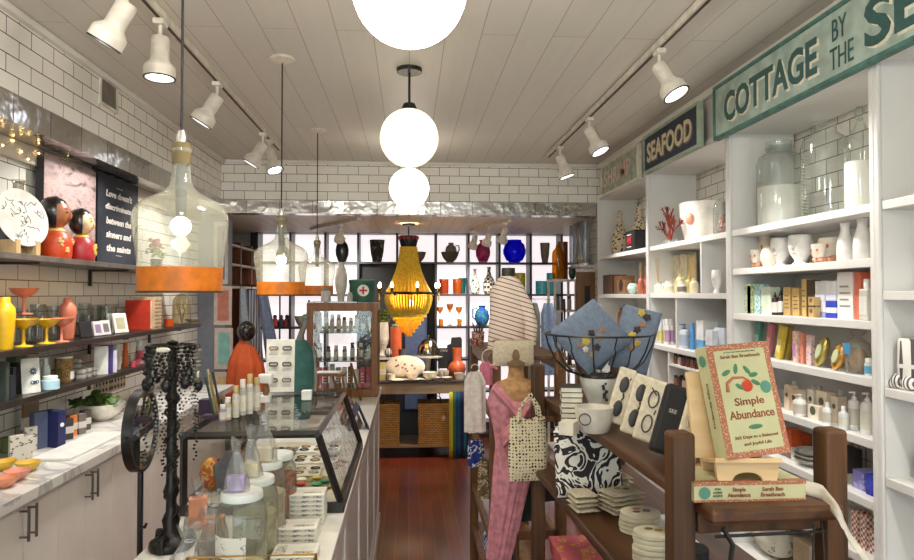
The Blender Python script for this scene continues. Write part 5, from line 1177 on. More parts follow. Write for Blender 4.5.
# --- mirror on a pole
px_m = at(141, 430, Y=1.80); g = thing('round_mirror', 'round black-rimmed mirror turned on a black pole before the cabinets', 'mirror', (px_m.x, 1.80, 0), 0)
MB().lathe([(0,0),(.085,0),(.085,.01),(.02,.02),(0,.02)], seg=28).build('base', BK, g, smooth=True)
MB().tube([(0,0,.015),(0,0,1.085)], .0075, 10).build('pole', BK, g, smooth=True)
MB().tube([(.004,-.004,.94),(.02,-.02,.945),(.024,-.02,.955)], .004, 6).build('clamp_knob', BK, g)
zc = at(141, 430, Y=1.8).z
T = Matrix.Translation((0,0,zc)) @ Matrix.Rotation(R(3),4,'Z') @ Matrix.Rotation(PI/2,4,'Y')
MB().lathe([(.100,-.012),(.107,-.012),(.107,.012),(.100,.012),(.100,-.012)], seg=48, mat=T).build('rim', BK, g, smooth=True)
MB().lathe([(0,.006),(.101,.006),(.101,-.004),(0,-.004)], seg=48, mat=T).build('mirror_glass', M((225,226,228),.02,1,var=0), g)
MB().tube([T @ Vector((0,.108,0)), T @ Vector((0,.120,0))], .006, 6).tube([T @ Vector((0,-.108,0)), T @ Vector((0,-.120,0))], .006, 6).build('pivot', BK, g)

# --- jars, bags, cards at the near end
def jar(label, px, Y, r, h, fill=None, fc=None, lab=True, hf=.3):
    x = at(px, 480, Y=Y).x; g = thing('lidded_jar', label, 'jar', (x, Y, TOPZ), R(-20), 'glass jars with white lids')
    MB().lathe([(0,.002),(r*.92,.002),(r,.015),(r,h*.72),(r*.93,h*.82),(r*.76,h*.88),(r*.74,h*.93)], seg=36).build('jar_glass', glass((238,240,234),.62,.04,.06), g, smooth=True)
    if fc: MB().lathe([(0,.006),(r*.88,.006),(r*.95,.016),(r*.95,h*hf),(0,h*hf+.004)], seg=28).build('contents', fc, g, smooth=True)
    MB().lathe([(0,h*.905),(r*.8,h*.905),(r*.82,h*.91),(r*.82,h*.975),(r*.79,h*.99),(0,h*.99)], seg=36).build('lid', M((212,216,212),.35), g, smooth=True)
    m = MB(); m.grid(lambda u,v: Vector((math.sin((u-.5)*1.5)*r*1.01, -math.cos((u-.5)*1.5)*r*1.01, h*(.3+.24*v))), 10, 1); m.build('paper_label', pattern((214,210,198),(150,148,140),'blots',60,.6), g)
    return x, h
jx = [jar('largest white-lidded glass jar, nearest of the row, with lilac soap on its lid', 242, 1.52, .056, .19, fc=M((206,196,160),.8,bump=.6,scale=90), hf=.12),
      jar('white-lidded glass jar of pale salts, second of the row', 256, 1.637, .053, .19, fc=M((190,176,140),.8,bump=.6,scale=90), hf=.55),
      jar('white-lidded glass jar, third of the row, before the tall cellophane bag', 266, 1.748, .050, .2, fc=M((196,180,150),.8,bump=.6,scale=90), hf=.6),
      jar('white-lidded glass jar filled with copper beads, last of the row by the case', 278, 1.858, .05, .195, fc=pattern((170,96,60),(120,60,36),'spots',90,.4), hf=.7)]
def cello(label, loc, w_, h, content, ch, rz=0):
    g = thing('cellophane_bag', label, 'gift bag', loc, rz, 'clear cellophane gift bags')
    MB().box(-w_*.42, w_*.42, -w_*.26, w_*.26, 0.001, ch).build('soap_bar', M(content,.6), g, bevel=.003)
    rr = random.Random(int(h*1e4)+int(w_*1e5))
    ph = rr.uniform(0,6)
    def f(u, v):
        a = u*2*PI; s = (1-v)**.6 if v < .72 else .47-.0*v; s = .5*(1-v/.72)**.7+.14 if v < .72 else .14+.5*(v-.72)
        k = 1+.18*math.sin(a*5+ph+v*6)*min(1,v*3)
        return Vector((math.cos(a)*w_*s*k*1.05, math.sin(a)*w_*s*.62*k, v*h+.006*math.sin(a*3+ph)))
    MB().grid(f, 30, 12, True).build('film', glass((240,238,236),.9,.12,.10), g, smooth=True)
    MB().tube([(math.cos(a)*w_*.13, math.sin(a)*w_*.09, h*.73) for a in [k*PI/5 for k in range(10)]], .0018, 5, True).build('ribbon', M((206,196,206),.5), g)
def onlid(i, dx=0, dy=0): return Vector((jx[i][0]+dx, (1.52,1.635,1.745,1.858)[i]+dy, TOPZ+jx[i][1]*.99+.0005))
cello('lilac soap in cellophane standing on the largest jar lid', onlid(0,-.012), .045, .115, (176,156,200), .035)
cello('cream soap in cellophane standing on the second jar lid', onlid(1,-.012), .045, .12, (214,200,160), .035)
cello('tall cellophane bag of pale soap standing on the third jar lid', onlid(2,-.005), .055, .13, (220,206,170), .035)
def bagat(label, px, py, Y, w_, h, c, ch, rz=0):
    x = at(px, py, Y=Y).x; cello(label, (x, Y, TOPZ), w_, h, c, ch, rz)
bagat('peach soap in cellophane, nearest the black necklace tree', 198, 500, 1.83, .055, .13, (222,150,116), .085, .3)
bagat('peach soap in cellophane between the necklace tree bag and the big jar', 215, 500, 1.72, .055, .13, (220,160,120), .07)
bagat('large cellophane bag of lilac salts beside the black stand base', 190, 540, 1.50, .085, .12, (176,160,200), .03, .2)
bagat('large cellophane bag of grey salts beside the biggest jar', 212, 540, 1.62, .07, .12, (150,140,130), .05)
def cardstack(px, Y, n, w_, d_, nm, hh=.0115):
    x = at(px, 520, Y=Y).x
    for i in range(n):
        g = thing('card_pack', 'slim white printed card pack, layer %s from the bottom of the %s pile' % (('one','two','three','four','five','six','seven','eight')[i], nm), 'card pack', (x+rn.uniform(-.001,.001), Y, TOPZ+i*(hh+.0006)), R(rn.uniform(-1.5,1.5)), 'printed card packs on the counter')
        MB().box(-w_/2, w_/2, -d_/2, d_/2, 0, hh).build('pack', M((224,220,208),.5), g, bevel=.0015)
        MB().box(-w_/2+.004, w_/2-.004, -d_/2-.0004, -d_/2, hh*.25, hh*.75).box(-w_/2+.006, -w_/2+.03, -d_/2+.01, d_/2-.01, hh, hh+.0004).box(-.005, w_/2-.01, -d_/2+.015, -d_/2+.03, hh, hh+.0004).build('printed_panel', pattern((196,190,176),(96,90,84),'blots',90,.55), g)
cardstack(305, 1.865, 7, .112, .075, 'tallest')
cardstack(297, 1.745, 3, .112, .075, 'middle')
cardstack(296, 1.60, 2, .105, .08, 'front')
g = thing('brass_tray', 'brass-edged open glass tray at the near end of the counter', 'tray', (0, 0, TOPZ))
x0_, x1_ = at(188,551,Y=1.46).x, at(316,551,Y=1.46).x
m = MB()
for z in (.004, .066):
    m.tube([(x0_,1.15,z),(x1_,1.15,z),(x1_,1.46,z),(x0_,1.46,z)], .0028, 6, True)
for x in (x0_, x1_):
    for y in (1.15, 1.46): m.tube([(x,y,.004),(x,y,.066)], .0028, 6)
m.build('frame', BRASS, g)
MB().box(x0_,x1_,1.15,1.46,.0005,.003).build('bottom_pane', pg, g)
for i, (dx, dy) in enumerate(((.06,.1),(.14,.12),(.22,.08))):
    carton('white wrapped soap box inside the brass tray, %s from the necklace tree side' % nth(i), (x0_+dx, 1.15+dy+.08, TOPZ+.0035), .07, .1, .03, pattern((224,220,210),(150,140,150),'blots',60,.6), group='wrapped soaps in the brass tray')
# ================================================================ NEAR WOODEN STAND
W1 = wood((48,28,10),(104,64,24),2,.55); W2 = wood((56,33,16),(94,58,31),1,.4)
RZ1 = R(1.7); O1 = Vector((.490, 1.18, 0))
def loc1(x, y, z=0): 
    c, s = math.cos(RZ1), math.sin(RZ1); return Vector((O1.x+x*c-y*s, O1.y+x*s+y*c, z))
def post(mb, x, y, h, s_=.05):
    mb.box(x, x+s_, y, y+s_, 0, h)
LEN1 = 1.27; WD1 = .350; PH = 1.293
g = thing('wooden_stand', 'dark wooden ladder stand with boards, nearest one holding the books and blue basket', 'display stand', O1, RZ1)
for x in (0, WD1-.046):
    for y in (0.02, LEN1-.05):
        MB().box(x, x+.046, y, y+.046, 0, PH-.003).build('post', W1, g, bevel=.008)
MB().box(.048, WD1-.048, -.035, LEN1+.02, 1.137, 1.165).build('board', W2, g, bevel=.008)
MB().box(.0, WD1, .075, LEN1-.055, .893, .920).build('board', W2, g, bevel=.008)
MB().box(.0, WD1, .075, LEN1-.055, .56, .585).build('board', W2, g, bevel=.006)
for z in (1.10, .30):
    for y in (.03, LEN1-.04): MB().box(.052, WD1-.052, y, y+.025, z, z+.04).build('cross_rail', W1, g, bevel=.003)
m = MB().tube([(.06,-.02,1.113),(.27,-.02,1.115)], .003, 6).tube([(.075,-.02,1.128),(.09,-.025,1.10),(.085,-.02,1.04),(.06,-.015,1.03)], .005, 6).tube([(.25,-.02,1.13),(.245,-.022,1.05),(.27,-.02,1.05),(.265,-.02,1.13)], .0018, 6)
m.build('wire_hook', BLK, g)
BZ = 1.1655; LZ = .9205; PZ = .5855
def b1(px, py, Z=BZ): return at(px, py, Z=Z)
# book lying flat and displayed book
cov = M((192,186,142),.4,var=.03); bord = pattern((164,100,72),(206,178,136),'spots',260,.3,.5); grn = M((84,140,116),.5); brn = M((140,76,48),.6)
bl = at(694, 498, Y=1.19); br_ = at(806, 498, Y=1.19); bw_ = br_.x-bl.x
g = thing('paperback_book', 'pale green paperback lying flat, spine outward, under the wooden book rest', 'book', ((bl.x+br_.x)/2, 1.19, BZ), R(0))
MB().box(-bw_/2, bw_/2, 0, .132, 0, .036).build('cover', cov, g, bevel=.0012)
MB().box(-bw_/2+.003, bw_/2+.0005, .004, .1325, .003, .033).build('pages', M((226,216,194),.8), g)
MB().box(-bw_/2-.0004, bw_/2+.0004, -.0006, .0, .030, .0365).box(-bw_/2-.0004, bw_/2+.0004, -.0006, .0, -.0003, .004).box(-bw_/2, bw_/2, .0, .014, .0361, .0366).box(-bw_/2, bw_/2, .118, .132, .0361, .0366).build('patterned_border', bord, g)
FX, UPZ = (1,0,0), (0,0,1)
MB().lathe([(0,0),(.011,0),(.011,.001),(0,.001)], seg=24, mat=Matrix.Translation((-bw_/2+.02,-.0006,.017)) @ Matrix.Rotation(PI/2,4,'X')).build('green_disc', grn, g)
text('Simple\nAbundance', .01, brn, g, (-.022,-.0012,.0175), FX, UPZ, width=.044, height=.018, depth=.0004, bold=.0002)
text('Sarah Ban\nBreathnach', .01, brn, g, (.043,-.0012,.0175), FX, UPZ, width=.046, height=.018, depth=.0004, bold=.0002)
text('365 Days\nto a Balanced\nand Joyful Life', .01, M((90,110,80)), g, (-bw_/2+.045,-.0012,.0175), FX, UPZ, width=.018, height=.018, depth=.0004)
# rest
sx = at(746, 470, Y=1.2).x; z0 = BZ+.0368
g = thing('book_rest', 'small pale wooden book rest with an arched base, on top of the flat paperback', 'book stand', (sx, 1.21, z0), R(-4))
bw2 = wood((206,170,120),(226,194,146),0,.5)
arch = [(-.055,0),(-.028,0)]+[(-.028*math.cos(a), .016*math.sin(a)) for a in [PI*i/10 for i in range(1,10)]]+[(.028,0),(.055,0),(.060,.034),(-.060,.034)]
MB().prism(arch, -.006, .006, Matrix.Translation((0,-.012,0)) @ Matrix.Rotation(PI/2,4,'X')).build('base_front', bw2, g, bevel=.001)
MB().prism([(-.055,0),(.055,0),(.060,.034),(-.060,.034)], -.006, .006, Matrix.Translation((0,.06,0)) @ Matrix.Rotation(PI/2,4,'X')).build('base_back', bw2, g, bevel=.001)
LEAN = R(-13); TB = Matrix.Translation((0,-.022,.034)) @ Matrix.Rotation(LEAN,4,'X')
MB().box(-.062,.062,-.004,.072,-.0,.009, TB).build('ledge', bw2, g, bevel=.0015)
MB().box(-.082,.050,.052,.064,.009,.175, TB).build('back_board', bw2, g, bevel=.0015)
# standing book
g = thing('paperback_book', 'pale green paperback with red apple branch cover, standing on the wooden book rest', 'book', (sx, 1.21, z0), R(-4))
g.rotation_euler = (0, 0, R(-4)+R(13))
BW, BH, BD = .137, .212, .036
TB2 = Matrix.Translation((.020,-.020,.0455)) @ Matrix.Rotation(R(-13),4,'X') @ Matrix.Rotation(R(-3.5),4,'Y')
MB().box(-BW/2, BW/2, 0, BD, 0, BH, TB2).build('cover', cov, g, bevel=.0012)
MB().box(-BW/2+.004, BW/2+.0005, .003, BD-.003, -.0003, BH+.0005, TB2).build('pages', M((226,216,194),.8), g)
m = MB(); e = .0145
m.box(-BW/2, BW/2, -.0007, -.0001, 0, e*.8, TB2).box(-BW/2, BW/2, -.0007, -.0001, BH-e*.8, BH, TB2).box(-BW/2, -BW/2+e, -.0007, -.0001, e*.8, BH-e*.8, TB2).box(BW/2-e*.8, BW/2, -.0007, -.0001, e*.8, BH-e*.8, TB2)
m.build('patterned_border', bord, g)
MB().box(-BW/2+e, BW/2-e*.8, -.0009, -.0001, e*.8, BH-e*.8, TB2).build('cover_field', M((190,186,142),.45,var=.03), g)
R3_ = TB2.to_3x3(); fx = R3_ @ Vector((1,0,0)); fz = R3_ @ Vector((0,0,1))
def fp(x, z, o=.0014): return tuple(TB2 @ Vector((x, -o, z)))
def ft(s, x, z, w_, h_, mt, b_=.0002): text(s, .01, mt, g, fp(x, z), fx, fz, width=w_, height=h_, depth=.0003, bold=b_)
ft('Sarah Ban Breathnach', .002, .188, .088, .0065, brn)
ft('#1 New York Times bestselling classic', .002, .196, .07, .0035, M((90,110,80)))
ft('Simple', .002, .100, .064, .019, brn); ft('Abundance', .002, .078, .098, .016, brn)
ft('365 Days to a Balanced', .002, .036, .094, .0075, brn); ft('and Joyful Life', .002, .0235, .06, .0075, brn)
m = MB()
m.tube([fp(-.04,.122), fp(-.038,.138), fp(-.024,.148), fp(-.002,.147), fp(.012,.138)], [.004,.0034,.0028,.0022,.0016], 6); m.build('branch', M((176,106,72)), g, smooth=True)
for i, (x, z, a) in enumerate(((-.036,.158,.4),(-.014,.164,1.3),(.010,.160,2.2),(.022,.150,.1),(-.012,.130,2.6),(.024,.135,-.5))):
    MB().sphere((0,0,0), .009, 10, 6, 1.2, .10, .5, mat=Matrix.Translation(fp(x,z)) @ R3_.to_4x4() @ Matrix.Rotation(-a,4,'Y')).build('leaf', M((66,124,84)), g, smooth=True)
MB().sphere((0,0,0), .0125, 16, 10, 1, .12, .9, mat=Matrix.Translation(fp(.004,.130)) @ R3_.to_4x4()).build('apple', M((196,60,36),.4), g, smooth=True)
MB().sphere((0,0,0), .012, 20, 10, 1, .08, 1, mat=Matrix.Translation(fp(.044,.125)) @ R3_.to_4x4()).build('green_disc', grn, g, smooth=True)
MB().sphere((0,0,0), .011, 10, 6, 1.5, .08, .4, mat=Matrix.Translation(fp(.004,.054)) @ R3_.to_4x4()).build('single_leaf', M((76,124,84)), g, smooth=True)
R4 = R3_ @ Matrix.Rotation(PI/2,3,'Z').inverted()
ya4 = R3_ @ Vector((0,0,1)); sp_x = R3_ @ Vector((0,-1,0))
def sp(z, o=.0008): return tuple(TB2 @ Vector((-BW/2-o, BD/2, z)))
text('Simple Abundance', .01, brn, g, sp(.10), -ya4, -sp_x*-1 if False else (R3_ @ Vector((0,-1,0))), width=.085, height=.009, depth=.0003)
MB().sphere((0,0,0), .011, 16, 8, .08, 1, 1, mat=Matrix.Translation(sp(.185)) @ R3_.to_4x4()).build('spine_disc', grn, g, smooth=True)
# ribbon strap
g = thing('cloth_ribbon', 'cream cloth ribbon hanging over the stand corner beside the flat paperback', 'ribbon', (0,0,0))
rp = [at(800,486,Y=1.24), at(822,492,Y=1.20), at(838,512,Y=1.13), at(850,538,Y=1.12), at(868,562,Y=1.12), at(890,600,Y=1.12)]
rp[0].z = max(rp[0].z, BZ+.002)
def rib(u, v):
    f = u*(len(rp)-1); i = min(int(f), len(rp)-2); p = rp[i].lerp(rp[i+1], f-i); return p+Vector(((v-.5)*.012, .018*(v-.5), (v-.5)*.022 if u < .5 else (v-.5)*.012))
MB().grid(rib, 24, 3).build('ribbon', M((206,198,182),.8), g, smooth=True, solid=.0015)
# sunglasses displays: leaning cream pouches
def slab(label, px, py, w_, h_, mat, kind, d=.022, black=False, lean=14):
    p = b1(px, py)
    g = thing('sunglasses_case', label, 'case', (p.x, p.y, BZ+.0205), R(-14))
    g.rotation_euler = (R(-lean)*.8, R(17), R(-16)); g.location.z = BZ+.004+math.sin(R(17))*w_/2+.002
    MB().box(-w_/2, w_/2, 0, d, 0, h_).build('pouch', mat, g, bevel=.006 if not black else .009)
    if kind == 'shades':
        m = MB()
        for z in (h_*.27, h_*.70): m.sphere((0,-.002,z), .021, 16, 8, .62, .15, 1.15)
        m.tube([(0.004,-.002,h_*.42),(.008,-.002,h_*.48),(.004,-.002,h_*.55)], .0025, 6); m.tube([(.012,-.001,h_*.8),(.014,-.001,h_*.84)], .002, 6)
        m.build('printed_sunglasses', M((52,50,52),.5), g, smooth=True)
    if kind == 'frames':
        m = MB()
        for z in (h_*.28, h_*.68): m.tube([(math.cos(a)*.012, -.001, z+math.sin(a)*.022) for a in [k*PI/8 for k in range(16)]], .0022, 5, True)
        m.tube([(0.01,-.001,h_*.44),(.012,-.001,h_*.52)], .002, 5).tube([(-.012,-.001,h_*.85),(.004,-.001,h_*.75)], .0018, 5); m.build('printed_sunglasses', M((60,56,56),.5), g, smooth=True)
    if kind == 'word':
        text('SEE', .012, M((214,206,190)), g, (0,-.0008,h_*.62), (1,0,0), (0,0,1), width=.018, height=.009, depth=.0003)
    return g
pc = M((216,204,178),.7,bump=.2,scale=80)
slab('cream pouch printed with round dark sunglasses, beside the white cup', 613, 428, .05, .165, pc, 'shades')
slab('cream pouch printed with sunglasses, middle of the three', 629, 439, .05, .162, pc, 'shades')
slab('cream pouch printed with open sunglasses frames, before the black case', 642, 446, .05, .160, pc, 'frames')
slab('black padded case standing between the cream pouches and the stand post', 661, 460, .055, .165, M((26,24,28),.7,bump=.3,scale=60), 'word', .04, True)
p = b1(700, 460); slab('black padded case behind the first black case', 690, 447, .05, .15, M((30,28,32),.7), None, .03, True)
slab('cream pouch with dark lens print right behind the front stand post', 682, 474, .05, .15, pc, 'shades')
# white cup, books, basket stand, basket
p = b1(595, 427); p = Vector((at(594,420,Y=1.82).x, 1.82, BZ))
g = thing('white_cup', 'white handleless cup with a round emblem, at the foot of the blue cloth basket', 'cup', p, R(-25))
MB().lathe([(0,0),(.036,0),(.042,.006),(.05,.035),(.054,.07),(.050,.07),(.045,.035),(.034,.01),(0,.008)], seg=32).build('cup', M((222,216,202),.3), g, smooth=True)
MB().lathe([(0,0),(.017,0),(.017,.0025),(0,.0025)], seg=28, mat=Matrix.Translation((-.016,-.0495,.042)) @ Matrix.Rotation(R(98),4,'X')).build('emblem_disc', M((196,190,178),.4), g)
MB().lathe([(.014,0),(.017,0),(.017,.0028),(.014,.0028),(.014,0)], seg=28, mat=Matrix.Translation((-.016,-.050,.042)) @ Matrix.Rotation(R(98),4,'X')).build('emblem_ring', M((80,76,72)), g)
p = Vector((at(571,405,Y=1.98).x, 1.98, BZ))
for i in range(7):
    g = thing('paperback_book', 'cream-edged small book in the pile left of the basket stand, %s from the bottom' % nth(i), 'book', (p.x, p.y, BZ+i*.0152), R(-12+(i%3)*2), 'pile of small cream books')
    g['label'] = 'small cream-edged book in the pile beside the basket stand, %s from the bottom' % nth(i)
    MB().box(-.03,.03,-.04,.05,.001,.0135).build('pages', M((226,220,200),.8), g); MB().box(-.031,.031,-.041,.051,0,.001).box(-.031,.031,-.041,.051,.0135,.0148).build('cover', M((60,56,48),.6), g)
p = Vector((at(556,410,Y=1.84).x+.02, 1.87, BZ)); g = thing('cream_box', 'open cream paper box beside the white cup', 'box', (at(571,418,Y=1.78).x, 1.80, BZ), R(-30)); MB().prism([(-.022,-.03),(.02,-.03),(.02,.03),(-.022,.03)], 0, .035).build('carton', M((220,212,194),.6), g, bevel=.002)
g['label'] = 'small cream paper box between the book pile and the white cup'
# pedestal bowl
cx = at(599, 380, Y=2.03).x; py_ = 2.03
g = thing('cake_stand', 'white ceramic pedestal carrying the wire basket', 'stand', (cx, py_, BZ))
zt2 = at(599, 377, Y=2.03).z-BZ
MB().lathe([(0,0),(.05,0),(.052,.006),(.03,.015),(.028,.03),(.052,zt2-.035),(.06,zt2-.004),(.06,zt2),(0,zt2)], seg=32).build('pedestal', M((222,218,208),.3), g, smooth=True)
m = MB()
for k in range(8): m.sphere((.004*math.sin(k*2), -.064+(.01 if k < 4 else .0), zt2-.005-k*.008), .0055, 8, 6)
m.build('bead_tassel', M((34,30,32),.4), g, smooth=True)
bz = BZ+zt2+.001
g = thing('wire_basket', 'round black wire basket holding folded blue cloths, on a white pedestal', 'basket', (cx, py_, bz))
BR = .168; bh_ = at(599, 334, Y=2.03).z-bz
m = MB()
wprof = [(.055,.004),(.10,.018),(.135,.05),(.155,.09),(.16,bh_*.75),(BR,bh_)]
for i in range(16):
    a = i*2*PI/16; wob = .05*math.sin(i*2.3)
    m.tube([(math.cos(a+wob*(j%2))*r_, math.sin(a+wob*(j%2))*r_, z) for j, (r_, z) in enumerate(wprof)], .0024, 6)
for r_, z, t_ in ((BR,bh_,.0032),(.055,.004,.003)): m.tube([(math.cos(a)*r_, math.sin(a)*r_, z) for a in [k*PI/18 for k in range(36)]], t_, 6, True)
m.build('wire', BLK, g, smooth=True)
MB().lathe([(0,.001),(.055,.001),(.055,.004),(0,.004)], seg=24).build('bottom_plate', BLK, g)
# blue cloths
blue = (106,118,136)
def emb(g, T, cs, parent=None):
    for i, (x, z, r_, c) in enumerate(cs):
        m = MB()
        for k in range(5): m.sphere((math.cos(k*1.257+i)*r_*.62, 0, math.sin(k*1.257+i)*r_*.62), r_*.42, 8, 5, 1, .3, 1, mat=T @ Matrix.Translation((x,-.001,z)))
        m.sphere((0,-.001,0), r_*.34, 8, 5, 1, .5, 1, mat=T @ Matrix.Translation((x,-.001,z)))
        m.build('embroidered_flower', M(c,.8), g, smooth=True)
def cloth(label, x, y, z, w_, h_, d, rz, lean, cs, shape, roll=0):
    g = thing('embroidered_cushion', label, 'cushion', (cx+x, py_+y, bz+z), R(rz), 'embroidered blue cloths in the wire basket')
    T = Matrix.Rotation(R(lean),4,'X') @ Matrix.Rotation(R(roll),4,'Y')
    def f(u, v, s):
        X, Z_ = shape(u, v); ed = (4*u*(1-u))**.35*(4*v*(1-v))**.35
        return T @ Vector((X*w_, s*d*ed*.5-(0.0), Z_*h_))
    m = MB(); m.grid(lambda u,v: f(u,v,-1), 16, 16).grid(lambda u,v: f(u,v,1), 16, 16)
    bmesh.ops.remove_doubles(m.bm, verts=m.bm.verts, dist=.0004)
    m.build('cloth', M(blue,.85,bump=.25,scale=70), g, smooth=True)
    emb(g, T @ Matrix.Translation((0,-d*.5-.0,0)), cs)
    return g
sq = lambda u, v: ((u-.5), v)
dia = lambda u, v: ((u-v)*.5, (u+v)*.5)
cols = [(196,170,70),(60,50,48),(150,110,80),(214,206,196),(170,140,60)]
cloth('big blue cloth folded to a peak with embroidered flowers, front of the wire basket', -.045, -.045, .012, .27, .235, .03, 4, -6, [(-.02,.10,.014,cols[0]),(-.005,.125,.012,cols[1]),(.02,.115,.011,cols[2]),(-.02,.075,.010,cols[3]),(.015,.085,.012,cols[1]),(-.04,.085,.009,cols[2]),(.0,.06,.008,cols[4]),(.03,.14,.01,cols[2])], dia, 6)
cloth('blue cloth behind the peaked one in the wire basket', .02, .045, .012, .22, .20, .03, -8, 8, [], dia, -12)
cloth('blue cloth standing tall at the shelving side of the basket, embroidered down its front', .085, -.012, .02, .12, .2, .03, -22, -8, [(.0,.13,.012,cols[1]),(.012,.15,.010,cols[2]),(-.01,.11,.012,cols[0]),(.01,.09,.011,cols[4]),(-.005,.07,.009,cols[2]),(.0,.185,.012,cols[0]),(.02,.175,.012,cols[1])], sq, 14)
MB_ = None
# --- lower board
def floral():
    m_, nt, N, L, b = newmat('leaf_print')
    co = coords(N, L); n = N.new('ShaderNodeTexNoise'); n.inputs['Scale'].default_value = 13; n.inputs['Distortion'].default_value = 1.2; L.new(co, n.inputs['Vector'])
    L.new(ramp(N, L, n.outputs[0], [(0,(34,30,32)),(.40,(228,222,212)),(.455,(34,30,32)),(.53,(228,222,212)),(.6,(34,30,32)),(.68,(228,222,212))], True), b.inputs['Base Color']); b.inputs['Roughness'].default_value = .8
    return m_
p0 = at(557, 462, Z=LZ); p1_ = at(622, 470, Z=LZ)
g = thing('printed_cushion', 'white cushion printed with bold black flowers under the upper board', 'cushion', (.60, 2.06, LZ), R(0))
g.location = (at(590,462,Y=2.02).x, 2.02, LZ+.002)
def cu(u, v, s): ed = (4*u*(1-u))**.3*(4*v*(1-v))**.3; return Matrix.Rotation(R(-12),4,'X') @ Vector(((u-.5)*.21, s*.035*ed, v*.215))
m = MB(); m.grid(lambda u,v: cu(u,v,-1), 16, 16).grid(lambda u,v: cu(u,v,1), 16, 16); bmesh.ops.remove_doubles(m.bm, verts=m.bm.verts, dist=.0004)
m.build('cushion', floral(), g, smooth=True)
lin_ = M((196,184,158),.9,bump=.3,scale=120)
def pouchpile(label, px, py, n, w_, d_, hh, rz, round_=False, top=None, mat=lin_, name='linen_pouch', cat='pouch'):
    p = at(px, py, Z=LZ)
    for i in range(n):
        g = thing(name, '%s, %s from the bottom' % (label, nth(i)), cat, (p.x+rn.uniform(-.003,.003), p.y+rn.uniform(-.003,.003), LZ+i*hh), R(rz+rn.uniform(-4,4)), label.split(' in ')[0]+' pile')
        if round_: MB().lathe([(0,0),(.46,0),(.5,.15),(.5,.8),(.46,.97),(0,1)], seg=28, mat=Matrix.Diagonal((w_,d_,hh*.98,1))).build('cloth', mat, g, smooth=True)
        else:
            m = MB(); m.grid(lambda u,v: Vector(((u-.5)*w_,(v-.5)*d_, hh*.48-hh*.46*(4*u*(1-u))**.2*(4*v*(1-v))**.2)), 10, 10).grid(lambda u,v: Vector(((u-.5)*w_,(v-.5)*d_, hh*.48+hh*.46*(4*u*(1-u))**.2*(4*v*(1-v))**.2+.001*math.sin(u*20))), 10, 10)
            bmesh.ops.remove_doubles(m.bm, verts=m.bm.verts, dist=.0003); m.build('cloth', mat, g, smooth=True)
        if i == n-1 and top:
            for k, c in enumerate(top):
                a = k*1.9; MB().sphere((math.cos(a)*w_*.16, math.sin(a)*d_*.16, hh*.99), .009, 8, 5, 1.3, 1, .12).build('print', M(c,.7), g, smooth=True)
pouchpile('long folded linen bag in the pile against the flowered cushion', 603, 488, 3, .17, .09, .016, 4)
pouchpile('linen drawstring pouch in the small pile at the board edge', 583, 510, 4, .07, .08, .014, 10)
pouchpile('linen pouch in the pile behind the oval coasters', 622, 511, 5, .11, .085, .0125, 20, top=((90,74,50),(150,120,60)))
pouchpile('oval cream coaster pouch with coloured print in the middle pile', 640, 531, 5, .105, .09, .011, 0, True, ((90,100,150),(180,90,80),(80,80,90),(150,120,90)), M((206,196,170),.85))
pouchpile('round cream coaster pouch in the pile beside the front post', 652, 560, 6, .09, .085, .0115, 0, True, ((150,120,50),(120,100,50)), M((206,196,170),.85))
for i in range(2):
    p = Vector((at(690,566,Z=LZ).x-.0, at(690,566,Z=LZ).y, LZ+i*.022)); vessel('black_tin', 'round black shallow tin behind the front post, %s of two' % ('lower','upper')[i], 'tin', p, .021, .042, 'tube', M((32,30,34),.5), 'round black tins')
p = at(660, 500, Z=LZ); p = Vector((.735, 1.66, LZ)); g = thing('white_print_card', 'white glossy card lying at the back edge of the lower board', 'card', (.70, 1.72, LZ), 0); MB().box(-.03,.03,-.12,.12,0,.004).build('sheet', M((232,232,230),.3), g)
# bottom board: pink printed cloths
for i in range(5):
    p = at(578, 560, Z=PZ); q = at(584, 556, Z=PZ+.065); p = Vector((q.x, q.y, PZ+.0+i*.013)); g = thing('printed_cloth', 'pink cloth with yellow print, %s from the bottom of the folded pile' % nth(i), 'cloth', (p.x-.005, p.y+.07, p.z), R(-3+i), 'folded pink printed cloths')
    MB().box(-.075,.075,-.13,.13,0.0003,.0125).build('cloth', pattern((206,96,104),(214,170,70),'blots',34,.58) if i == 4 else M((200,90,98),.8), g, bevel=.005)

# ================================================================ FAR WOODEN RACK WITH CLOTHES
O2 = Vector((.345, 2.80, 0)); L2_ = .95; W2_ = .33; PH2 = 1.30
g = thing('wooden_stand', 'far wooden ladder rack hung with clothes behind the pink dress form', 'display stand', O2)
W3 = wood((84,54,26),(128,86,46),2,.45)
for x in (0, W2_-.045):
    for y in (0, L2_-.045): MB().box(x, x+.045, y, y+.045, 0, PH2).build('post', W3, g, bevel=.007)
for z in (1.22, 1.0, .74, .45, .22):
    MB().box(.008, .034, .045, L2_-.045, z, z+.04).build('side_rail', W3, g, bevel=.003)
    MB().box(W2_-.034, W2_-.008, .045, L2_-.045, z, z+.04).build('side_rail', W3, g, bevel=.003)
for z in (1.0, .5, .22): MB().box(.045, W2_-.045, .01, .035, z, z+.04).build('cross_rail', W3, g, bevel=.003)
MB().box(-.002, W2_+.002, .05, L2_-.05, 1.262, 1.28).build('board', W3, g, bevel=.003)
MB().box(.036, W2_-.036, .05, L2_-.05, .262, .28).build('board', W3, g, bevel=.003)
T2 = 1.2805
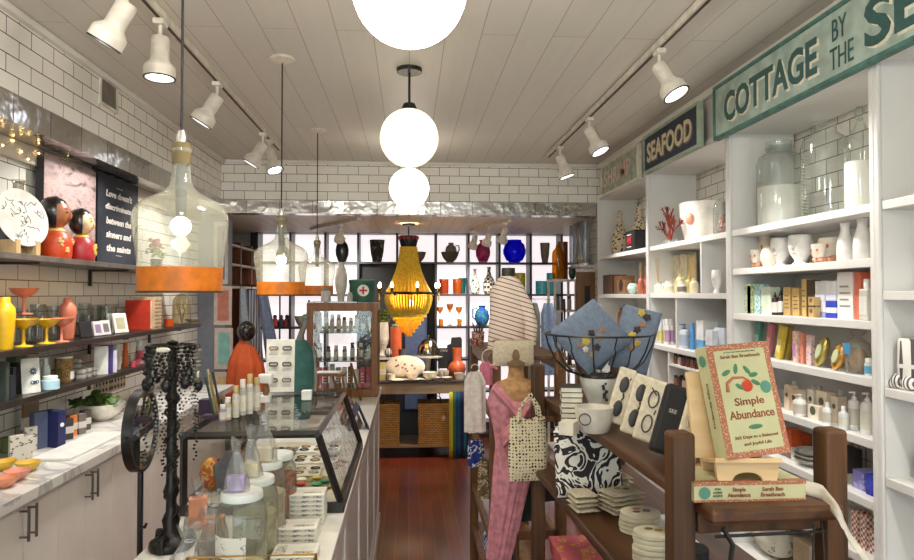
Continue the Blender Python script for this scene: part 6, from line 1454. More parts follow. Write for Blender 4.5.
# pink dress form
dx = at(516, 370, Y=2.62).x; dy = 2.62
g = thing('dress_form', 'cork-coloured dress form with wooden neck knob wearing the pink wrap dress', 'dress form', (dx, dy, 0))
cork = M((176,134,88),.8,var=.15,scale=50)
tz2 = at(516, 378, Y=2.62).z  # neck base
MB().lathe([(0,tz2-.36),(.05,tz2-.35),(.075,tz2-.3),(.062,tz2-.2),(.085,tz2-.1),(.095,tz2-.05),(.075,tz2-.015),(.035,tz2+.0),(.03,tz2+.03),(.031,tz2+.045),(0,tz2+.048)], seg=28, sy=.62).build('body', cork, g, smooth=True)
MB().lathe([(.0,tz2+.048),(.036,tz2+.048),(.036,tz2+.062),(.02,tz2+.07),(.012,tz2+.075),(.016,tz2+.085),(.013,tz2+.1),(.008,tz2+.112),(0,tz2+.114)], seg=20).build('neck_knob', M((120,92,60),.5), g, smooth=True)
MB().lathe([(0,.2),(.012,.2),(.012,tz2-.34),(0,tz2-.34)], seg=12).build('pole', W3, g, smooth=True)
MB().box(-.14,.14,-.02,.02,.03,.06).box(-.02,.02,-.12,.12,0,.03).build('foot', W3, g, bevel=.004)
MB().box(-.018,.018,-.018,.018,.06,.21).build('base_block', W3, g)
pink = M((204,134,144),.85,var=.12,scale=40,bump=.3)
g = thing('wrap_dress', 'pink crossover wrap dress with fringed hem on the cork dress form', 'dress', (dx, dy, 0))
def dress(u, v):
    a = u*2*PI; z = tz2-.012-v*.70
    if v < .12: r_ = .06+.042*(v/.12)**.5
    elif v < .42: r_ = .102-.03*math.sin((v-.12)/.30*PI/2)
    else: r_ = .072-.036*((v-.42)/.58)**1.2
    f = .004*math.sin(a*11+v*5)+.004*math.sin(a*17)*v*1.5
    sag = (-.06*(math.cos(a)*.5+.5)*-1 if v > .9 else 0)*(v-.9)*10 + -.07*max(0,math.cos(a+PI/2))**6*(1-min(1,v*5)) if v < .2 else 0
    tw = -.085*max(0,(v-.35))**1.1*1.35
    return Vector(((r_+f)*math.cos(a)*1.12+tw, (r_+f)*.72*math.sin(a), z+sag))
MB().grid(dress, 64, 44, True).build('dress', pink, g, smooth=True)
m = MB()
for s_ in (-1, 1):
    for k in range(5):
        pts = []
        for i in range(13):
            f = i/12; x = s_*(.095-.02*k*.6-f*(.16-.012*k)); z = tz2-.035-.0*k-f*(.17+.012*k)-.012*k*(1-f)
            yy = -math.sqrt(max(.0002, 1-min(.98,(x/.118)**2)))*.078-.004-.002*k*(1 if s_ > 0 else .5); pts.append((x, yy, z))
        m.tube(pts, [.0085]*13, 6)
m.build('wrap_fold', pink, g, smooth=True)
m = MB()
for i in range(26):
    a = PI+i*PI/25; e = dress(a/(2*PI), 1); m.tube([tuple(e), (e.x+.003*math.sin(i), e.y, e.z-.04)], .0014, 4)
m.build('fringe', pink, g)
# patterned tote on post C
pc_ = loc1(.026, LEN1-.03); tx = at(528, 440, Y=2.36)
g = thing('tote_bag', 'cream tote bag with small dark geometric print hanging from the stand post', 'bag', (tx.x, 2.365, 0), R(4))
tm = pattern((214,200,160),(66,56,44),'checks',70)
tm_, nt, N, L, b = newmat('geometric_print')
co = coords(N, L, (1,0,1)); w1 = N.new('ShaderNodeTexVoronoi'); w1.distance = 'MANHATTAN'; w1.inputs['Scale'].default_value = 85; w1.inputs['Randomness'].default_value = .3; L.new(co, w1.inputs['Vector'])
L.new(ramp(N, L, w1.outputs['Distance'], [(0,(50,40,34)),(.44,(222,208,172))], True), b.inputs['Base Color']); b.inputs['Roughness'].default_value = .85
zt3 = at(528, 418, Y=2.36).z; zb3 = at(528, 481, Y=2.36).z
def bag(u, v, s): ed = (4*u*(1-u))**.35*(min(1,(1-v)*1.0+.0)*.9+.12)**.5*(min(1,v*5+.15)); return Vector(((u-.5)*(.135+.008*math.sin(v*4)), s*.022*ed, zb3+v*(zt3-zb3)+.006*math.sin(u*9)*v))
m = MB(); m.grid(lambda u,v: bag(u,v,-1), 14, 14).grid(lambda u,v: bag(u,v,1), 14, 14); m.build('bag_body', tm_, g, smooth=True)
for s_, yy in ((0,-.014),(1,.014)):
    pts = [(-.035,yy,zt3-.015),(-.03+.01*s_,yy,zt3+.04),(.0+.012,yy*1.2,zt3+.075+.01*s_),(.035,yy,zt3+.04),(.045,yy,zt3-.015)]
    MB().grid(lambda u,v: Vector(pts[min(3,int(u*4))]).lerp(Vector(pts[min(3,int(u*4))+1]), u*4-min(3,int(u*4)))+Vector(((v-.5)*.014,0,(v-.5)*.006)), 16, 2).build('strap', tm_, g, smooth=True, solid=.002)
# striped shirt on neck form
sx_ = at(510, 300, Y=3.05).x; sy_ = 3.10
g = thing('shirt_form', 'dark headless torso form under the striped shirt, on the far rack', 'dress form', (sx_, sy_, T2))
zn = at(506, 268, Y=3.1).z-T2
MB().lathe([(0,0),(.055,0),(.06,.02),(.06,zn*.5),(.062,zn*.72),(.045,zn*.83),(.034,zn*.87),(.032,zn),(0,zn+.002)], seg=24, sy=.7).build('torso', M((52,40,34),.5), g, smooth=True)
g = thing('striped_shirt', 'off-white shirt with red and navy stripes worn by the torso form on the far rack', 'shirt', (sx_, sy_, T2))
stm, nt, N, L, b = newmat('striped_knit')
co = coords(N, L); sp_ = N.new('ShaderNodeSeparateXYZ'); L.new(co, sp_.inputs[0])
mt_ = N.new('ShaderNodeMath'); mt_.operation = 'MULTIPLY_ADD'; mt_.inputs[1].default_value = .3; L.new(sp_.outputs[0], mt_.inputs[0]); L.new(sp_.outputs[2], mt_.inputs[2])
md = N.new('ShaderNodeMath'); md.operation = 'PINGPONG'; md.inputs[1].default_value = .0105; L.new(mt_.outputs[0], md.inputs[0])
gt = N.new('ShaderNodeMath'); gt.operation = 'LESS_THAN'; gt.inputs[1].default_value = .0022; L.new(md.outputs[0], gt.inputs[0])
L.new(ramp(N, L, gt.outputs[0], [(0,(238,224,208)),(.5,(140,46,50))], True), b.inputs['Base Color']); b.inputs['Roughness'].default_value = .9
def shirt(u, v):
    a = u*2*PI; z = zn*.9-v*(zn*.9+.02) if v > .06 else zn*.9; r_ = .034+.044*min(1,(v*4.5))**.7+.012*v; f = .004*math.sin(a*7+v*4)*v
    return Vector(((r_+f)*math.cos(a)*1.08, (r_+f)*.74*math.sin(a), zn*.9-v*(zn*.86)))
MB().grid(shirt, 48, 24, True).build('shirt_body', stm, g, smooth=True)
MB().tube([(.04,-.02,zn*.76),(.078,-.035,zn*.55),(.098,-.045,zn*.32),(.09,-.06,zn*.08)], [.024,.032,.032,.028], 14).build('sleeve', stm, g, smooth=True)
MB().tube([(-.045,.0,zn*.66),(-.058,.0,zn*.5),(-.062,-.0,zn*.3),(-.06,-.0,zn*.12)], [.024,.026,.025,.021], 14).build('sleeve', stm, g, smooth=True)
# beige pouch hanging in front, hanger ring
px_ = at(513, 352, Y=2.78); g = thing('zip_pouch', 'beige zip pouch laid against the far rack below the striped shirt', 'pouch', (px_.x, 2.775, at(513, 366, Y=2.78).z), 0)
hp = at(513,340,Y=2.78).z-at(513,366,Y=2.78).z
def po(u, v, s): ed = (4*u*(1-u))**.3*(4*v*(1-v))**.3; return Vector(((u-.5)*.175, s*.018*ed, v*hp))
m = MB(); m.grid(lambda u,v: po(u,v,-1), 12, 10).grid(lambda u,v: po(u,v,1), 12, 10); bmesh.ops.remove_doubles(m.bm, verts=m.bm.verts, dist=.0003); m.build('pouch', M((206,192,166),.9,bump=.3,scale=90), g, smooth=True)
MB().box(-.08,.08,-.003,.003,hp-.001,hp+.002).build('zip', M((180,160,130),.5), g)
# hangers with garments
def garment(label, px, pyt, pyb, Y, w_, col, name='hanging_garment', hook=True, grp='garments on the far rack', lean=0):
    p = at(px, pyt, Y=Y); zb = at(px, pyb, Y=Y).z; h = p.z-zb
    g = thing(name, label, 'garment', (p.x, Y, zb), 0, grp)
    mt = M(col,.9,bump=.2,scale=50) if isinstance(col, tuple) else col
    MB().grid(lambda u,v: Vector(((w_*.5*(1-.45*max(0,v-.85)/.15)+.003*math.sin(u*40))*math.cos(u*2*PI)+lean*(1-v), (.018+.006*math.sin(u*30+v*3))*math.sin(u*2*PI), v*h)), 40, 14, True).build('cloth', mt, g, smooth=True)
    if hook: MB().tube([(math.cos(a)*.016, 0, h+.016+math.sin(a)*.016) for a in [-PI/2+k*PI/8 for k in range(13)]], .0022, 6).tube([(-w_*.3,0,h-.006),(0,0,h),(w_*.3,0,h-.006)], .003, 6).build('hanger', M((206,196,180),.4), g, smooth=True)
    return g
garment('long white garment hanging at the aisle side of the far rack', 475, 372, 432, 2.74, .085, (214,202,192))
garment('pink garment tucked behind the white one on the far rack', 486, 362, 385, 2.78, .05, (206,120,140), hook=False)
g = thing('scarf_ring', 'white ring hanger of pink ribbons on the far rack post', 'hanger', (at(490,357,Y=2.77).x, 2.772, at(490,357,Y=2.77).z)); MB().tube([(math.cos(a)*.034, 0, math.sin(a)*.034) for a in [k*PI/10 for k in range(20)]], .0022, 6, True).build('ring', M((222,212,200),.4), g, smooth=True)
MB().tube([(-.02,-.004,-.03),(-.01,-.006,-.05),(.01,-.004,-.04),(.03,-.006,-.05)], .006, 6).build('ribbon', M((206,120,140),.8), g, smooth=True)
# folded goods on the far rack
g = thing('folded_scarves', 'blue and white patterned scarf folded on the far rack side, above the floor board', 'scarf', (.43, 3.2, .2805)); MB().box(-.06,.06,-.12,.12,0,.09).build('cloth', pattern((40,60,130),(214,214,210),'blots',26,.5), g, bevel=.02); g.name = 'folded_scarf'
garment('blue white-patterned scarf hanging low inside the far rack', 476, 440, 466, 3.0, .07, pattern((40,60,140),(220,220,220),'blots',26,.5), 'hanging_scarf', False)
garment('brown floral scarf draped down the far rack side', 484, 460, 498, 2.9, .05, pattern((110,90,60),(200,180,150),'blots',30,.5), 'hanging_scarf', False)
garment('dark green garment hanging below the tote bag', 524, 482, 520, 2.62+.12, .11, (28,44,32), hook=False)
g = thing('straw_pot', 'small pot of dark beaded stems on the far rack board', 'pot', (at(478,345,Y=3.5).x, 3.5, T2)); vb = MB().lathe(pr('cup', .035, .07)).build('pot', pattern((150,60,50),(214,200,180),'blots',40,.5), g, smooth=True)
m = MB()
for i in range(10): a = i*.63; m.tube([(math.cos(a)*.015, math.sin(a)*.015, .05),(math.cos(a)*.03, math.sin(a)*.03, .10+.01*(i%3))], .003, 5)
m.build('stem', M((40,36,34),.5), g)
garment('black lacy garment piled low behind the stand post', 550, 478, 500, 2.62, .12, (24,22,22), hook=False)
g = thing('shoe_box', 'pale mauve box on the floor under the near stand', 'box', (.62, 1.75, 0)); MB().box(-.1,.1,-.16,.16,0,.1).build('carton', M((190,150,160),.6), g, bevel=.003)
# ================================================================ REAR ROOM
# back-lit display cubbies
YF = 7.05
vx = [256.5, 290, 325, 358, 397, 436, 468.7, 499.7, 531, 562, 590]
hz = [232.5, 263, 295, 327.5, 360, 392, 424]
X_ = [at(p, 294, Y=YF).x for p in vx]; Z_ = [at(430, p, Y=YF).z for p in hz]
FR = M((30,26,28),.4)
glow = emitmat((255, 244, 246), CUBBY_E)
g = thing('cubby_wall', 'black-framed wall of back-lit white display cubbies at the far end of the shop', 'shelves', (0, YF, 0))
def dark_cell(i, j): return 2 < i < 5 and j >= 1 or i == 3 and j >= 1
t_ = .012
for i, x in enumerate(X_):
    zb = Z_[1] if 3 < i < 5 else Z_[-1]
    if i == 4: zb = Z_[1]
    MB().box(x-t_, x+t_, 0, .235, zb, Z_[0]+t_).build('upright', FR, g)
for j, z in enumerate(Z_):
    if j <= 1: segs = [(X_[0], X_[-1])]
    else: segs = [(X_[0], X_[3]), (X_[5], X_[-1])]
    for a, b_ in segs: MB().box(a+t_+.0003, b_-t_-.0003, .001, .234, z-t_*.9, z+t_*.9).build('shelf', FR, g)
MB().box(X_[0], X_[-1], .236, .24, Z_[1], Z_[0]).box(X_[0], X_[3], .236, .24, Z_[-1], Z_[1]-.0001).box(X_[5], X_[-1], .236, .24, Z_[-1], Z_[1]-.0001).build('light_panel', glow, g)
MB().box(X_[0]-.07, X_[0]-t_, .02, .1, 0, RZ-.003).build('side_panel', FR, g)
MB().box(X_[-1]+t_, X_[-1]+.16, .02, .1, 0, RZ-.003).build('side_panel', FR, g)
MB().box(X_[0]-.02, X_[-1], .0, .1, Z_[0]+t_, RZ-.003).build('header', FR, g)
m = MB(); m.box(X_[0], X_[3], .02, .23, .1, Z_[-1]-t_); m.box(X_[5], X_[-1], .02, .23, .1, Z_[-1]-t_); m.build('lower_panel', M((60,44,56),.5), g)
# doorway in the middle: near-black slab paints the dark of the opening, behind a blue-grey door panel
d = struct('doorway_shade', MB().box(X_[3]+t_, X_[5]-t_, .20+YF, .235+YF, 0, Z_[1]-t_), M((24,22,26),.5))
MB().box(at(405,300,Y=YF).x, X_[5]-.09, YF+.17, YF+.1995, .3, 1.42).build('door_panel', M((72,84,112),.5), d)
# vases
def zc_(j): return Z_[j]+t_*.9+.0005
def cub(name, label, cat, px, wpx, pyt, j, prof, mat, Y=7.14, grp='vases in the back-lit cubbies', sy=None):
    x = at(px, 294, Y=Y).x; z = zc_(j); h = at(px, pyt, Y=Y).z-z
    return vessel(name, label, cat, (x, Y, z), h, wpx*Y/F/2, prof, mat, grp, seg=28)
black_c = M((34,34,32),.35); 
cub('vase', 'dark bottle vase in the top cubby nearest the side wall', 'vase', 283, 14, 238, 1, 'gourd', black_c)
cub('vase', 'black gourd vase with straight neck, top cubby behind the smallest bottle lamp', 'vase', 342, 13, 238, 1, 'vase', black_c)
cub('vase', 'tall black and grey patterned beaker vase in a top cubby', 'vase', 377, 15, 240, 1, 'beaker', pattern((50,46,44),(120,112,104),'blots',14,.55))
cub('bowl', 'small dark footed bowl in the top cubby behind the yellow chandelier', 'bowl', 418, 16, 252, 1, 'bowl', M((110,100,84),.5))
cub('bowl', 'brown striped bowl under the stoneware jug, top cubby', 'bowl', 450, 18, 252, 1, 'bowl', pattern((120,110,96),(70,62,54),'stripeZ',30,.5))
p = Vector((at(451,240,Y=7.14).x, 7.14, zc_(1)+.062)); g = thing('jug', 'grey stoneware jug standing in the striped bowl', 'jug', p)
MB().lathe(pr('vase', .062, .15), seg=24).build('body', M((142,134,118),.5), g, smooth=True)
MB().tube([(.05,0,.12),(.085,0,.12),(.09,0,.07),(.06,0,.04)], .008, 8).build('handle', M((142,134,118),.5), g, smooth=True)
cub('vase', 'translucent pink glass vase in a top cubby', 'vase', 483, 15, 240, 1, 'vase', tinted((180,90,130),(226,150,195)))
cub('vase', 'bright cobalt blue round vase in a top cubby', 'vase', 514.5, 23, 240, 1, 'round', tinted((10,20,230),(70,80,255)))
cub('vase', 'grey-beige footed beaker vase in the last top cubby', 'vase', 545, 10, 243, 1, 'beaker', M((150,142,124),.5))
cub('tumbler_vase', 'burnt orange tumbler in the second row, by the dark frame', 'vase', 444, 10, 279, 2, 'tumbler', tinted((170,80,36),(226,140,90)))
cub('tumbler_vase', 'orange-brown tumbler in the second row, before the teal one', 'vase', 457.5, 10, 279, 2, 'tumbler', tinted((190,100,40),(232,160,90)), Y=7.12)
cub('tumbler_vase', 'teal tumbler peeking from behind the orange-brown one', 'vase', 462, 8, 278, 2, 'tumbler', tinted((40,120,120),(120,190,190)), Y=7.22)
cub('vase', 'white gourd vase with black spots in the second row, alone in its cubby', 'vase', 475, 10, 269, 2, 'gourd', pattern((216,206,186),(50,44,40),'spots',34,.35))
cub('vase', 'white gourd vase with black trellis in the second row, beside the shirt', 'vase', 489, 13, 267, 2, 'gourd', pattern((216,206,186),(50,44,40),'checks',34))
cub('vase', 'olive green cylinder vase in the second row beside the striped shirt', 'vase', 520, 11, 273, 2, 'tube', tinted((146,140,30),(196,190,80)))
cub('vase', 'wide teal cylinder vase in the second row', 'vase', 542, 13, 281, 2, 'tube', tinted((60,140,140),(130,196,196)))
cub('vase', 'tall narrow teal cylinder vase in the second row', 'vase', 551, 9, 273, 2, 'tube', tinted((46,128,136),(110,186,190)), Y=7.12)
k = 0
for px, pyt, Y in ((440,307,7.12),(450,304,7.2),(459,307,7.12)):
    k += 1; cub('coupe_glass', 'small amber coupe glass in the third row, %s of three from the dark doorway' % nth(k-1), 'glass', px, 7, pyt, 3, 'coupe', tinted((196,130,60),(236,190,130)), Y=Y, grp='amber glasses')
for px in (441, 459.5): cub('amber_tumbler', 'small amber tumbler in the third row, %s the dark doorway' % ('nearer' if px < 450 else 'farther from'), 'glass', px, 5, 319, 3, 'tumbler', tinted((206,150,60),(240,200,120)), Y=7.09, grp='amber glasses')
p = Vector((at(482,320,Y=7.14).x, 7.14, zc_(3))); g = thing('pitcher', 'deep blue and green glazed pitcher in the third row behind the shirt', 'pitcher', p)
MB().lathe(pr('vase', .08, .22), seg=24).build('body', pattern((30,70,150),(40,130,90),'blots',14,.5), g, smooth=True)
MB().tube([(-.05,0,.19),(-.1,0,.18),(-.1,0,.09),(-.06,0,.06)], .009, 8).build('handle', M((30,80,120),.3), g, smooth=True)
# left cells
cub('figurine', 'dark carved bird figure in the second row cubby behind the bottle lamps', 'figurine', 267, 8, 301, 3, 'gourd', M((60,50,44),.5))
for i, (px, c) in enumerate(((275,(150,40,40)),(281,(40,34,40)),(287,(120,36,44)))):
    g = thing('figurine', 'small %s seated doll in a lit cubby behind the bracelet card' % ('red','black','dark red')[i], 'figurine', (at(px,320,Y=7.12).x, 7.12, zc_(3)), 0, 'small dolls in the lit cubby')
    MB().lathe([(0,0),(.04,0),(.045,.03),(.025,.08),(.015,.09),(0,.09)], seg=16).build('body', M(c,.7), g, smooth=True); MB().sphere((0,0,.105), .022, 12, 8).build('head', M((60,40,34),.5), g, smooth=True)
cub('bowl', 'grey scalloped bowl in the lit cubby beside the wooden cabinet', 'bowl', 301, 12, 316, 3, 'bowl', M((140,130,116),.5))
cub('vase', 'dark slender vase in the lit cubby above the wooden cabinet', 'vase', 309, 6, 300, 3, 'gourd', M((52,48,46),.5))

# chandelier
cxp = at(408.5, 290, Y=6.1); YC = 6.1
g = thing('beaded_chandelier', 'yellow beaded basket chandelier with candle lamps hanging before the dark doorway', 'chandelier', (cxp.x, YC, 0))
def cz(py): return at(408, py, Y=YC).z
s_px = YC/F
YB_ = M((250,204,70),.35,var=.12,scale=60)
MB().tube([(0,0,RZ-.001),(0,0,cz(242))], .006, 8).lathe([(0,RZ-.001),(.06,RZ-.001),(.055,RZ-.02),(0,RZ-.03)]).build('chain', BLK, g, smooth=True)
MB().lathe([(.07,cz(247)),(.085,cz(241)),(.09,cz(236)),(.06,cz(238)),(.07,cz(247))], seg=24).build('crown', BLK, g, smooth=True)
m = MB()
for i in range(12): a = i*PI/6; m.sphere((math.cos(a)*.078, math.sin(a)*.078, cz(238)), .02, 8, 6)
m.build('red_beads', M((170,50,46),.4), g, smooth=True)
zc1, zc2 = cz(247), cz(293)
for i in range(36):
    a = i*2*PI/36; pts = []
    for j in range(9):
        f = j/8; r_ = .075+(.21-.075)*(f**1.9); pts.append((math.cos(a)*r_, math.sin(a)*r_, zc1+(zc2-zc1)*f))
    if i == 0: pass
    mm_ = MB().tube(pts, .0075, 5)
    o = mm_.build('bead_strand', YB_, g, smooth=True)
MB().lathe([(.062+(.197-.062)*(j/12)**1.9, zc1+(zc2-zc1)*j/12) for j in range(13)], seg=32).build('bead_lining', M((246,194,60),.5,var=.15,scale=80), g, smooth=True)
MB().lathe([(.215,zc2-.012),(.222,zc2),(.215,zc2+.012),(.20,zc2),(.215,zc2-.012)], seg=36).build('metal_ring', BLK, g, smooth=True)
z3 = cz(313)
prof = [(.205,zc2-.014),(.21,zc2-.05),(.2,zc2-.1),(.17,z3)]
bowlm = pattern((226,164,40),(190,120,24),'stripeX',30,.75,.4)
m = MB()
for i in range(48):
    a = i*2*PI/48; m.tube([(math.cos(a)*r_, math.sin(a)*r_, z) for r_, z in prof], .012, 4)
m.build('bead_basket', YB_, g, smooth=True)
zz = z3; rr_ = .168
for k in range(6):
    z4 = zz-.038; r2 = rr_
    MB().lathe([(r2,zz),(r2,z4),(r2-.006,z4),(r2-.006,zz),(r2,zz)], seg=24).build('bead_tier', YB_, g)
    zz = z4+.003; rr_ -= .026
for i in range(8):
    a = i*PI/4+.3; r_ = .31 if i % 2 else .27
    MB().tube([(math.cos(a)*.21, math.sin(a)*.21, zc2),(math.cos(a)*.26, math.sin(a)*.26, zc2-.02),(math.cos(a)*r_, math.sin(a)*r_, zc2+.005)], .006, 6).lathe([(0,.0),(.022,.004),(.012,.012),(.011,.04),(0,.04)], (math.cos(a)*r_, math.sin(a)*r_, zc2+.005), 12).build('candle_arm', BLK, g, smooth=True)
    MB().lathe([(0,0),(.008,.008),(.012,.022),(.006,.045),(0,.055)], (math.cos(a)*r_, math.sin(a)*r_, zc2+.046), 10).build('candle_bulb', emitmat((255,210,140), BULB_E*.6), g, smooth=True)
    if i % 2: MB().tube([(math.cos(a)*r_, math.sin(a)*r_, zc2),(math.cos(a)*r_, math.sin(a)*r_, zc2-.07)], .007, 5).build('crystal_drop', YB_, g)
ld = bpy.data.lights.new('chandelier_lamp', 'POINT'); ld.energy = 26; ld.color = (1,.86,.6); ld.shadow_soft_size = .05
lo = bpy.data.objects.new('chandelier_lamp', ld); C.objects.link(lo); lo.parent = g; lo.location = (0,0,(zc2+zc1)/2)
MB().sphere((.02,-.03,cz(303)), .03, 12, 8).build('inner_bulb', emitmat((255,226,170), 20), g, smooth=True)

# rear table with ceramics
YT0, YT1 = 6.25, 6.80
tzt = at(420, 381, Y=YT0).z
xl_, xr_ = at(372,380,Y=YT0).x, at(467,380,Y=YT0).x
g = thing('rear_table', 'pale wooden table with a dark top carrying white ceramics at the far end', 'table', ((xl_+xr_)/2, YT0, 0))
w2_ = (xr_-xl_)/2
MB().box(-w2_-.02, w2_+.02, -.01, YT1-YT0, tzt-.022, tzt).build('top', M((70,58,50),.4), g, bevel=.003)
MB().box(-w2_, w2_, .0, .02, tzt-.12, tzt-.0225).build('apron', wood((160,136,104),(190,166,132),0), g)
MB().box(-w2_, w2_, YT1-YT0-.04, YT1-YT0-.02, tzt-.12, tzt-.0225).build('apron', wood((160,136,104),(190,166,132),0), g)
for x in (-w2_, w2_-.05):
    for y in (.0205, YT1-YT0-.09): MB().box(x, x+.05, y, y+.05, 0, tzt-.0225).build('leg', wood((160,136,104),(190,166,132),2), g)
MB().box(-w2_+.05, w2_-.05, .03, YT1-YT0-.05, .10, .12).build('low_shelf', wood((130,100,70),(160,130,94),0), g)
TT = tzt+.0005
def rt(px, Y): return Vector((at(px, 380, Y=Y).x, Y, TT))
whc = M((216,208,194),.35)
p = rt(405, 6.40); g = thing('oval_platter', 'oval white platter with small red flowers propped upright on the rear table', 'platter', p)
T = Matrix.Translation((0,0,.122)) @ Matrix.Rotation(PI/2-.25,4,'X') @ Matrix.Rotation(PI,4,'Y')
MB().lathe([(0,.004),(.7,.004),(.95,.02),(1,.03),(.99,.034),(.9,.024),(0,.01)], seg=40, mat=T @ Matrix.Diagonal((.195,.112,1,1))).build('platter', M((212,204,188),.3), g, smooth=True)
rn = random.Random(9)
for i in range(9):
    a = rn.uniform(0,6.28); r_ = rn.uniform(.1,.75); MB().sphere((0,0,0), .012, 8, 5, 1, 1, .3, mat=T @ Matrix.Translation((math.cos(a)*.2*r_, math.sin(a)*.12*r_, .003-.0+.002))).build('painted_flower', M(((180,50,50),(110,120,90),(90,80,70))[i%3],.5), g, smooth=True)
MB().box(-.05,.05,.03,.05,0,.06).box(-.05,.05,-.02,.03,0,.012).build('easel_rest', FR, g)
for i, (px, w_, h, Y, nm, pf) in enumerate(((391,9,.06,6.33,'cup beside the picture card','cup'),(398,18,.012,6.29,'flat saucer before the platter','bowl'),(413,18,.016,6.29,'flat dish at the middle of the table edge','bowl'),(412,13,.06,6.36,'flower-sprigged bowl before the platter','bowl'),(430,16,.07,6.36,'wide sprigged bowl beside the orange vase','bowl'),(426,12,.014,6.285,'small flat saucer before the wide bowl','bowl'),(436,10,.03,6.29,'small shallow dish in line with the orange vase','bowl'),(447,11,.03,6.29,'little round dish before the orange vase','bowl'),(441,6,.08,6.42,'tall pale cup behind the small dishes','cup'),(446,6,.075,6.44,'grey pale cup beside the orange vase','cup'),(459,10,.06,6.36,'square-sided pale cup at the table end','cup'))):
    vessel('ceramic_dish', 'white ceramic %s, rear table' % nm, 'dish', rt(px, Y), h, w_*Y/F/2, pf, pattern((214,206,192),(130,90,80),'spots',40,.12,.4) if i % 2 else whc, 'white ceramics on the rear table')
g = thing('orange_vase', 'round orange vase with a short neck on the rear table', 'vase', rt(457, 6.5)); zt_v = at(457, 348, Y=6.5).z-TT
MB().lathe([(0,0),(.045,0),(.075,.03),(.087,.08),(.08,.125),(.05,.155),(.042,.165),(.046,zt_v),(.038,zt_v),(.036,.17),(0,.12)], seg=32).build('body', M((190,90,52),.4,var=.1), g, smooth=True)
g = thing('menu_board', 'small black letter board on legs with faint white lettering, rear table', 'sign', rt(444, 6.58)); h = at(444,348,Y=6.58).z-TT
MB().box(-.06,.06,-.01,.01,.08,h).build('board', M((26,26,28),.6), g); text('CAFE', .03, M((190,186,180)), g, (0,-.011,h-.025), (1,0,0), (0,0,1), width=.07, height=.02, depth=.0005)
MB().box(-.055,-.045,-.008,.008,0,.08).box(.045,.055,-.008,.008,0,.08).build('leg', M((26,26,28),.6), g)
g = thing('black_box', 'black angular card holder behind the orange vase', 'box', rt(455, 6.66)); h = at(455,337,Y=6.66).z-TT
MB().prism([(-.08,.0),(.07,.0),(.07,h-.02),(.055,h),(-.035,h-.005),(-.045,h-.07),(-.08,h-.08)], -.01, .01, Matrix.Rotation(PI/2,4,'X')).build('board', M((30,28,28),.5), g)
# cloche on cake stand
p = rt(428, 6.59); g = thing('cake_stand', 'white cake stand under the silver dome on the rear table', 'stand', p); h1 = at(428,356,Y=6.6).z-TT
MB().lathe([(0,0),(.06,0),(.03,.02),(.02,.05),(.03,h1-.02),(.14,h1-.012),(.145,h1),(0,h1)], seg=36).build('stand', M((222,216,206),.35), g, smooth=True)
g = thing('dome_cover', 'silver domed food cover on the cake stand', 'dome', (p.x, p.y, TT+h1+.001)); h2 = at(428,338,Y=6.6).z-TT-h1
MB().lathe([(.105,0),(.108,.01),(.1,h2*.5),(.06,h2*.88),(0,h2)], seg=36).build('dome', M((200,196,180),.12,1), g, smooth=True); MB().lathe([(0,h2),(.006,h2),(.006,h2+.012),(.013,h2+.022),(0,h2+.034)], seg=12).build('knob', M((200,196,180),.2,1), g, smooth=True)
# riser with head planter etc
g = thing('white_riser', 'white riser shelf on the rear table holding the head planter', 'riser', rt(392, 6.62)); hr = at(392,357,Y=6.62).z-TT
MB().box(-.17,.13,-.05,.08,hr-.02,hr).box(-.17,-.15,-.05,.08,0,hr-.02).box(.11,.13,-.05,.08,0,hr-.02).build('riser', M((222,216,206),.4), g)
RZt = TT+hr+.001
p = Vector((at(383,350,Y=6.62).x, 6.62, RZt)); g = thing('head_planter', 'white classical head planter filled with green moss', 'planter', p); hh = at(383,322,Y=6.62).z-RZt
MB().lathe([(0,0),(.05,0),(.055,.02),(.03,.05),(.028,.09),(.05,.13),(.062,.19),(.058,.25),(.05,hh-.0),(0,hh)], seg=28, sy=1.1).build('head', M((206,200,184),.6), g, smooth=True)
m = MB(); m.sphere((0,-.066,.17), .009, 8, 6, .8, 1, 2).sphere((-.022,-.058,.195), .008, 8, 5, 1.3, .6, .6).sphere((.022,-.058,.195), .008, 8, 5, 1.3, .6, .6).sphere((0,-.06,.135), .01, 8, 5, 1.4, .6, .5)
m.build('face', M((190,184,168),.6), g, smooth=True)
m = MB()
for i in range(60): m.sphere((rn.uniform(-.05,.05), rn.uniform(-.04,.04), hh+rn.uniform(0,.13)), .018, 6, 4, 1.2, 1, .6)
m.build('foliage', M((84,100,30),.8,var=.3), g, smooth=True)
vessel('orange_canister', 'tall orange canister beside the head planter', 'canister', Vector((at(396,350,Y=6.62).x, 6.62, RZt)), at(396,327,Y=6.62).z-RZt, .055, 'tube', M((200,92,50),.5))
p = Vector((at(396,350,Y=6.62).x, 6.62, at(396,327,Y=6.62).z+.001)); o = MB().sphere((0,0,0.012), .045, 14, 8, 1, .9, .4).build('green_bowl', M((110,150,120),.5), smooth=True, loc=p); tag(o, 'pale green tissue tuft on top of the orange canister', 'tissue'); o.name = 'tissue_tuft'
g = thing('striped_jar', 'small black and white striped jar before the head planter', 'jar', Vector((at(388,355,Y=6.585).x, 6.585, RZt))); MB().lathe(pr('round', .035, .09), seg=24).build('jar', pattern((216,210,196),(40,36,34),'stripeX',20,.5), g, smooth=True)
carton('small yellow-framed picture card on the rear table beside the wooden cabinet', Vector((at(382,372,Y=6.35).x, 6.34, TT)), .075, .012, .17, (206,196,120), 'band', (226,222,206), name='picture_card', cat='card')
carton('cream box under the picture card on the rear table', rt(380, 6.44), .09, .05, .06, (206,196,170))
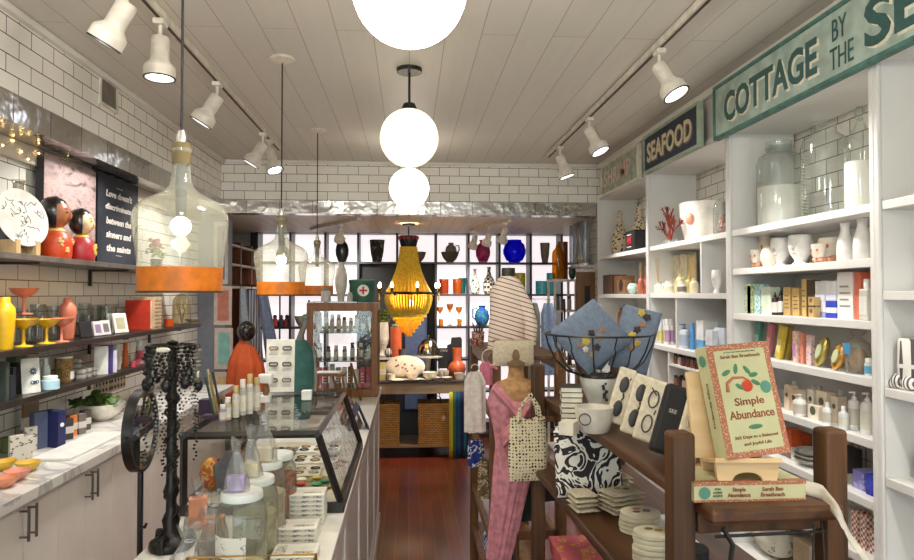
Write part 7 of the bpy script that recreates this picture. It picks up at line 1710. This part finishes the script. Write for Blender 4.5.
vessel('grey_bowl', 'grey short tumbler on the riser before the orange canister', 'tumbler', Vector((at(400,355,Y=6.585).x+.02, 6.59, RZt)), .08, .04, 'tumbler', M((90,90,88),.4))
# baskets on low shelf
for i, (px, w_, pyt) in enumerate(((389, 21, 404), (435.5, 35, 403))):
    x = at(px, 420, Y=6.42).x; w_m = w_*6.42/F; zb = .1205; h = at(px, pyt, Y=6.3).z-zb
    g = thing('wicker_basket', ('small square wicker basket under the rear table beside the counter', 'wide square wicker basket with tag under the rear table')[i], 'basket', (x, 6.42, zb))
    w_m = min(w_m, .5)
    wk, nt, N, L, b = newmat('wicker')
    co = coords(N, L); br = N.new('ShaderNodeTexBrick'); cbx = N.new('ShaderNodeCombineXYZ'); spx = N.new('ShaderNodeSeparateXYZ'); L.new(co, spx.inputs[0]); L.new(spx.outputs[0], cbx.inputs[0]); L.new(spx.outputs[2], cbx.inputs[1]); L.new(cbx.outputs[0], br.inputs['Vector'])
    br.inputs['Color1'].default_value = (*lin((196,146,70)),1); br.inputs['Color2'].default_value = (*lin((170,120,52)),1); br.inputs['Mortar'].default_value = (*lin((96,62,26)),1); br.inputs['Scale'].default_value = 1; br.inputs['Brick Width'].default_value = .035; br.inputs['Row Height'].default_value = .017; br.inputs['Mortar Size'].default_value = .0022
    L.new(br.outputs['Color'], b.inputs['Base Color'])
    bpn = N.new('ShaderNodeBump'); bpn.invert = True; bpn.inputs['Distance'].default_value = .004; L.new(br.outputs['Fac'], bpn.inputs['Height']); L.new(bpn.outputs[0], b.inputs['Normal'])
    m = MB(); x2 = w_m/2; m.box(-x2,x2,-.14,-.125,0,h).box(-x2,x2,.125,.14,0,h).box(-x2,-x2+.015,-.125,.125,0,h).box(x2-.015,x2,-.125,.125,0,h).box(-x2+.015,x2-.015,-.125,.125,0,.015)
    m.build('wicker_body', wk, g, bevel=.004)
    for y in (-.12, .12): MB().tube([(-.05,y,h-.005),(-.045,y,h+.05),(0,y,h+.075),(.045,y,h+.05),(.05,y,h-.005)], .005, 6).build('handle', M((90,60,30),.6), g, smooth=True)
    if i: MB().prism([(0,-.028),(.02,0),(0,.028),(-.02,0)], 0, .002, Matrix.Translation((.07,-.141,h*.65)) @ Matrix.Rotation(PI/2,4,'X')).build('tag', M((216,206,190)), g)
g = thing('striped_throw', 'yellow, green and blue striped throw hanging from the rear table end', 'throw', (at(459, 400, Y=6.2).x, 6.215, .006)); ht = at(459,392,Y=6.2).z-.006
stt, nt, N, L, b = newmat('throw_stripes')
co = coords(N, L); sp_ = N.new('ShaderNodeSeparateXYZ'); L.new(co, sp_.inputs[0]); mr = N.new('ShaderNodeMapRange'); mr.inputs[1].default_value = -.09; mr.inputs[2].default_value = .09; L.new(sp_.outputs[0], mr.inputs[0])
L.new(ramp(N, L, mr.outputs[0], [(0,(190,176,50)),(.18,(50,100,60)),(.34,(24,70,110)),(.55,(20,40,76)),(.75,(26,90,110)),(.9,(30,40,60))], True), b.inputs['Base Color']); b.inputs['Roughness'].default_value = .85
MB().grid(lambda u,v: Vector(((u-.5)*.18, .008*math.sin(u*22), v*ht)), 30, 6).build('cloth', stt, g, smooth=True, solid=.004)

# left rear: pastel framed panels, wood shelving, clothes
fy = YB-.001
def frame_panel(label, px0, px1, py0, py1, inner, border, y=YB+.0):
    a, b_ = at(px0, py0, Y=y), at(px1, py1, Y=y)
    g = thing('framed_swatch', label, 'panel', (0, y-.016, 0), 0, 'pastel framed panels on the grey pier')
    MB().box(a.x, b_.x, 0, .0145, b_.z, a.z).build('frame', M(border,.5), g, bevel=.002)
    MB().box(a.x+.03, b_.x-.022, -.002, -.0002, b_.z+.035, a.z-.035).build('field', M(inner,.6), g)
frame_panel('blank blue-grey panel in a pale frame, top of the four on the pier', 214.5, 228, 222, 284, (120,126,138), (206,196,186))
frame_panel('coral panel in a pink frame on the pier, under the blue-grey one', 214.5, 232, 286, 325, (206,130,112), (222,200,190))
frame_panel('aqua panel in a pink frame on the pier, under the coral one', 215, 233, 328, 369, (140,196,186), (222,200,190))
frame_panel('yellow panel in a pink frame, lowest on the pier', 215, 234, 372, 412, (222,190,130), (222,200,190))
# wardrobe shelving along rear left wall
g = thing('open_wardrobe', 'tall brown wooden open shelving along the rear tiled wall', 'shelves', (-1.835, 5.74, 0))
WR = wood((92,48,28),(124,72,42),2,.45); topz = 2.02
for y in (0, .42, .84, 1.2): MB().box(0, .30, y, y+.03, 0, topz-.022*0).build('upright', WR, g)
for y0, y1 in ((.03,.42),(.45,.84),(.87,1.2)):
    for z in (.1, 1.62, 1.82, 1.99): MB().box(.0, .298, y0+.0005, y1-.0005, z-.02, z).build('shelf', M((206,196,180),.5) if z > 1 else WR, g)
MB().box(0.0, .006, .03, 1.2, .1, 1.6).build('back_panel', WR, g)
MB().tube([(.2,.03,1.5),(.2,1.2,1.5)], .008, 8).build('rail', M((180,176,170),.3,.8), g)
def robe(label, px, pyt, pyb, Y, w_, mat, lean):
    p = at(px, pyt, Y=Y); zb = at(px, pyb, Y=Y).z; h = p.z-zb
    g = thing('hanging_garment', label, 'garment', (p.x, Y, zb), R(25), 'clothes on the rear rail')
    mt = M(mat,.9,bump=.2,scale=50) if isinstance(mat, tuple) else mat
    MB().tube([(0,0,h),(0,0,h+.03),(0,0,1.625-zb)], .003, 5).build('hook', BLK, g)
    MB().grid(lambda u,v: Vector(((w_*.5*(1.15-.5*v))*math.cos(u*2*PI)+lean*(1-v), (.03+.01*math.sin(u*30+v*3))*math.sin(u*2*PI), v*h)), 40, 14, True).build('cloth', mt, g, smooth=True)
g = thing('clothes_rail', 'dark clothes rail of robes and shirts before the rear tiled wall', 'rail', (0,0,0))
MB().tube([(-1.47,5.61,1.625),(-1.42,5.79,1.625),(-1.12,5.84,1.625),(-1.12,5.84,0)], .008, 8).build('rail', BLK, g)
robe('blue and white striped robe hanging near the rear tiled wall', 252, 290, 380, 5.80, .12, pattern((206,206,212),(90,94,120),'stripeX',14,.6), .05)
robe('pale blue shirt leaning out of the rear rail', 262, 288, 375, 5.82, .12, (150,166,200), .12)
robe('white blouse hanging beside the pastel panels', 243, 288, 345, 5.79, .09, (206,212,222), .02)
# right rear: glass tube lamps, white rack, amber vases, wooden frame
g = thing('glass_tube_lamp', 'wall lamp of long clear glass cylinders on the tiled pier', 'wall lamp', (1.60, 0, 0))
y_l = 5.82; zt_l, zb_l = at(588, 218, X=1.5).z, at(588, 262, X=1.5).z
MB().box(-.012, -.0005, y_l-.24, y_l+.24, zb_l-.05, zb_l-.01).box(-.13,-.012,y_l-.25,y_l+.25,zb_l-.035,zb_l-.02).build('bracket', M((226,222,214),.3,.3), g)
for i in range(4):
    yy = y_l-.2+i*.135
    MB().lathe([(.038,zb_l),(.042,zb_l+.01),(.042,zt_l-.01),(.038,zt_l),(.036,zt_l-.01),(.036,zb_l+.01)], (-.075, yy, 0), 20).build('glass_tube', glass((232,236,238),.7,.04,.12,(220,220,226)), g, smooth=True)
    MB().lathe([(0,zb_l-.03),(.03,zb_l-.02),(.03,zb_l),(0,zb_l)], (-.075, yy, 0), 16).build('holder', M((226,222,214),.3,.3), g, smooth=True)
a, b_ = at(554, 280, Y=5.9), at(577, 280, Y=5.9)
g = thing('white_rack', 'narrow white painted rack of small bottles near the tiled pier', 'rack', ((a.x+b_.x)/2, 5.9, 0)); w2_ = (b_.x-a.x)/2; zt_r = at(560, 279, Y=5.9).z
WP = M((222,214,200),.5)
for x in (-w2_, w2_-.02):
    for y in (0, .28): MB().box(x, x+.02, y, y+.02, 0, zt_r-.021).build('post', WP, g)
zs = [zt_r, at(560,310,Y=5.9).z, at(560,338,Y=5.9).z, .9, .5, .15]
for z in zs: MB().box(-w2_-.005, w2_+.005, -.005, .305, z-.02, z).build('shelf', WP, g)
gx = (a.x+b_.x)/2
vessel('amber_bottle', 'tall amber yellow glass bottle on top of the white rack', 'vase', (gx-.05, 5.98, zt_r+.0005), at(566,241,Y=5.98).z-zt_r, .055, 'bottle', tinted((206,140,20),(240,180,60)))
vessel('amber_bottle', 'brown cylindrical vase behind the amber bottle on the white rack', 'vase', (gx+.02, 6.1, zt_r+.0005), at(566,242,Y=6.1).z-zt_r, .05, 'tube', M((120,66,26),.3))
vessel('green_pot', 'dark teal faceted pot on the white rack edge', 'pot', (gx+.075, 5.95, zt_r+.0005), .12, .035, 'round', M((20,60,70),.3))
for r_ in (1, 2, 3):
    for i in range(3): bottle('small %s bottle on the white rack, row %s, %s from the shirt side' % (('clear','grey','brown')[(i+r_)%3], ('','one','two','three')[r_], nth(i)), (gx-w2_+.045+i*.055, 5.96, zs[r_]+.0005), .1+.03*((i+r_)%2), .02, ((170,160,140),(120,120,124),(110,70,50))[(i+r_)%3], cap=(60,56,54), kind='big', group='bottles on the white rack')
a, b_ = at(576, 280, Y=5.6), at(597, 280, Y=5.6); zt_f = at(585, 272, Y=5.6).z
g = thing('slotted_wood_screen', 'tall brown wooden frame with a narrow dark slot beside the shelving end', 'frame', ((a.x+b_.x)/2, 5.6, 0)); w2_ = (b_.x-a.x)/2
MB().box(-w2_,-.02,-.015,.015,0,zt_f).box(.03,w2_,-.015,.015,0,zt_f).box(-.02,.03,-.015,.015,zt_f-.12,zt_f).box(-.02,.03,-.015,.015,0,.6).build('frame', wood((96,64,34),(130,92,54),2), g, bevel=.003)
MB().box(-.02,.03,.002,.006,.6,zt_f-.12).build('dark_panel', M((34,28,24),.6), g)
# grey coat & blue cloth near white rack
garment('long grey coat hanging at the back beside the striped shirt', 533, 303, 380, 4.66, .10, (128,124,112), grp='garments toward the rear')
garment('pale blue folded shirt hanging before the white rack', 548, 303, 375, 4.66, .10, (150,170,206), grp='garments toward the rear')
g = thing('clothes_rail', 'slim black clothes rail holding the grey coat and blue shirt', 'rail', (0, 0, 0))
q = at(541, 299, Y=4.66)
MB().tube([(q.x-.16,4.66,0),(q.x-.16,4.66,q.z),(q.x+.17,4.66,q.z),(q.x+.17,4.66,0)], .007, 8).build('rail', BLK, g)
